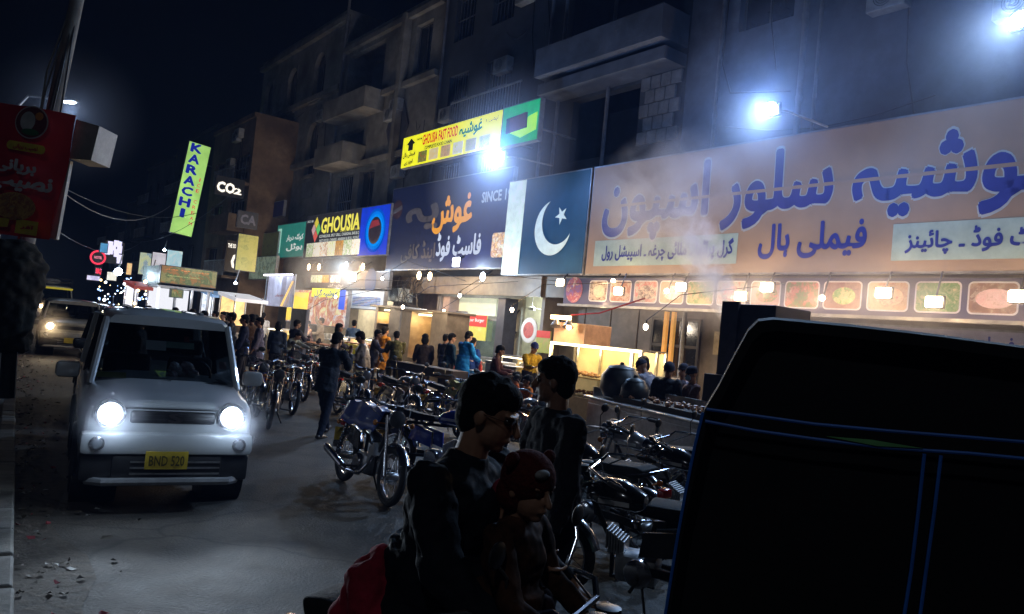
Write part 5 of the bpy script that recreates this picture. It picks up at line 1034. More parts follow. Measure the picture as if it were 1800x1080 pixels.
# ------------------------------------------------------------------ motorcycles: forward is local +x, wheels on z = 0
TANKS = [mat('tank_red', (.3, .015, .015), .2, coat=.8), mat('tank_black', (.015, .015, .017), .18, coat=.8), mat('tank_blue', (.02, .05, .32), .2, coat=.8), mat('tank_silver', (.3, .3, .32), .25, .5, coat=.5)]
VINYL = mat('seat_vinyl', (.014, .014, .015), .75, bump=.4, scale=60, spec=.2)
def motorcycle(name, label, tank=0, group='motorcycles parked along the food stalls'):
    t = thing(name, label, 'motorcycle', (0, 0, 0), 0, group); wr = .295
    for x in (-.6, .62):
        w = obj('wheel', MB().lathe((x, 0, wr), [(.03, -.07), (.045, -.045), (.045, .045), (.03, .07)], 'y', 14), ALLOY, t, smooth=True)
        p = MB(); p.torus((x, 0, wr), .262, .036, 'y', 30, 8, sq=1.0); obj('tyre', p, RUBBER, w, smooth=True)
        p = MB(); p.torus((x, 0, wr), .222, .014, 'y', 30, 6, sq=1.6); obj('rim', p, CHROME, w, smooth=True)
        p = MB()
        for k in range(18):
            a = 2 * math.pi * k / 18; s = 1 if k % 2 else -1; p.tube([(x + .04 * math.cos(a + .5 * s), .04 * s, wr + .04 * math.sin(a + .5 * s)), (x + .215 * math.cos(a), 0, wr + .215 * math.sin(a))], .0028, 4)
        obj('spoke', p, CHROME, w, kind='stuff')
    for s in (-1, 1):
        p = MB(); p.tube([(.62, .075 * s, wr), (.55, .075 * s, .52)], .026, 10); p.tube([(.55, .075 * s, .52), (.43, .075 * s, .88)], .017, 10); obj('fork', p, CHROME, t, smooth=True)
        p = MB(); p.tube([(-.6, .115 * s, wr + .02), (-.47, .12 * s, .66)], [.018, .018], 8)
        for k in range(9): q = k / 9; p.torus((-.58 + .11 * q, .118 * s, wr + .07 + .29 * q), .026, .007, 'z', 10, 5)
        obj('shock_absorber', p, CHROME, t, smooth=True)
        p = MB(); p.tube([(-.6, .07 * s, wr), (-.02, .07 * s, .34)], .018, 8); obj('swing_arm', p, SPRING, t, smooth=True)
        p = MB(); p.tube([(.36, .14 * s, .98), (.33, .2 * s, 1.02), (.2, .33 * s, 1.0), (.12, .36 * s, .985)], .011, 8); p.tube([(.36, 0, .98), (.36, .14 * s, .98)], .011, 8); obj('handlebar', p, CHROME, t, smooth=True)
        p = MB(); p.tube([(.14, .35 * s, .987), (.03, .385 * s, .965)], .017, 8, True); obj('grip', p, RUBBER, t, smooth=True)
        p = MB(); p.tube([(.17, .33 * s, 1.0), (.13, .36 * s, 1.02), (.04, .4 * s, 1.0)], .006, 5); obj('lever', p, CHROME, t, smooth=True)
        p = MB(); p.tube([(.2, .27 * s, 1.0), (.22, .3 * s, 1.12), (.2, .33 * s, 1.16)], .005, 5); m = obj('mirror', p, CHROME, t, smooth=True)
        p = MB(); p.ell((.2, .34 * s, 1.19), (.012, .055, .04)); obj('mirror_head', p, BLACKP, m, smooth=True)
        p = MB(); p.tube([(.46, .1 * s, .8), (.46, .2 * s, .8)], .008, 6); p.ell((.46, .21 * s, .8), (.03, .025, .03)); obj('indicator', p, mat('amber_lens', (.5, .16, .02), .25), t, smooth=True)
        p = MB(); p.tube([(-.62, .06 * s, .66), (-.62, .15 * s, .66)], .008, 6); p.ell((-.62, .16 * s, .66), (.03, .025, .03)); obj('indicator', p, mat('amber_lens'), t, smooth=True)
        p = MB(); p.tube([(-.02, .1 * s, .27), (-.02, .3 * s, .27)], .013, 6); obj('foot_peg', p, RUBBER, t, smooth=True)
        p = MB(); p.prism([(-.02, .115 * s, .44), (-.05, .115 * s, .62), (-.3, .115 * s, .66), (-.36, .115 * s, .5)], (0, .02 * s, 0)); obj('side_cover', p, TANKS[tank], t)
    p = MB()
    for k in range(13):                                        # fenders as curved strips
        pass
    def fender(cx, a0, a1, rad, w, nm):
        q = MB(); N = 12; vs = []
        for i in range(N + 1):
            a = R(a0 + (a1 - a0) * i / N)
            for j, (dy, dr) in enumerate(((-w, -.022), (-w * .6, .004), (0, .012), (w * .6, .004), (w, -.022))): vs.append((cx + (rad + dr) * math.cos(a), dy, wr + (rad + dr) * math.sin(a)))
        q.add(vs, [(i * 5 + j, i * 5 + j + 1, (i + 1) * 5 + j + 1, (i + 1) * 5 + j) for i in range(N) for j in range(4)]); return obj(nm, q, CHROME, t, smooth=True)
    fender(.62, 30, 165, .325, .055, 'front_fender'); fender(-.6, 20, 175, .34, .07, 'rear_fender')
    p = MB(); p.lathe((.5, 0, .86), [(.03, -.1), (.075, -.06), (.092, .02), (.09, .03)], 'x', 20); h = obj('headlight', p, CHROME, t, smooth=True)
    p = MB(); p.lathe((.53, 0, .86), [(.086, 0), (.06, .018), (.01, .024)], 'x', 20); obj('lens', p, mat('headlight_lens', (.1, .1, .11), .1, .3), h, smooth=True)
    for s in (-.05, .05): p = MB(); p.lathe((.43, s, .965), [(.03, -.02), (.042, .0), (.042, .025), (.03, .028)], 'z', 14); obj('gauge', p, BLACKP, t, smooth=True)
    p = MB(); rings = [(-.02, .07, .07), (.03, .115, .1), (.14, .135, .125), (.27, .125, .125), (.36, .08, .09), (.4, .03, .04)]
    n_ = 14; vs = []
    for x, ry, rz in rings:
        for k in range(n_): a = 2 * math.pi * k / n_; vs.append((x, ry * math.cos(a), .765 + rz * (math.sin(a) if math.sin(a) > 0 else .55 * math.sin(a)) + (.02 if x > .1 else 0)))
    p.add(vs, [(i * n_ + k, i * n_ + (k + 1) % n_, (i + 1) * n_ + (k + 1) % n_, (i + 1) * n_ + k) for i in range(5) for k in range(n_)] + [tuple(range(n_)), tuple(range(5 * n_, 6 * n_))])
    tk = obj('fuel_tank', p, TANKS[tank], t, smooth=True); p = MB(); p.lathe((.18, 0, .885), [(.035, 0), (.035, .018), (.02, .024)], 'z', 14); obj('filler_cap', p, CHROME, tk, smooth=True)
    for sy in (-1, 1): p = MB(); p.box(.06, .28, .132 * sy, .139 * sy, .77, .8); obj('tank_stripe', p, mat('stripe_pale', (.6, .6, .6), .3), tk)
    p = MB(); prof = [(-.02, .74), (-.05, .8), (-.3, .805), (-.56, .83), (-.66, .815), (-.64, .745), (-.3, .72)]; bm = bmesh.new()
    fv = [bm.verts.new((x, -.115, z)) for x, z in prof]; f = bm.faces.new(fv); ex = bmesh.ops.extrude_face_region(bm, geom=[f]); bmesh.ops.translate(bm, vec=(0, .23, 0), verts=[v for v in ex['geom'] if isinstance(v, bmesh.types.BMVert)]); bmesh.ops.bevel(bm, geom=bm.edges[:], offset=.025, segments=3, affect='EDGES', profile=.6)
    bm.verts.index_update(); p.add([v.co for v in bm.verts], [[v.index for v in f.verts] for f in bm.faces]); bm.free(); obj('seat', p, VINYL, t, smooth=True)
    p = MB(); p.tube([(-.5, -.13, .76), (-.7, -.13, .8), (-.82, -.1, .84), (-.82, .1, .84), (-.7, .13, .8), (-.5, .13, .76)], .009, 6); p.tube([(-.7, -.13, .8), (-.7, .13, .8)], .007, 5); p.tube([(-.76, -.12, .82), (-.76, .12, .82)], .007, 5); obj('carrier', p, CHROME, t, smooth=True)
    p = MB(); p.bbox(-.84, -.76, -.06, .06, .6, .68, .02); obj('tail_light', p, mat('red_lens', (.4, .01, .01), .2), t, smooth=True)
    p = MB(); p.box(-.86, -.85, -.09, .09, .42, .57, Euler((0, R(-12), 0)).to_matrix()); obj('number_plate', p, mat('plate_yellow', (.5, .36, .03), .5), t)
    p = MB(); p.tube([(.42, 0, .93), (.36, 0, .74), (.2, 0, .44), (.2, 0, .22), (-.1, 0, .2), (-.12, 0, .6), (-.5, 0, .68)], .02, 8); p.tube([(.36, 0, .74), (0, 0, .7), (-.5, 0, .68)], .018, 8); obj('frame', p, SPRING, t, smooth=True)
    p = MB(); p.bbox(-.14, .16, -.1, .1, .22, .42, .04); e = obj('engine', p, ALLOY, t, smooth=True)
    p = MB()
    for k in range(7): p.bbox(.1 + .02 * k, .115 + .02 * k, -.07, .07, .36 + .012 * k, .5 + .012 * k, .004)
    obj('cooling_fin', p, ALLOY, e, kind='stuff'); p = MB(); p.lathe((0, -.13, .32), [(.08, -.02), (.095, 0), (.095, .03)], 'y', 18); obj('crank_cover', p, CHROME, e, smooth=True); p = MB(); p.lathe((-.02, .1, .32), [(.1, 0), (.1, .03), (.07, .05)], 'y', 18); obj('crank_cover', p, CHROME, e, smooth=True)
    p = MB(); p.tube([(.22, -.06, .42), (.26, -.12, .34), (.14, -.15, .22), (-.2, -.16, .2)], .018, 8); p.tube([(-.2, -.16, .2), (-.28, -.165, .22), (-.78, -.175, .33), (-.84, -.175, .345)], [.02, .038, .045, .03], 10); obj('exhaust', p, CHROME, t, smooth=True)
    p = MB(); p.tube([(-.05, .1, .22), (-.12, .22, .02)], .01, 6); obj('side_stand', p, SPRING, t)
    p = MB(); p.prism([(-.62, .085, .3), (-.1, .1, .32), (-.1, .1, .38), (-.62, .085, .37)], (0, .02, 0)); obj('chain_case', p, SPRING, t)
    p = MB(); p.tube([(.43, .04, .9), (.5, .12, .84), (.48, .1, .6), (.6, .06, .4)], .006, 5); p.tube([(.2, -.3, 1.0), (.4, -.2, .9), (.42, -.05, .82)], .005, 5); p.tube([(.2, .3, 1.0), (.42, .18, .88), (.4, .03, .78)], .005, 5); obj('cable', p, BLACKP, t, smooth=True)
    return t
bikes = []
proto = motorcycle('motorcycle', 'black motorcycle with a long chrome exhaust, nearest parked bike left of the rider', 1)
def place(b, p, head, lean=-6):
    b.location = (p[0], p[1], .0); b.rotation_euler = (R(lean), 0, R(head)); return b
def bikecopy(label, px, py, head, tank, lean=-6, group='motorcycles parked along the food stalls', pt=None):
    b = copy_tree(proto, None, label=label, group=group); p = pt or G(px, py)
    for c in b.children:
        if c.name.startswith(('fuel_tank', 'side_cover')): recolor(c, TANKS[tank])
    return place(b, p, head, lean)
# the black bike with the blue seat cover: rear wheel at the left, front wheel nearer
pr, pf = G(596, 842), G(684, 893); mid = (pr + pf) / 2; hd = math.degrees(math.atan2(pf.y - pr.y, pf.x - pr.x)); place(proto, mid, hd, -5)
bikecopy('motorcycle with a shiny blue tank just behind the black bike, half hidden by the rider', 760, 855, -30, 2)
bikecopy('chrome rimmed motorcycle with its front wheel beside the rickshaw, nearest bike at the right', 1120, 1075, -205, 1, -8)
bikecopy('motorcycle parked behind the standing man with its long chrome handlebar raised', 1045, 955, -230, 1, -7)
bikecopy('dark motorcycle right of the child hat, close to the steel counter', 1130, 905, -215, 3, -6)
bikecopy('dark motorcycle almost hidden between the rickshaw and the steel counter', 1215, 960, -222, 1, -6)
spots = [(470, 745, -70, 1, 'dark motorcycle just right of the hatchback with its wheel turned to the road'), (500, 722, -60, 3, 'silver tanked motorcycle behind the dark one right of the hatchback'), (520, 700, -65, 0, 'red tanked motorcycle in front of the smoking grill'), (440, 725, -68, 2, 'motorcycle half hidden behind the right headlight of the hatchback'), (560, 690, -62, 1, 'black motorcycle behind the man walking in dark clothes'), (610, 735, -55, 1, 'motorcycle between the walking man and the black bike'), (690, 745, -58, 3, 'motorcycle with a raised chrome handlebar under the wooden bench'), (775, 760, -57, 2, 'motorcycle below the blue tunic man with a yellow cloth on it'), (840, 790, -60, 0, 'motorcycle hidden behind the rider head'), (905, 800, -56, 3, 'motorcycle between the rider and the standing man'), (545, 665, -64, 3, 'far silver motorcycle left of the shawled person')]
for px, py, hd, tk, lb in spots: bikecopy(lb, px, py, hd + random.uniform(-7, 7), tk, random.choice([-6, -7, -5]))
# blue seat cover thrown over the black bike, and a yellow cloth
def cloth_over(name, label, b, x0, x1, w, z, m):
    t = thing(name, label, 'cloth', b.location, b.rotation_euler.z); t.rotation_euler = b.rotation_euler; p = MB(); N, K = 14, 11; vs = []
    for i in range(N + 1):
        for j in range(K):
            x = x0 + (x1 - x0) * i / N; u = -1 + 2 * j / (K - 1); y = u * w * (1 if abs(u) < .6 else .85); d = max(0, abs(u) - .42); zz = z - d * .4 + .02 * math.sin(x * 17 + u * 3) + .03 * mnoise.noise(Vector((x * 6, u * 3, 2)))
            vs.append((x, y + .02 * mnoise.noise(Vector((x * 8, u * 5, 7))), zz))
    p.add(vs, [(i * K + j, i * K + j + 1, (i + 1) * K + j + 1, (i + 1) * K + j) for i in range(N) for j in range(K - 1)]); o = obj('cloth_sheet', p, m, t, smooth=True); md = o.modifiers.new('s', 'SOLIDIFY'); md.thickness = .006; return t
cloth_over('seat_cover', 'shiny royal blue cover thrown over the seat and tank of the near black motorcycle', proto, -.6, .38, .22, .925, mat('blue_satin', (.012, .035, .2), .4, coat=.2))
allb = [o for o in COL.objects if o.get('category') == 'motorcycle']
yb_ = [o for o in allb if 'yellow cloth' in o['label']][0]; cloth_over('yellow_cloth', 'crumpled pale yellow cloth on the motorcycle below the blue tunic man', yb_, .1, .5, .2, .93, mat('pale_yellow_cloth', (.45, .42, .15), .8))

# ------------------------------------------------------------------ cars: local x across, y rearwards from the nose, z up
CARG = glass('windscreen_glass', (.5, .56, .6), .2, .55)
def car(name, label, paint, W=.75, Ln=3.4, Ht=1.66, hood=.95, beam=(.75, .87, 1), roofx=.12, kind='box', lit_es=60, extras=True):
    t = thing(name, label, 'car', (0, 0, 0)); bp = MB(); zt = hood; n_ = 0
    st = [(0.0, .36, .80, .83, .87, .60, .90, -.02), (.03, .30, .88, .93, .93, .68, .97, 0), (.1, .27, .93, .97, .97, .76, 1.0, .01), (.3, .26, .95, .99, .985, .84, 1.035, .03), (.68, .26, .95, 1.0, 1.0, .88, 1.08, .05), (.9, .26, .95, 1.0, 1.02, .9, 1.1, .05), (Ln * .6, .26, .95, 1.0, 1.04, .9, 1.1, .05), (Ln - .3, .27, .95, .99, 1.05, .9, 1.1, .05), (Ln - .06, .32, .92, .96, 1.05, .88, 1.08, .03), (Ln, .4, .86, .9, 1.0, .8, 1.04, 0)]
    vs = []; K = 12
    for y, zb, ws, wb, zbelt, wt, ztop, cr in st:
        k = zt / .97; half = [(ws * W * .9, zb), (ws * W, zb + .06), (max(ws, wb) * W * 1.005, .62 * k), (wb * W, (zbelt - .12) * k), (wb * W * .965, (zbelt - .02) * k), (wt * W, ztop * k - .02), (wt * W * .5, ztop * k + cr * .4)]
        ring = [(x, y, z) for x, z in half] + [(-x, y, z) for x, z in reversed(half)]; K = len(ring); vs += ring
    bp.add(vs, [(i * K + j, i * K + (j + 1) % K, (i + 1) * K + (j + 1) % K, (i + 1) * K + j) for i in range(len(st) - 1) for j in range(K)] + [tuple(range(K)), tuple(range((len(st) - 1) * K, len(st) * K))])
    body = obj('body', bp, paint, t, smooth=True); bvm = body.modifiers.new('b', 'BEVEL'); bvm.width = .02; bvm.segments = 2; bvm.limit_method = 'ANGLE'; bvm.angle_limit = R(35)
    zb = zt * 1.1; yb0, yb1, yr0, yr1 = .66, Ln - .1, 1.02, Ln - .22; wb, wr_ = W * .91, W * .78; zr = Ht - .1
    # roof
    p = MB(); vs = []; rs = [(yr0 - .03, .93, 0), (yr0 + .06, .99, .035), (yr0 + .5, 1.0, .075), (yr1 - .5, 1.0, .07), (yr1 - .05, .98, .04), (yr1 + .05, .93, 0)]
    for y, f, h in rs:
        for j, (u, hz) in enumerate(((-1, -.04), (-1.0, .0), (-.93, .035), (-.5, .05), (0, .055), (.5, .05), (.93, .035), (1.0, 0), (1, -.04))): vs.append((u * wr_ * f * 1.02, y, zr + hz + h * (1 - .3 * abs(u))))
    p.add(vs, [(i * 9 + j, i * 9 + (j + 1) % 9, (i + 1) * 9 + (j + 1) % 9, (i + 1) * 9 + j) for i in range(5) for j in range(9)] + [tuple(range(9)), tuple(range(45, 54))]); rf = obj('roof', p, paint, t, smooth=True)
    if kind == 'box':
        for u in (-.62, -.3, .3, .62): q = MB(); q.tube([(u * wr_, yr0 + .35, zr + .105), (u * wr_, yr1 - .25, zr + .1)], .022, 6); obj('roof_rib', q, paint, rf, smooth=True)
    for s in (-1, 1):
        for nm, a, b, r_ in (('front_pillar', (wb * s, yb0, zb - .03), (wr_ * s, yr0, zr), .032), ('rear_pillar', (wb * s, yb1, zb - .03), (wr_ * s, yr1, zr), .05)):
            q = MB(); q.tube([a, b], r_, 8); obj(nm, q, paint, t, smooth=True)
        ym = (yr0 + yr1) / 2 - .05; q = MB(); q.tube([(wb * s, ym, zb - .03), (wr_ * s, ym, zr)], .04, 6); obj('door_pillar', q, BLACKP, t)
        for y0, y1 in ((yb0 + .06, ym - .03), (ym + .03, yb1 - .06)):
            ta = max(0, (yr0 + .05 - y0)) if y0 < 1 else 0; q = MB(); q.quad((wb * s * .995, y0, zb - .02), (wb * s * .995, y1, zb - .02), (wr_ * s * .995, min(y1, yr1 - .05), zr - .01), (wr_ * s * .995, y0 + ta, zr - .01)); obj('side_window', q, CARG, t)
        q = MB(); q.bbox(W * s - .004, W * s + .008, ym - .5, ym - .36, .86 * zt / .97, .885 * zt / .97, .003) if s > 0 else q.bbox(W * s - .008, W * s + .004, ym - .5, ym - .36, .86, .885, .003); obj('door_handle', q, CHROME, t)
        q = MB(); q.bbox((W + .02) * s - (.2 if s < 0 else 0), (W + .02) * s + (.2 if s > 0 else 0), .84, .95, zb + .0, zb + .15, .04); mm = obj('wing_mirror', q, paint, t, smooth=True)
        q = MB(); q.box((W + .04) * s - (.16 if s < 0 else 0), (W + .04) * s + (.16 if s > 0 else 0), .952, .956, zb + .02, zb + .13); obj('mirror_glass', q, CHROME, mm)
        for yw in (.62, Ln - .58):
            q = MB(); q.torus((W * s * .9, yw, .29), .225, .07, 'x', 28, 8, sq=1.25); w = obj('wheel', q, RUBBER, t, smooth=True)
            q = MB(); q.lathe((W * s * .9, yw, .29), [(.19, .0), (.19, .06 * s), (.06, .085 * s), (.05, .095 * s)], 'x', 20); obj('hub_cap', q, ALLOY, w, smooth=True)
            q = MB(); q.lathe((W * s * .5, yw, .3), [(.36, 0), (.36, (W * .5 + .004) * s)], 'x', 24); obj('wheel_arch', q, BLACKP, t)
            q = MB(); q.torus((W * s, yw, .3), .35, .03, 'x', 18, 6, -5, 185); obj('arch_trim', q, BLACKP, t, smooth=True)
    q = MB(); q.quad((-wb * .97, yb0 + .02, zb - .02), (wb * .97, yb0 + .02, zb - .02), (wr_ * .97, yr0 + .02, zr - .0), (-wr_ * .97, yr0 + .02, zr - .0)); ws = obj('windscreen', q, CARG, t)
    
    for (x0, x1) in ((-wb * .55, wb * .05), (wb * .1, wb * .7)): q = MB(); q.tube([(x0, yb0 - .02, zb + .0), (x1, yb0 + .01, zb + .03)], .008, 5); obj('wiper', q, BLACKP, t)
    q = MB(); q.quad((-wb * .95, yb1 - .01, zb), (wb * .95, yb1 - .01, zb), (wr_ * .95, yr1 - .01, zr), (-wr_ * .95, yr1 - .01, zr)); obj('rear_window', q, CARG, t)
    # inside
    it = mat('cabin_cloth', (.03, .03, .032), .8); q = MB(); q.bbox(-wb * .9, wb * .9, yb0 + .1, yb0 + .5, zb - .12, zb + .03, .03); obj('dashboard', q, it, t)
    for s in (-1, 1): q = MB(); q.bbox(s * .3 - .22, s * .3 + .22, 1.45, 1.6, zb - .3, zb + .22, .05); q.bbox(s * .3 - .11, s * .3 + .11, 1.48, 1.56, zb + .24, zb + .4, .03); obj('seat', q, it, t)
    q = MB(); q.torus((.3, yb0 + .5, zb + .05), .16, .014, 'y', 20, 6); obj('steering_wheel', q, BLACKP, t)
    # nose
    k = zt / .97; hz = .86 * k; HLX = W * .69
    gq = MB(); gq.bbox(-W * .96, W * .96, -.03, .3, .27, .505, .03); obj('lower_cladding', gq, BLACKP, t, smooth=True)
    gq = MB(); gq.bbox(-W * .47, W * .5, -.035, .03, hz - .075, hz + .03, .02); g_ = obj('grille', gq, mat('grille_black', (.015, .015, .018), .4), t, smooth=True)
    gq = MB()
    for z in (-.045, -.012): gq.box(-W * .45, W * .48, -.042, -.036, hz + z, hz + z + .008)
    obj('grille_bar', gq, BLACKP, g_)
    q = MB(); q.box(-W * .85, W * .85, -.028, .04, hz + .045, hz + .052); obj('hood_gap', q, BLACKP, t)
    q = MB(); q.bbox(-W * .98, W * .98, -.09, .2, .5, .69, .045); b_ = obj('bumper', q, paint, t, smooth=True)
    q = MB(); q.bbox(-W * .62, W * .62, -.06, .1, .3, .497, .02); q2 = obj('lower_grille', q, BLACKP, t, smooth=True)
    for z in (.335, .385, .435): q = MB(); q.box(-W * .42, W * .6, -.072, -.061, z, z + .014); obj('slat', q, ALLOY, q2)
    q = MB(); q.tube([(-W * .86, .02, .27), (-W * .7, -.09, .28), (W * .7, -.09, .28), (W * .82, .02, .27)], .035, 8); obj('skid_bar', q, mat('silver_paint', (.35, .36, .38), .4, .5, grime=.4), t, smooth=True)
    for s in (-1, 1):
        q = MB(); q.lathe((HLX * s, -.02, hz + .0), [(.122, .08), (.122, -.02), (.098, -.035), (.09, -.03)], 'y', 26); hl = obj('headlight', q, CHROME, t, smooth=True)
        q = MB(); q.lathe((HLX * s, -.02, hz), [(.09, -.028), (.064, -.05), (.01, -.058)], 'y', 24); obj('lens', q, glow('%s_beam' % name, beam, lit_es), hl, smooth=True)
        q = MB(); q.lathe((W * s * .8, -.09, .6), [(.06, .02), (.06, -.008), (.045, -.014), (.044, -.004)], 'y', 18); fg = obj('fog_lamp', q, CHROME, t, smooth=True)
        q = MB(); q.ell((W * s * .8, -.092, .6), (.042, .012, .042)); obj('lens', q, mat('fog_lens', (.25, .27, .3), .1, .3), fg, smooth=True)
    q = MB(); q.box(-.19, .15, -.112, -.1, .39, .54); pl = obj('number_plate', q, mat('plate_yellow', (.5, .36, .03), .5), t)
    return t, pl, g_, hz, zb, yb0
SILV = mat('pearl_grey_paint', (.46, .48, .5), .35, .0, coat=.8, var=.05, grime=.25)
hb, pl, gr2, hz, zb, yb0 = car('hatchback', 'pearl grey boxy hatchback with blazing round headlights and a yellow plate', SILV, W=.71, Ht=1.72, lit_es=40)
text('BND 520', pl, (-.02, -.114, .462), .28, .085, mat('plate_ink', (.06, .05, .01), .5), bold=.018)
text('S', gr2, (.02, -.045, hz - .022), .1, .07, CHROME, bold=.05, ext=.008, name='emblem')
for (x, z, w_, h_, m_) in ((-.1, .3, .18, .09, STYRO), (.12, .33, .26, .06, mat('paper_green', (.3, .4, .32), .6)), (-.5, .03, .3, .05, mat('paper_yellow', (.35, .35, .1), .6)), (.52, .16, .07, .07, mat('sticker_pink', (.5, .35, .35), .6)), (.18, .40, .05, .05, mat('sticker_red', (.4, .1, .08), .6))):
    q = MB(); f = z / .45; y = yb0 + .05 + .36 * f; q.quad((x - w_ / 2, y, zb + z), (x + w_ / 2, y, zb + z), (x + w_ / 2, y + .8 * h_, zb + z + h_), (x - w_ / 2, y + .8 * h_, zb + z + h_)); obj('sticker', q, m_, hb)
q = MB(); q.tube([(-.5, 1.4, 1.6), (-.5, 1.55, 1.85)], .006, 5); obj('antenna', q, BLACKP, hb)
HBP = Vector((-2.87, 6.78, 0)); HBY = R(30); hb.location = HBP; hb.rotation_euler = (0, 0, HBY)
def incar(x, y, z): return HBP + Vector((x * math.cos(HBY) - y * math.sin(HBY), x * math.sin(HBY) + y * math.cos(HBY), z))
bag = thing('plastic_bag', 'crumpled white and pink plastic bag lying on the hatchback dashboard', 'bag', incar(.17, .98, zb + .03), HBY); p = MB()
rnd = random.Random(8)
for i in range(9): p.ell((rnd.uniform(-.11, .11), rnd.uniform(-.04, .04), rnd.uniform(.03, .13)), (rnd.uniform(.04, .08), .05, rnd.uniform(.03, .06)), Euler((rnd.random() * 3, rnd.random() * 3, 0)).to_matrix(), 7, 5)
obj('bag_film', p, food('bag_print', [(.7, .7, .72), (.6, .62, .65), (.6, .15, .2)], 0, 6), bag)
for s in (-1, 1):
    a = incar(.71 * .69 * s, -.14, hz); f = incar(.71 * .69 * s, -9, -.6); spot(a, f, 110, (.7, .84, 1), 70, .8, .06); point(incar(.71 * .69 * s, -.28, hz), 3.5, (.6, .78, 1), .06)
def behind(name, label, paint, hx, hy, beam, es, spot_pw, yaw=KANG, side=-1, **kw):
    c = car(name, label, paint, beam=beam, lit_es=es, **kw); t = c[0]; h = G(hx, hy, c[3]); W = kw.get('W', .75)
    q = Vector((W * .69 * side * math.cos(yaw), W * .69 * side * math.sin(yaw), 0)); t.location = (h.x - q.x, h.y - q.y, 0); t.rotation_euler = (0, 0, yaw)
    for s in (-1, 1):
        a = t.location + Vector((W * .69 * s * math.cos(yaw) + .2 * math.sin(yaw), W * .69 * s * math.sin(yaw) - .2 * math.cos(yaw), c[3])); spot(a, a + Vector((9 * math.sin(yaw), -9 * math.cos(yaw), -.8)), spot_pw, beam, 80, .8, .06); point(a, spot_pw * .05, beam, .06)
    return t
DKP = mat('charcoal_paint', (.05, .05, .055), .25, .3, coat=.9); OLV = mat('dull_beige_paint', (.3, .29, .24), .35, .2, coat=.6); WHP = mat('off_white_paint', (.5, .5, .46), .35, coat=.6)
c2 = car('saloon_car', 'charcoal car with unlit lamps following close behind the grey hatchback', DKP, W=.8, Ln=3.9, Ht=1.6, lit_es=.4, beam=(.6, .6, .6), kind='plain')[0]
c2.location = HBP + Vector((-math.sin(R(33)), math.cos(R(33)), 0)) * 4.4 + Vector((.42, .3, 0)); c2.rotation_euler = (0, 0, R(32))
c3 = behind('estate_car', 'beige roofed car with one warm blazing headlight behind the charcoal car', OLV, 88, 573, (1, .78, .5), 40, 60, R(32), W=.82, Ln=4.0, Ht=1.62, kind='plain')
c4 = behind('passenger_van', 'old passenger van with a yellow visor strip and a tubular roof rack', WHP, 71, 538, (1, .74, .45), 40, 60, R(33), W=.92, Ln=4.4, Ht=2.15, hood=1.12, kind='plain')
q = MB(); q.box(-.8, .8, .93, .99, 1.95, 2.05); obj('visor_strip', q, lit('visor_yellow', (.6, .5, .03), .4), c4)
q = MB()
for z in (2.35, 2.55): q.tube([(-.75, 1.0, z), (.75, 1.0, z), (.75, 3.9, z), (-.75, 3.9, z), (-.75, 1.0, z)], .022, 6)
for x in (-.75, .75):
    for y in (1.0, 2.4, 3.9): q.tube([(x, y, 2.15), (x, y, 2.56)], .02, 6)
obj('roof_rack', q, SPRING, c4); lug = thing('luggage_bundle', 'pale wrapped bundle tied on the van roof rack', 'luggage', c4.matrix_basis @ Vector((-.3, 1.6, 2.25)), R(35)); q = MB(); q.ell((0, 0, .1), (.4, .5, .18)); q.ell((.3, .1, .12), (.25, .4, .14)); obj('wrap', q, mat('pale_wrap', (.4, .4, .4), .8, bump=.5), lug, smooth=True)
# a dark pickup far behind
c5 = car('distant_car', 'dark distant car on the road right of the van, under the neon signs', DKP, lit_es=.3, beam=(.5, .5, .5), Ln=4, Ht=1.5, kind='plain')[0]; c5.location = G(225, 524, .0) if False else KD * 34 + Vector((3.2, 0, 0)); c5.rotation_euler = (0, 0, R(36))
c6 = copy_tree(c5, None, label='second dark distant car farther up the road, almost hidden in the haze'); c6.location = KD * 52 + Vector((5.5, 0, 0))

# ------------------------------------------------------------------ auto rickshaw at the right edge: rear panel towards the camera
rk = thing('auto_rickshaw', 'black canopied auto rickshaw seen from behind with blue piping, filling the right edge', 'rickshaw', (0, 0, 0), R(-17))
RK0 = D(1204, 862, 2.25); rk.location = (RK0.x, RK0.y, 0); RX = Vector((math.cos(R(17)), -math.sin(R(17)), 0)); RY = Vector((math.sin(R(17)), math.cos(R(17)), 0))
CANV = mat('black_canopy_vinyl', (.010, .010, .011), .8, bump=.6, scale=3, spec=.2); PIPE = mat('blue_piping', (.02, .15, .6), .5)
def rkp(px, py):
    d = ray(px, py); t = Vector((RK0.x, RK0.y, 0)).dot(RY) / d.dot(RY); q = d * t; return ((q - RK0).dot(RX), 0.0, EYE + q.z)
outl = [(1168, 1075), (1190, 940), (1204, 862), (1222, 780), (1236, 725), (1262, 682), (1290, 628), (1315, 583), (1333, 565), (1360, 562), (1500, 575), (1650, 592), (1800, 612), (1960, 628)]
L_ = [rkp(x, y) for x, y in outl]; xc = L_[-1][0] + .02
ring = [(L_[0][0], 0, .55)] + L_; ring = ring + [(2 * xc - x, y, z) for x, y, z in reversed(ring)]
rows = [(0.06, .96, -.05), (.0, .985, -.02), (-.0, 1.0, 0), (.1, 1.0, .012), (.5, .99, .02), (1.0, 1.0, .012), (1.5, .99, -.02), (1.8, .95, -.06)]
p = MB(); vs = []; K = len(ring); zc = 1.2
sub = []
for dy, f, dz in rows:
    for x, y, z in ring: vs.append((xc + (x - xc) * f, dy + .012 * mnoise.noise(Vector((x * 3, dy * 2, z * 3))), zc + (z - zc) * f + dz * (1 if z > 1.3 else 0)))
fs = [(i * K + j, i * K + (j + 1) % K, (i + 1) * K + (j + 1) % K, (i + 1) * K + j) for i in range(len(rows) - 1) for j in range(K)]
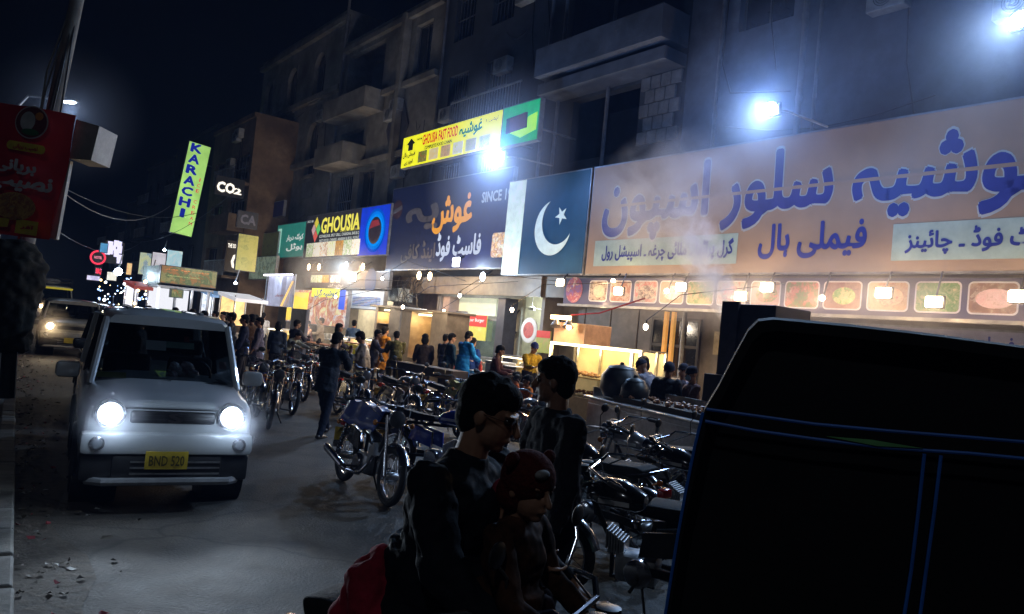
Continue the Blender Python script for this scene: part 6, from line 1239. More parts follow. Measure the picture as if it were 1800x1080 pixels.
p.add(vs, fs); p.add([vs[j] for j in range(K)], [tuple(range(K))]); cn = obj('canopy', p, CANV, rk, smooth=True)
def piping(pts, nm='piping'):
    q = MB(); q.tube([(a, b - .012, c) for a, b, c in [rkp(x, y) for x, y in pts]], .0048, 6); obj(nm, q, PIPE, rk, smooth=True)
piping([(1242, 719), (1330, 731), (1430, 745), (1560, 757), (1700, 768), (1900, 785)]); piping([(1240, 740), (1330, 757), (1430, 771), (1560, 787), (1700, 796), (1900, 815)])
piping([(1623, 797), (1612, 900), (1600, 1000), (1586, 1090)]); piping([(1652, 800), (1640, 900), (1626, 1000), (1614, 1090)]); piping([(1236, 725), (1222, 782), (1206, 862), (1192, 940), (1170, 1078)])
q = MB(); q.prism([rkp(1450, 766), rkp(1530, 772), rkp(1620, 787), rkp(1540, 783)], (0, -.004, 0)); o = obj('reflective_tape', q, mat('green_reflective_tape', (.15, .4, .15), .25), rk); o.location.y = -.016
q = MB(); q.bbox(xc - .5, xc + .5, .02, 1.75, .35, .9, .05); obj('lower_body', q, mat('rickshaw_green_paint', (.02, .05, .03), .35, coat=.5), rk, smooth=True)
q = MB(); q.tube([(xc - .55, -.08, .5), (xc + .55, -.08, .5)], .025, 8); obj('rear_bumper', q, CHROME, rk)
for s in (-1, 1):
    q = MB(); q.torus((xc + .5 * s, .3, .22), .17, .05, 'x', 24, 8); w = obj('wheel', q, RUBBER, rk, smooth=True); q = MB(); q.lathe((xc + .5 * s, .3, .22), [(.13, -.02), (.13, .02), (.04, .03 * s)], 'x', 16); obj('hub', q, ALLOY, w)
    q = MB(); q.bbox(xc + .42 * s - .05, xc + .42 * s + .05, -.03, .02, .68, .78, .01); obj('tail_light', q, mat('red_lens'), rk)
q = MB(); q.torus((xc, 2.35, .22), .17, .05, 'x', 24, 8); obj('wheel', q, RUBBER, rk, smooth=True); q = MB(); q.tube([(xc, 2.35, .22), (xc, 2.1, .9)], .03, 8); obj('front_fork', q, SPRING, rk)
q = MB(); q.bbox(xc - .45, xc + .45, 1.75, 2.15, .4, 1.0, .08); obj('front_cowl', q, mat('rickshaw_green_paint'), rk, smooth=True)
# ------------------------------------------------------------------ people: local +y is where they face
SKINS = [mat('skin_tan', (.33, .17, .1), .5, var=.1, scale=20), mat('skin_brown', (.22, .11, .065), .5, var=.1, scale=20)]
HAIRM = mat('black_hair', (.010, .009, .008), .8, spec=.15, var=.4, scale=90, bump=1.0)
SHOE = mat('dark_leather_shoe', (.03, .022, .018), .4)
wr_tex = bpy.data.textures.new('cloth_folds', 'CLOUDS'); wr_tex.noise_scale = .11; wr_tex.noise_depth = 2
def cloth(name, col): return mat('cloth_' + name, col, .92, var=.2, scale=30, bump=.3, spec=.12)
def limb_dir(f, o, s): return Vector((s * math.sin(R(o)), math.sin(R(f)) * math.cos(R(o)), -math.cos(R(f)) * math.cos(R(o))))
def person(label, loc, face, h=1.7, top=('shirt', None), legs=None, skin=0, lean=0, sit=None, leg=((4, 0), (-4, 6)), arm=((8, 8, 15), (5, 8, 15)), head=(0, 0), hair='short', vox=.016, girth=1.0, z=None, group=None, extra=None, inn=(0, 0), grip=.35):
    """leg: (thigh forward, knee bend) left/right; arm: (forward, outward, elbow) left/right; sit: height of the hips"""
    t = thing('person', label, 'person', (loc[0], loc[1], loc[2] if z is None else z), R(face), group); g = girth
    lt, ls, la = .245 * h, .24 * h, .045 * h; pl_ = []
    for f, k in leg: pl_.append(lt * math.cos(R(f)) + ls * math.cos(R(f - k)) + la)
    hz = sit if sit is not None else max(pl_); P = Vector((0, 0, hz)); T = Vector((0, math.sin(R(lean)), math.cos(R(lean)))); F = Vector((0, math.cos(R(lean)), -math.sin(R(lean))))
    C = P + T * .2 * h; SH = P + T * .285 * h; NK = P + T * .315 * h; rot = Euler((-R(lean), 0, 0)).to_matrix()
    hy, hp = head; HR = Euler((-R(lean * .5 + hp), 0, R(hy)), 'XYZ').to_matrix(); HR = Matrix.Rotation(R(hy), 3, 'Z') @ Matrix.Rotation(-R(lean * .5 + hp), 3, 'X')
    HB = NK + (T + Vector((0, .12, .3))).normalized() * .035 * h; HC = HB + HR @ Vector((0, .014 * h, .055 * h)); hh = .066 * h if h > 1.3 else .085 * h
    b = MB(); b.ell(P + T * .02 * h, (.083 * h * g, .062 * h * g, .07 * h), rot); b.ell(P + T * .11 * h, (.075 * h * g, .056 * h * g, .1 * h), rot); b.ell(C, (.09 * h * g, .062 * h * g, .1 * h), rot); b.ell(SH - T * .02 * h, (.1 * h * g, .05 * h, .04 * h), rot)
    b.tube([NK - T * .03 * h, HB + HR @ Vector((0, 0, .02 * h))], [.036 * h, .031 * h], 12, True)
    k = hh / .066
    hd = lambda x, y, z_: HC + HR @ Vector((x * k, y * k, z_ * k))
    b.ell(hd(0, -.012, .014), (.047 * k, .058 * k, .055 * k), HR, 18, 12); b.ell(hd(0, .012, -.024), (.036 * k, .04 * k, .044 * k), HR, 16, 10); b.ell(hd(0, .034, -.052), (.018 * k, .014 * k, .012 * k), HR)
    b.tube([hd(0, .05, .008), hd(0, .064, -.016)], [.005 * k, .0085 * k], 8, True); b.ell(hd(0, .05, -.034), (.014 * k, .006 * k, .006 * k), HR, 10, 6)
    b.tube([hd(-.03, .043, .016), hd(0, .05, .012), hd(.03, .043, .016)], .0045 * k, 6, True)
    for s in (-1, 1): b.ell(hd(.046 * s, -.006, -.006), (.006 * k, .012 * k, .017 * k), HR, 8, 6)
    J = {}; tops = MB(); ts = 1.0; ty = top[0]; add = {'shirt': .010, 'jacket': .015, 'kameez': .014, 'shawl': .02, 'vest': .01}[ty] * h / 1.7
    for i, s in enumerate((-1, 1)):
        f, o, e = arm[i]; S = SH + Vector((s * .105 * h * g, 0, 0)) - T * .012 * h; d1 = limb_dir(f + lean * .4, o, s); E_ = S + d1 * .165 * h; d2 = limb_dir(f + lean * .4 + e, -inn[i] if e > 20 else o * .4, s); W = E_ + d2 * .145 * h
        b.tube([S, S + d1 * .08 * h, E_], [.033 * h, .03 * h, .024 * h], 10, True); b.tube([E_, E_ + d2 * .05 * h, W], [.025 * h, .024 * h, .0155 * h], 10, True)
        # hand: palm and five fingers
        side = d2.cross(Vector((s, .2, 0))).normalized(); side = Vector((1, 0, 0)) - d2 * d2.x; side.normalize(); nrm = d2.cross(side).normalized() * -1
        PM = W + d2 * .028 * h; b.ell(PM, (.021 * h, .011 * h, .03 * h), Matrix((side, nrm, d2)).transposed(), 10, 8)
        for q in range(4):
            B0 = W + d2 * .05 * h + side * (.0145 - .0095 * q) * h * 1.0; L_ = (.036, .042, .04, .031)[q] * h; c = grip
            d_a = (d2 * math.cos(c) + nrm * math.sin(c)); d_b = (d2 * math.cos(c * 2.4) + nrm * math.sin(c * 2.4)); b.tube([B0, B0 + d_a * L_ * .5, B0 + d_a * L_ * .5 + d_b * L_ * .5], [.0052 * h, .005 * h, .0042 * h], 6, True)
        tb = W + d2 * .012 * h - side * .014 * h * s; td = (d2 * .7 - side * .6 * s + nrm * .35).normalized(); b.tube([tb, tb + td * .022 * h, tb + (td + d2 * .5).normalized() * .042 * h], [.0068 * h, .006 * h, .005 * h], 6, True)
        J['w%d' % i] = W; J['e%d' % i] = E_
        if ty != 'vest': tops.tube([S, S + d1 * .08 * h, E_], [.036 * h + add, .034 * h + add, .03 * h + add], 12, True); tops.tube([E_, E_ + d2 * .06 * h, W - d2 * .012 * h], [.03 * h + add, .028 * h + add, .02 * h + add], 12)
    trou = MB(); loose = 1.25 if ty in ('kameez', 'shawl') else 1.0; r0 = .05 * h * g
    trou.ell(P + T * .01 * h, (.09 * h * g, .07 * h * g, .075 * h), rot)
    for i, s in enumerate((-1, 1)):
        f, kn = leg[i]; H = P + Vector((s * .048 * h, 0, -.01 * h)); K_ = H + Vector((s * .01 * h, math.sin(R(f)) * lt, -math.cos(R(f)) * lt)); A = K_ + Vector((0, math.sin(R(f - kn)) * ls, -math.cos(R(f - kn)) * ls))
        b.tube([H, H.lerp(K_, .5), K_], [.048 * h, .042 * h, .031 * h], 10, True); b.tube([K_, K_.lerp(A, .35), A], [.03 * h, .03 * h, .02 * h], 10, True)
        ft = R(f - kn) * .3; fd = Vector((s * .12, math.cos(ft), math.sin(ft))); b.tube([A + Vector((0, -.01 * h, -.01 * h)), A + Vector((0, -.01 * h, -.025 * h)) + fd * .09 * h], [.02 * h, .017 * h], 8, True)
        trou.tube([H, H.lerp(K_, .5), K_], [.055 * h * loose ** .5 * g, .05 * h * loose, .042 * h * loose], 14, True); trou.tube([K_, K_.lerp(A, .4), A + (A - K_).normalized() * .005 * h], [.042 * h * loose, .039 * h * loose, .031 * h * loose], 14, True)
        if sit is not None and vox < .0095: trou.tube([A, A + fd * .05 * h + Vector((0, 0, -.015 * h))], [.033 * h, .026 * h], 12, True)
        sh = MB(); a0 = A + Vector((0, 0, -.02 * h)); sh.tube([a0 - fd * .028 * h, a0 + fd * .02 * h, a0 + fd * .075 * h, a0 + fd * .115 * h], [.022 * h, .027 * h, .023 * h, .016 * h], 12, True)
        sh.v = [(x, y, max(zz, A.z - .045 * h)) for x, y, zz in sh.v]; obj('shoe', sh, SHOE, t, smooth=True)
    obj('body', b, SKINS[skin], t, vox=max(.0055, vox * .5))
    # eyes
    for s in (-1, 1): q = MB(); q.ell(hd(.0185 * s, .041, .004), .0078 * k, None, 10, 8); obj('eye', q, mat('dark_eye', (.03, .02, .018), .15), t, smooth=True)
    obj('trousers', trou, legs or cloth('dark', (.03, .03, .035)), t, vox=vox, mods=(wr_tex, .028 * h / 1.7))
    # top garment
    M_ = top[1]; drop = {'shirt': .06, 'jacket': .1, 'kameez': .0, 'shawl': .0, 'vest': .06}[ty]
    tops.ell(SH - T * .015 * h, (.105 * h * g + add, .054 * h + add, .045 * h), rot, 18, 10); tops.ell(C, (.093 * h * g + add, .066 * h * g + add, .11 * h), rot, 18, 10); tops.ell(P + T * .1 * h, (.084 * h * g + add, .064 * h * g + add, .12 * h), rot, 18, 10); tops.tube([NK - T * .05 * h, NK + T * .006 * h], [.06 * h, .041 * h], 14)
    tops.tube([P + T * .12 * h, P - T * drop * h], [.083 * h * g + add, .088 * h * g + add], 18)
    if ty in ('kameez', 'shawl') and sit is None: tops.loft([((0, 0, hz + .12 * h), .088 * h * g + add, .07 * h * g + add), ((0, 0, hz), .1 * h * g + add, .085 * h * g + add), ((0, 0, hz - .12 * h), .108 * h * g + add, .098 * h * g + add), ((0, 0, hz - .26 * h), .118 * h * g + add, .108 * h * g + add)], 20)
    if ty == 'shawl': tops.loft([(SH + T * .02 * h, .07 * h, .05 * h), (SH - T * .04 * h, .15 * h * g, .08 * h), (C - T * .05 * h, .17 * h * g, .1 * h), (P + T * .02 * h, .16 * h * g, .1 * h)], 22)
    obj({'kameez': 'tunic', 'vest': 'vest'}.get(ty, ty), tops, M_, t, vox=vox, mods=(wr_tex, .05 * h / 1.7))
    # hair or headwear
    if hair in ('short', 'long'):
        q = MB(); q.ell(hd(0, -.018, .022), (.0515 * k, .06 * k, .058 * k), HR, 18, 12); q.ell(hd(0, .0, .042), (.045 * k, .052 * k, .034 * k), HR, 16, 10); q.ell(hd(0, -.034, -.012), (.043 * k, .036 * k, .045 * k), HR, 16, 10)
        if hair == 'long': q.ell(hd(0, -.035, -.03), (.06 * k, .045 * k, .07 * k), HR)
        rnd = random.Random(len(label))
        for i in range(26): a = rnd.random() * 6.28; e = rnd.uniform(.1, 1.3); q.ell(hd(.048 * math.cos(a) * math.cos(e), -.014 + .052 * math.sin(a) * math.cos(e), .03 + .045 * math.sin(e)), (.012 * k, .012 * k, .009 * k), None, 6, 5)
        obj('hair', q, HAIRM, t, vox=max(.0055, vox * .6))
    elif hair:
        q = MB(); q.ell(hd(0, -.012, .03), (.052 * k, .062 * k, .05 * k), HR, 18, 12); q.tube([hd(.05 * math.cos(a), -.01 + .06 * math.sin(a), .016) for a in [i * math.pi / 6 for i in range(12)]] + [hd(.05, -.01, .016)], .009 * k, 6)
        obj('cap', q, hair, t, vox=.008)
    return t, hd, J, HR, k
def at(px, n, py=620): s = sx(px, py, n); return FW(s, n, FZ if n > -3.4 else 0)
def fa(ang): return math.degrees(FRZ) + ang                     # 0 faces the buildings, 180 faces the street
K_ = cloth
# at the stalls, left to right
person('bystander in a dark waistcoat, leftmost of the group beside the grey hatchback', at(402, -8.5), fa(150), 1.72, ('jacket', K_('dark_grey', (.05, .05, .055))), vox=.02, skin=1)
person('bystander in a dark blue jacket, second of the group by the hatchback', at(425, -8.6), fa(160), 1.70, ('jacket', K_('navy', (.015, .02, .045))), vox=.02, skin=1)
person('bystander in a brown jacket standing behind the man in the dark blue jacket', at(437, -7.8), fa(120), 1.72, ('jacket', K_('brown', (.08, .045, .025))), vox=.02, skin=1)
person('bystander in a lilac grey tunic facing the road, right of the brown jacket', at(452, -7.9), fa(165), 1.66, ('kameez', K_('lilac', (.16, .15, .2))), vox=.02)
person('stall worker in a white shirt standing inside the white canopied snack stall', at(456, -4.2), fa(60), 1.78, ('shirt', K_('white', (.55, .55, .55))), vox=.02)
person('teenager with thick hair in a dark blue shirt seen from the side near the grill', at(484, -7.2), fa(60), 1.6, ('shirt', K_('slate', (.03, .045, .07))), vox=.02, hair='long', lean=6)
person('person in a pale shirt bending down behind the thick haired teenager', at(497, -6.6), fa(-60), 1.55, ('shirt', K_('pale_green', (.3, .32, .25))), vox=.02, lean=50, arm=((40, 8, 20), (40, 8, 20)))
person('cook in a dark red patterned shirt tending the smoking grill with bare forearms', at(540, -3.7), fa(185), 1.66, ('vest', K_('maroon', (.1, .04, .05))), vox=.02, arm=((35, 10, 60), (35, 10, 60)), lean=8, hair='short')
person('cook in a pale shirt raising one arm in the steam behind the grill', at(560, -2.9), fa(150), 1.66, ('shirt', K_('beige', (.35, .3, .25))), vox=.02, arm=((20, 10, 70), (130, 10, 40)))
person('man in a blue grey shirt working at the counter under the blue menu board', at(617, -3.0), fa(60), 1.7, ('shirt', K_('steel_blue', (.08, .13, .22))), vox=.02, arm=((35, 8, 60), (35, 8, 60)), lean=8)
person('man in an orange mustard shirt by the glowing snack cabinet', at(673, -3.8), fa(10), 1.72, ('kameez', K_('mustard', (.42, .17, .02))), vox=.018, arm=((20, 10, 60), (20, 10, 60)))
person('customer in olive clothes sitting on the bench bowed over his plate', at(697, -4.9), fa(70), 1.68, ('kameez', K_('olive', (.13, .12, .04))), legs=K_('olive', (.13, .12, .04)), vox=.016, sit=.66, leg=((75, 70), (70, 75)), arm=((25, 6, 85), (30, 6, 90)), lean=22, head=(0, 15), z=.25)
person('man in a bright blue tunic seen from behind at the serving table', at(815, -4.35), fa(8), 1.72, ('kameez', K_('bright_blue', (.015, .19, .5))), legs=K_('bright_blue', (.015, .19, .5)), vox=.013, arm=((20, 6, 45), (20, 6, 45)), head=(0, 20), lean=6, z=.12)
person('youth in a dark teal shirt with a yellow collar left of the blue tunic man', at(790, -4.2), fa(-5), 1.62, ('shirt', K_('teal', (.02, .05, .08))), vox=.016, z=.12, head=(-10, 10))
person('man in a navy shirt half hidden left of the dark teal youth', at(781, -3.7), fa(15), 1.6, ('shirt', K_('deep_navy', (.012, .016, .04))), vox=.018, z=.1)
person('dark haired man in blue standing between the blue tunic man and the glass door', at(829, -3.6), fa(20), 1.68, ('shirt', K_('royal', (.02, .05, .2))), vox=.018)
wk, hd, J, HR, k = person('worker in a yellow tunic and blue cap beside the glass display case', at(933, -3.9), fa(-95), 1.66, ('kameez', K_('yellow', (.6, .36, .03))), legs=K_('yellow', (.6, .36, .03)), vox=.014, arm=((25, 6, 50), (30, 6, 60)), hair=K_('cap_blue', (.05, .07, .2)), head=(0, 15), lean=8, z=.08)
q = MB(); q.loft([((0, .03, .62), .22, .17), ((0, .03, .85), .2, .165), ((0, .02, 1.02), .185, .15)], 20); obj('apron', q, K_('apron_dark', (.02, .02, .03)), wk, vox=.014)
person('small child in orange sitting before the serving table, nearer the rider head', at(913, -6.0), fa(150), 1.15, ('shirt', K_('orange_red', (.45, .1, .03))), vox=.014, sit=.5, leg=((80, 85), (80, 85)), head=(10, 0), z=.1)
person('small child in orange sitting before the table, nearer the standing man', at(934, -6.0), fa(165), 1.15, ('shirt', K_('orange_deep', (.5, .14, .03))), vox=.014, sit=.5, leg=((80, 85), (80, 85)), head=(-10, 5), z=.08)
person('man in a grey shirt bending over the food right of the display case', at(1160, -4.7), fa(100), 1.72, ('shirt', K_('grey', (.2, .2, .24))), vox=.014, lean=28, arm=((40, 6, 50), (40, 6, 50)), hair=K_('cap_black', (.03, .03, .045)), head=(0, 15))
person('man in a long dark coat standing just right of the bending man in grey', at(1178, -5.3), fa(-160), 1.66, ('kameez', K_('coat', (.03, .03, .035))), vox=.014, head=(30, 25), hair=K_('cap_black', (.03, .03, .045)))
m_, hd, J, HR, k = person('man in a dark cap and pale blue face mask by the coal bin', at(1222, -5.2), fa(150), 1.62, ('shirt', K_('dusty_rose', (.18, .11, .11))), vox=.014, hair=K_('cap_black', (.03, .03, .045)), arm=((20, 6, 70), (20, 6, 70)), head=(15, 10))
q = MB(); q.ell(hd(0, .034, -.03), (.036 * k, .03 * k, .032 * k), HR); obj('face_mask', q, mat('pale_blue_mask', (.35, .5, .65), .7), m_, smooth=True)
person('man in a grey shirt and dark round hat behind the masked man', at(1205, -4.9), fa(-170), 1.64, ('shirt', K_('grey_mauve', (.16, .14, .17))), vox=.014, hair=K_('cap_black', (.03, .03, .045)))
for px, n_, an, cc, hh_, lb, lk in ((512, -6.2, 20, (.03, .03, .04), 1.68, 'dark clothed customer waiting left of the smoking grill', {}), (590, -5.6, -10, (.06, .05, .05), 1.7, 'customer in dark brown seen from behind at the orange topped table', {}), (655, -5.2, -30, (.1, .09, .1), 1.64, 'grey shirted customer standing behind the shawled person', {}), (745, -4.6, 60, (.04, .03, .03), 1.66, 'dark clothed customer in front of the ember oven', {}), (870, -4.9, -40, (.08, .03, .03), 1.6, 'customer in dark red standing by the foam boxes', {}), (1135, -4.0, 170, (.25, .2, .16), 1.68, 'cook in a beige shirt between the glass case and the bending man', {}), (445, -6.0, 100, (.05, .05, .06), 1.7, 'dark figure behind the bystanders near the snack stall', {}), (392, -6.5, 140, (.1, .07, .06), 1.68, 'brown clothed figure behind the hatchback roof left of the bystanders', {})):
    person(lb, at(px, n_), fa(an), hh_, (random.choice(['kameez', 'shirt']), K_('extra_%d' % px, cc)), vox=.02, hair=random.choice(['short', 'long']), lean=random.uniform(0, 10), arm=((random.uniform(5, 40), 8, random.uniform(10, 80)), (random.uniform(5, 40), 8, random.uniform(10, 80))), head=(random.uniform(-30, 30), random.uniform(0, 20)), skin=1)
# distant walkers
dp = person('distant pedestrian silhouette walking in the glare of the green kiosk', at(300, -9.5), fa(90), 1.7, ('kameez', K_('dark_grey', (.05, .05, .055))), vox=.03)[0]
for i, (px, n, lb) in enumerate(((330, -9, 'distant dark figure in front of the white kiosk counter'), (352, -9.5, 'distant figure at the right end of the kiosk counter'), (372, -7, 'distant figure between the kiosk and the pale blue stall'), (386, -7.5, 'distant figure just right of the pale blue stall'), (252, -11, 'tiny figure by the red awning of the far stall'), (228, -12, 'tiny figure in the glare beyond the red awning'), (240, -12.5, 'tiny figure walking left of the far stall'), (212, -12, 'tiny figure farthest up the glaring street'))):
    c = copy_tree(dp, None, label=lb); p = at(px, n); c.location = p; c.rotation_euler = (0, 0, R(fa(60 + i * 47)))
# in the road
W0 = G(548, 765)
person('man in dark clothes walking bent forward with his hands at his mouth', (W0.x + .15, W0.y, 0), fa(40), 1.68, ('jacket', K_('walker_dark', (.02, .025, .035))), legs=K_('jeans', (.015, .02, .035)), lean=14, leg=((28, 6), (-14, 12)), arm=((30, 4, 115), (38, 4, 105)), head=(-10, 14), vox=.012, skin=0, inn=(12, 12))
sh, hd, J, HR, k = person('person wrapped in a brown and cream shawl standing beside the motorcycles', at(637, -7.4, 650), fa(155), 1.62, ('shawl', food('shawl_weave', [(.2, .15, .11), (.33, .27, .21), (.12, .09, .07)], 0, 5)), vox=.014, head=(-20, 22), lean=6, arm=((20, 4, 80), (20, 4, 80)))

# ------------------------------------------------------------------ foreground riders, dark against the shops
JK = mat('black_jacket', (.008, .009, .013), .8, bump=.5, scale=9, spec=.15)
rb = copy_tree(proto, None, label='dark motorcycle ridden by the man in glasses, mostly below the picture edge', group=None)
del rb['group']
for c in list(rb.children):
    if c.name.startswith('carrier'): bpy.data.objects.remove(c)
RH = -25.0; RB = D(860, 1000, 2.72); rb.location = (RB.x - .02, RB.y - .1, 0); rb.rotation_euler = (0, 0, R(RH))
fx, fy = math.cos(R(RH)), math.sin(R(RH))
def onbike(u, v, z): return Vector((rb.location.x + fx * u - fy * v, rb.location.y + fy * u + fx * v, z))
p_ = onbike(-.18, 0, 0)
man, hd, J, HR, k = person('man in a black jacket and glasses astride the motorcycle, back half turned to us', p_, RH - 90, 1.74, ('jacket', JK), legs=K_('black_jeans', (.012, .012, .016)), sit=.86, leg=((62, 70), (62, 70)), arm=((18, 8, 42), (18, 8, 42)), lean=9, head=(8, 12), vox=.009, girth=1.28, skin=0)
gm = mat('spectacle_frame', (.02, .02, .022), .2); q = MB()
for s in (-1, 1):
    q.tube([hd(.019 * s + .014 * math.cos(a), .054, .004 + .011 * math.sin(a)) for a in [i * math.pi / 8 for i in range(17)]], .0016 * k * .7, 5); q.tube([hd(.033 * s, .053, .006), hd(.049 * s, .0, .004)], .0012, 5)
q.tube([hd(-.005, .055, .006), hd(.005, .055, .006)], .0012, 5); sp = obj('spectacles', q, gm, man)
q = MB(); 
for s in (-1, 1): q.poly([hd(.019 * s + .0135 * math.cos(a), .0545, .004 + .0105 * math.sin(a)) for a in [i * math.pi / 8 for i in range(16)]])
obj('lens', q, glass('spectacle_glass', (.7, .75, .8), .5), sp)
# child with the bear eared hat
HATR = mat('rust_red_wool', (.085, .014, .010), .95, spec=.1, bump=.9, scale=50)
c_ = onbike(.13, -.1, 0)
kid, hd, J, HR, k = person('small child in a bear eared rust red hat sitting before the rider', c_, RH - 90, 1.12, ('jacket', mat('orange_print_jacket', (.05, .02, .010), .9, var=.8, scale=14, spec=.12)), legs=K_('child_trousers', (.02, .017, .017)), sit=.9, leg=((60, 70), (60, 70)), arm=((22, 8, 30), (22, 8, 30)), lean=4, head=(-20, 8), hair=None, vox=.008, girth=1.15, grip=.7)
q = MB(); q.ell(hd(0, -.012, .022), (.058 * k, .066 * k, .06 * k), HR, 20, 14); q.ell(hd(0, -.028, -.02), (.055 * k, .05 * k, .05 * k), HR, 18, 10)
hat = obj('bear_hat', q, HATR, kid, vox=.007)
for s in (-1, 1): q = MB(); q.ell(hd(.058 * s, -.016, .06), (.02 * k, .012 * k, .02 * k), HR); obj('hat_ear', q, HATR, hat, smooth=True)
q = MB(); q.ell(hd(.02, .043, .048), (.022 * k, .01 * k, .011 * k), HR); obj('hat_patch', q, mat('white_felt', (.25, .24, .23), .8), hat, smooth=True)
# infant with a pink cap in the man's arm
i_ = onbike(-.02, .1, 0)
inf, hd, J, HR, k = person('infant in a dark pink cap held between the rider and the child', (i_.x + .02, i_.y - .1, 0), RH - 60, .72, ('jacket', K_('infant_wrap', (.03, .015, .018))), legs=K_('infant_wrap', (.06, .03, .035)), sit=.98, leg=((80, 60), (80, 60)), arm=((30, 8, 60), (30, 8, 60)), head=(10, 10), hair=K_('infant_pink', (.22, .03, .045)), vox=.008)
# red cloth at the back of the bike
q0 = D(668, 1085, 2.7); rc = thing('cloth_bundle', 'red and white quilted cloth bundle hanging behind the rider at the bottom edge', 'cloth bundle', q0, R(RH)); q = MB()
q.ell((0, .0, .05), (.12, .16, .2)); q.ell((-.05, -.03, -.08), (.12, .15, .2)); q.ell((.03, .05, -.15), (.13, .15, .2)); o = obj('quilt', q, mat('red_quilt', (.3, .015, .035), .85, var=.5, scale=7, bump=.8, spec=.15), rc, vox=.012, mods=(wr_tex, .09))
# standing man behind the child
S0 = D(975, 700, 4.1)
person('man in a dark jacket standing in the road and looking left, behind the child hat', (S0.x + .02, S0.y, 0), fa(165), 1.72, ('jacket', K_('standing_dark', (.016, .016, .02))), legs=K_('standing_trousers', (.015, .015, .018)), arm=((6, 9, 12), (8, 9, 14)), head=(-32, 4), vox=.010, girth=1.05, skin=1)

# ------------------------------------------------------------------ red banner on the leaning pole at the left
n0 = 9.5; pole = thing('utility_pole', 'leaning old utility pole rising behind the red banner', 'pole', (0, 0, 0)); a = G(20, 645); a = D(36, 600, n0 + .5); top_ = D(148, -60, n0 + .5); a.z = 0; dxy = (top_ - D(66, 330, n0 + .5)); base = D(66, 330, n0 + .5) - dxy * (D(66, 330, n0 + .5).z / dxy.z)
q = MB(); q.tube([base, base.lerp(top_, .5), top_], [.13, .1, .08], 10); obj('shaft', q, mat('pole_concrete', (.2, .19, .17), .85, bump=.6, grime=.7), pole, smooth=True)
q = MB()
for z in (.45, .52, .6): c = base.lerp(top_, z); q.torus(c, .12, .018, 'z', 14, 6)
obj('strap', q, SPRING, pole); q = MB(); rnd = random.Random(11)
for i in range(6): c0 = base.lerp(top_, .97); c1 = base.lerp(top_, .3 + .05 * i); q.tube([c0, c0.lerp(c1, .5) + Vector((rnd.uniform(-.15, .2), -.12, 0)), c1 + Vector((rnd.uniform(-.1, .1), -.15, 0))], .012, 5)
obj('cable', q, BLACKP, pole, kind='stuff')
def P9(px, py, y=n0): return D(px, py, y)
corners = [P9(-60, 168), P9(133, 203), P9(84, 421), P9(-110, 400)]
rbn = thing('red_banner', 'dim red food banner with a round emblem and white Urdu letters', 'banner', (corners[3].x, corners[3].y, corners[3].z)); OFF[rbn.name] = tuple(corners[3])
NX, NZ = 22, 26; vs = []
for j in range(NZ + 1):
    for i in range(NX + 1):
        u, v = i / NX, j / NZ; c = corners[0].lerp(corners[1], u).lerp(corners[3].lerp(corners[2], u), v); vs.append(c + Vector((0, .05 * math.sin(u * 7 + v * 2) + .03 * math.sin(v * 9 + u * 4), 0)))
q = MB(); q.add(vs, [(j * (NX + 1) + i, j * (NX + 1) + i + 1, (j + 1) * (NX + 1) + i + 1, (j + 1) * (NX + 1) + i) for j in range(NZ) for i in range(NX)]); obj('sheet', q, mat('red_flex_print', (.5, .012, .012), .4, var=.15, scale=2), rbn, smooth=True)
bu = (corners[1] - corners[0]).normalized(); bv = (corners[0] - corners[3]).normalized(); nf = -.14
def bp_(px, py): return P9(px, py) + Vector((0, nf, 0))
def bdisc(px, py, r, m, nm, ry=None, d=0):
    c = bp_(px, py) + Vector((0, -d, 0)); q = MB(); q.poly([c + bu * r * math.cos(a) + bv * (ry or r) * math.sin(a) for a in [i * math.pi / 14 for i in range(28)]]); obj(nm, q, m, rbn)
bdisc(68, 221, .205, mat('emblem_rim', (.4, .35, .32), .5), 'emblem'); bdisc(68, 221, .19, mat('emblem_ground', (.12, .02, .015), .5), 'emblem', d=.004); bdisc(62, 219, .09, mat('emblem_white', (.4, .4, .38), .5), 'emblem_shape', .12, .008); bdisc(82, 211, .05, mat('emblem_orange', (.55, .2, .03), .5), 'emblem_shape', d=.008); bdisc(66, 238, .11, mat('emblem_green', (.03, .12, .03), .5), 'emblem_shape', .04, .009)
c = bp_(58, 264); q = MB(); q.poly([c + bu * (x * .19 + (.05 * math.cos(a) if abs(math.cos(a)) > 0 else 0)) + bv * .055 * math.sin(a) for x, a in [(1 if math.cos(a_) > 0 else -1, a_) for a_ in [i * math.pi / 10 for i in range(20)]]]); obj('yellow_pill', q, mat('banner_yellow_ink', (.6, .45, .02), .5), rbn)
text('نصیب بریانی', rbn, bp_(58, 265) + Vector((0, -.006, 0)), .3, .07, mat('red_sauce'), right=bu, up=bv, bold=.03)
text('بریانی', rbn, bp_(40, 297), .5, .17, mat('banner_white_ink', (.55, .55, .55), .5), right=bu, up=bv, bold=.05); text('نصیب', rbn, bp_(50, 326), .75, .2, mat('banner_white_ink'), right=bu, up=bv, bold=.05)
bdisc(38, 366, .26, food('biryani_print', [(.45, .2, .04), (.55, .35, .08), (.3, .08, .03), (.4, .3, .12)], 0, 9), 'dish_picture', .17)
for x0, x1, y0_, y1_ in ((-60, 30, 385, 398), (42, 80, 392, 414)):
    q = MB(); q.poly([bp_(x0, y0_ - 4), bp_(x1, y0_ + 2), bp_(x1 - 4, y1_ + 4), bp_(x0 - 4, y1_ - 2)]); obj('yellow_strip', q, mat('banner_yellow_ink'), rbn)
text('آفر', rbn, bp_(61, 403) + Vector((0, -.006, 0)), .16, .06, mat('red_sauce'), right=bu, up=bv, bold=.03)
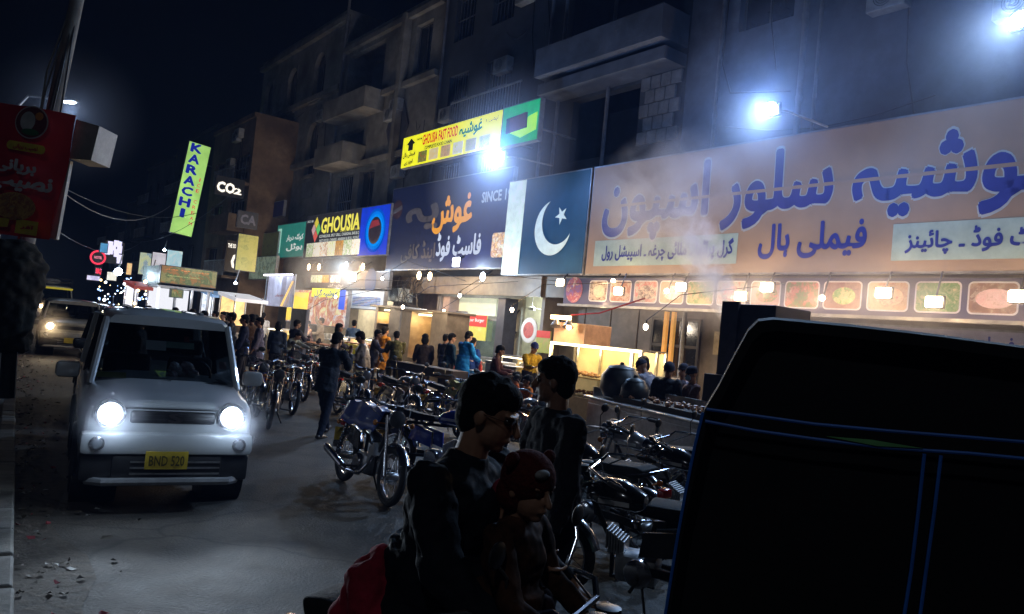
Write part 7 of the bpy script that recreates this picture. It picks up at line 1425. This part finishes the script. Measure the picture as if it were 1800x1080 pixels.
q = MB(); q.prism([P9(134, 210, n0 + .1), P9(175, 222, n0 + .1), P9(160, 282, n0 + .1), P9(122, 279, n0 + .1)], (0, .45, 0)); bx = thing('light_box', 'grey weathered box sign end sticking out right of the red banner', 'box', tuple(P9(150, 280, n0 + .3))); OFF[bx.name] = tuple(P9(150, 280, n0 + .3)); obj('casing', q, mat('dirty_white_metal', (.3, .29, .27), .6, bump=.3, grime=.7), bx)
q = MB(); q.prism([P9(118, 281, n0 + .08), P9(124, 283, n0 + .08), P9(99, 421, n0 + .08), P9(82, 418, n0 + .08)], (0, .06, 0)); bs_ = thing('banner_batten', 'pale batten along the right edge of the red banner', 'batten', tuple(P9(100, 350, n0 + .1))); OFF[bs_.name] = tuple(P9(100, 350, n0 + .1)); obj('board', q, mat('dirty_white_metal'), bs_)
# dark bundle of old banners tied to the pole
ob_ = thing('banner_bundle', 'dark bundle of torn old banners tied round the pole above the median', 'banner', tuple(P9(30, 620, 8.6))); OFF[ob_.name] = tuple(P9(30, 620, 8.6)); q = MB(); pts = [(24, 425, .2), (24, 470, .33), (18, 520, .3), (12, 570, .24), (8, 618, .24)]
q.tube([P9(x, y, 8.6) for x, y, r_ in pts], [r_ for _, _, r_ in pts], 22); o = obj('wrapped_sheet', q, mat('old_banner_print', (.02, .018, .014), .95, var=.9, scale=5, spec=.1), ob_, vox=.03, mods=(wr_tex, .12))
q = MB(); q.tube([P9(18, 610, 8.6), P9(12, 700, 8.6)], .08, 8); obj('post', q, SPRING, ob_)
# ------------------------------------------------------------------ haze and smoke
def volmat(name, col, dens, kind='even', nscale=1.4, R0=.2, R1=1.0, H=3.0, aniso=.1, thr=.45):
    m = bpy.data.materials.new(name); m.use_nodes = True; nt = m.node_tree; nt.nodes.clear(); N = nt.nodes; L = nt.links
    v = N.new('ShaderNodeVolumePrincipled'); o = N.new('ShaderNodeOutputMaterial'); v.inputs['Color'].default_value = (*col, 1); v.inputs['Anisotropy'].default_value = aniso; v.inputs['Density'].default_value = dens; L.new(v.outputs[0], o.inputs['Volume'])
    if kind == 'even': return m
    tc = N.new('ShaderNodeTexCoord'); sp = N.new('ShaderNodeSeparateXYZ'); L.new(tc.outputs['Object'], sp.inputs[0])
    nz = N.new('ShaderNodeTexNoise'); nz.inputs['Scale'].default_value = nscale; nz.inputs['Detail'].default_value = 4; nz.inputs['Roughness'].default_value = .55; nz.inputs['Distortion'].default_value = .8; L.new(tc.outputs['Object'], nz.inputs['Vector'])
    mr = N.new('ShaderNodeMapRange'); mr.inputs[1].default_value = thr; mr.inputs[2].default_value = thr + .22; L.new(nz.outputs['Fac'], mr.inputs[0])
    def mth(op, a, b=None):
        n = N.new('ShaderNodeMath'); n.operation = op
        for i, q in enumerate((a, b)):
            if q is None: continue
            if isinstance(q, (int, float)): n.inputs[i].default_value = q
            else: L.new(q, n.inputs[i])
        return n.outputs[0]
    if kind == 'plume':                                            # rises along local z, widening
        rad = mth('ADD', R0, mth('MULTIPLY', mth('DIVIDE', sp.outputs[2], H), R1 - R0)); rr = mth('SQRT', mth('ADD', mth('MULTIPLY', sp.outputs[0], sp.outputs[0]), mth('MULTIPLY', sp.outputs[1], sp.outputs[1])))
        f = mth('MAXIMUM', mth('SUBTRACT', 1.0, mth('DIVIDE', rr, rad)), 0.0); e = mth('MAXIMUM', mth('SUBTRACT', 1.0, mth('DIVIDE', sp.outputs[2], H)), 0.0); f = mth('MULTIPLY', mth('MULTIPLY', f, mth('POWER', e, .6)), mth('DIVIDE', R0, rad))
    else:
        vl = N.new('ShaderNodeVectorMath'); vl.operation = 'LENGTH'; L.new(tc.outputs['Object'], vl.inputs[0]); f = mth('MAXIMUM', mth('SUBTRACT', 1.0, mth('DIVIDE', vl.outputs['Value'], R0)), 0.0)
    L.new(mth('MULTIPLY', mth('MULTIPLY', f, mr.outputs[0]), dens), v.inputs['Density']); return m
def plume(name, label, base, topp, r0, r1, dens, col=(.85, .88, 1), nscale=1.4, thr=.45):
    base, topp = Vector(base), Vector(topp); H = (topp - base).length; q = MB(); q.tube([(0, 0, 0), (0, 0, H)], [r0, r1], 16)
    o = obj(name, q, volmat(name + '_air', col, dens, 'plume', nscale, r0, r1, H, thr=thr), None, kind='stuff', label=label); o.location = base; o.rotation_euler = (topp - base).to_track_quat('Z', 'Y').to_euler(); return o
def puff(name, label, c, r, dens, col=(.85, .88, 1), nscale=.8, thr=.4, sc=(1, 1, 1)):
    q = MB(); q.ell((0, 0, 0), r, None, 16, 10); o = obj(name, q, volmat(name + '_air', col, dens, 'ball', nscale, r, thr=thr), None, kind='stuff', label=label); o.location = c; o.rotation_euler = (0, 0, FRZ); o.scale = sc; return o
hz_ = MB(); hz_.box(-170, 170, -62, 170, -1, 22); obj('haze', hz_, volmat('haze_air', (.25, .45, 1), .001), None, kind='stuff', label='thin night haze hanging over the whole street')
def fpt(px, py, n): s, z_ = FP(px, py, n); return FW(s, n, z_)
pa, pb_, pc = fpt(1290, 560, -3.2), fpt(1205, 390, -2.6), fpt(1090, 250, -1.8)
plume('grill_smoke', 'white smoke column rising from the grill across the orange board', pa, pb_ + (pb_ - pa) * .35, .24, .8, 20, col=(1, 1, 1), nscale=1.9, thr=.42)
puff('drifting_smoke', 'bluish smoke spreading left over the orange board and up to the dark building', fpt(1165, 345, -2.4), 1.7, 1.5, col=(1, 1, 1), nscale=1.0, sc=(1.25, .5, .95))
puff('lamp_halo_steam', 'pale steam glowing round the cold lamp below the yellow board', fpt(872, 285, -2.0), 3.0, .16, nscale=.5, thr=.2, sc=(1.1, .5, 1))
plume('brown_smoke', 'brownish smoke over the grill shop lamps', fpt(520, 520, -3), fpt(548, 440, -2.6), .5, 1.3, 1.6, (1, .9, .78), .9, .35)
plume('grill_steam', 'white steam rising from the small grill under the banner', fpt(530, 612, -4.6), fpt(560, 545, -4), .25, .8, 2.6, (.95, .95, 1), 1.6, .35)
puff('lamp_halo_steam', 'mist added as the halo of the cold lamp above the orange board', fpt(1356, 200, -2.4), 2.8, .09, nscale=.5, thr=.2, sc=(1.1, .5, 1))  # added only to give this flood lamp its halo
puff('lamp_halo_steam', 'mist added as the halo of the cold lamp at the upper right corner', fpt(1792, 40, -2.4), 2.8, .09, nscale=.5, thr=.2, sc=(1.1, .5, 1))  # halo of the corner lamp, added as mist
puff('kitchen_halo_steam', 'warm steam added for lamp halos in front of the row of food photographs', fpt(1400, 520, -.9), 1.2, .3, nscale=.8, thr=.25, sc=(5.2, .8, .9))  # haze before the photos, added mainly for halos round the bulbs
puff('kitchen_halo_steam', 'warm steam added for halos round the lamps of the grill shop', fpt(600, 480, -1.4), 1.4, .14, col=(1, .93, .85), nscale=.8, thr=.25, sc=(2.6, .8, 1))  # added so that the shop lamps get a glow

for s_ in (-1, 1): puff('headlight_bloom_mist', 'added mist making the bloom round the %s headlight of the hatchback' % ('left' if s_ < 0 else 'right'), incar(.49 * s_, -.25, .86), .34, .5, nscale=2, thr=.1)  # lens bloom of the headlights, shaped as added balls of mist
for c_, lb in ((c3, 'beige'), (c4, 'van')): puff('headlight_bloom_mist', 'added mist making the bloom round the warm headlight of the %s vehicle' % lb, c_.matrix_basis @ Vector((-.57, -.3, .87)), .6, .9, (1, .9, .75), nscale=2, thr=.1)  # same added bloom for the vehicles behind
puff('street_halo_mist', 'mist added as the blue halo of the street lamp beyond the banner', D(124, 183, 30) + Vector((0, 0, -.4)), 3.0, .03, nscale=.4, thr=.15)  # lamp's halo, added as a ball of mist
puff('far_mist', 'blue smoke haze over the glaring far end of the street', FW(-72, -8, 3), 9, .02, nscale=.15, thr=.2, sc=(2, 1, .9))
finish_texts()
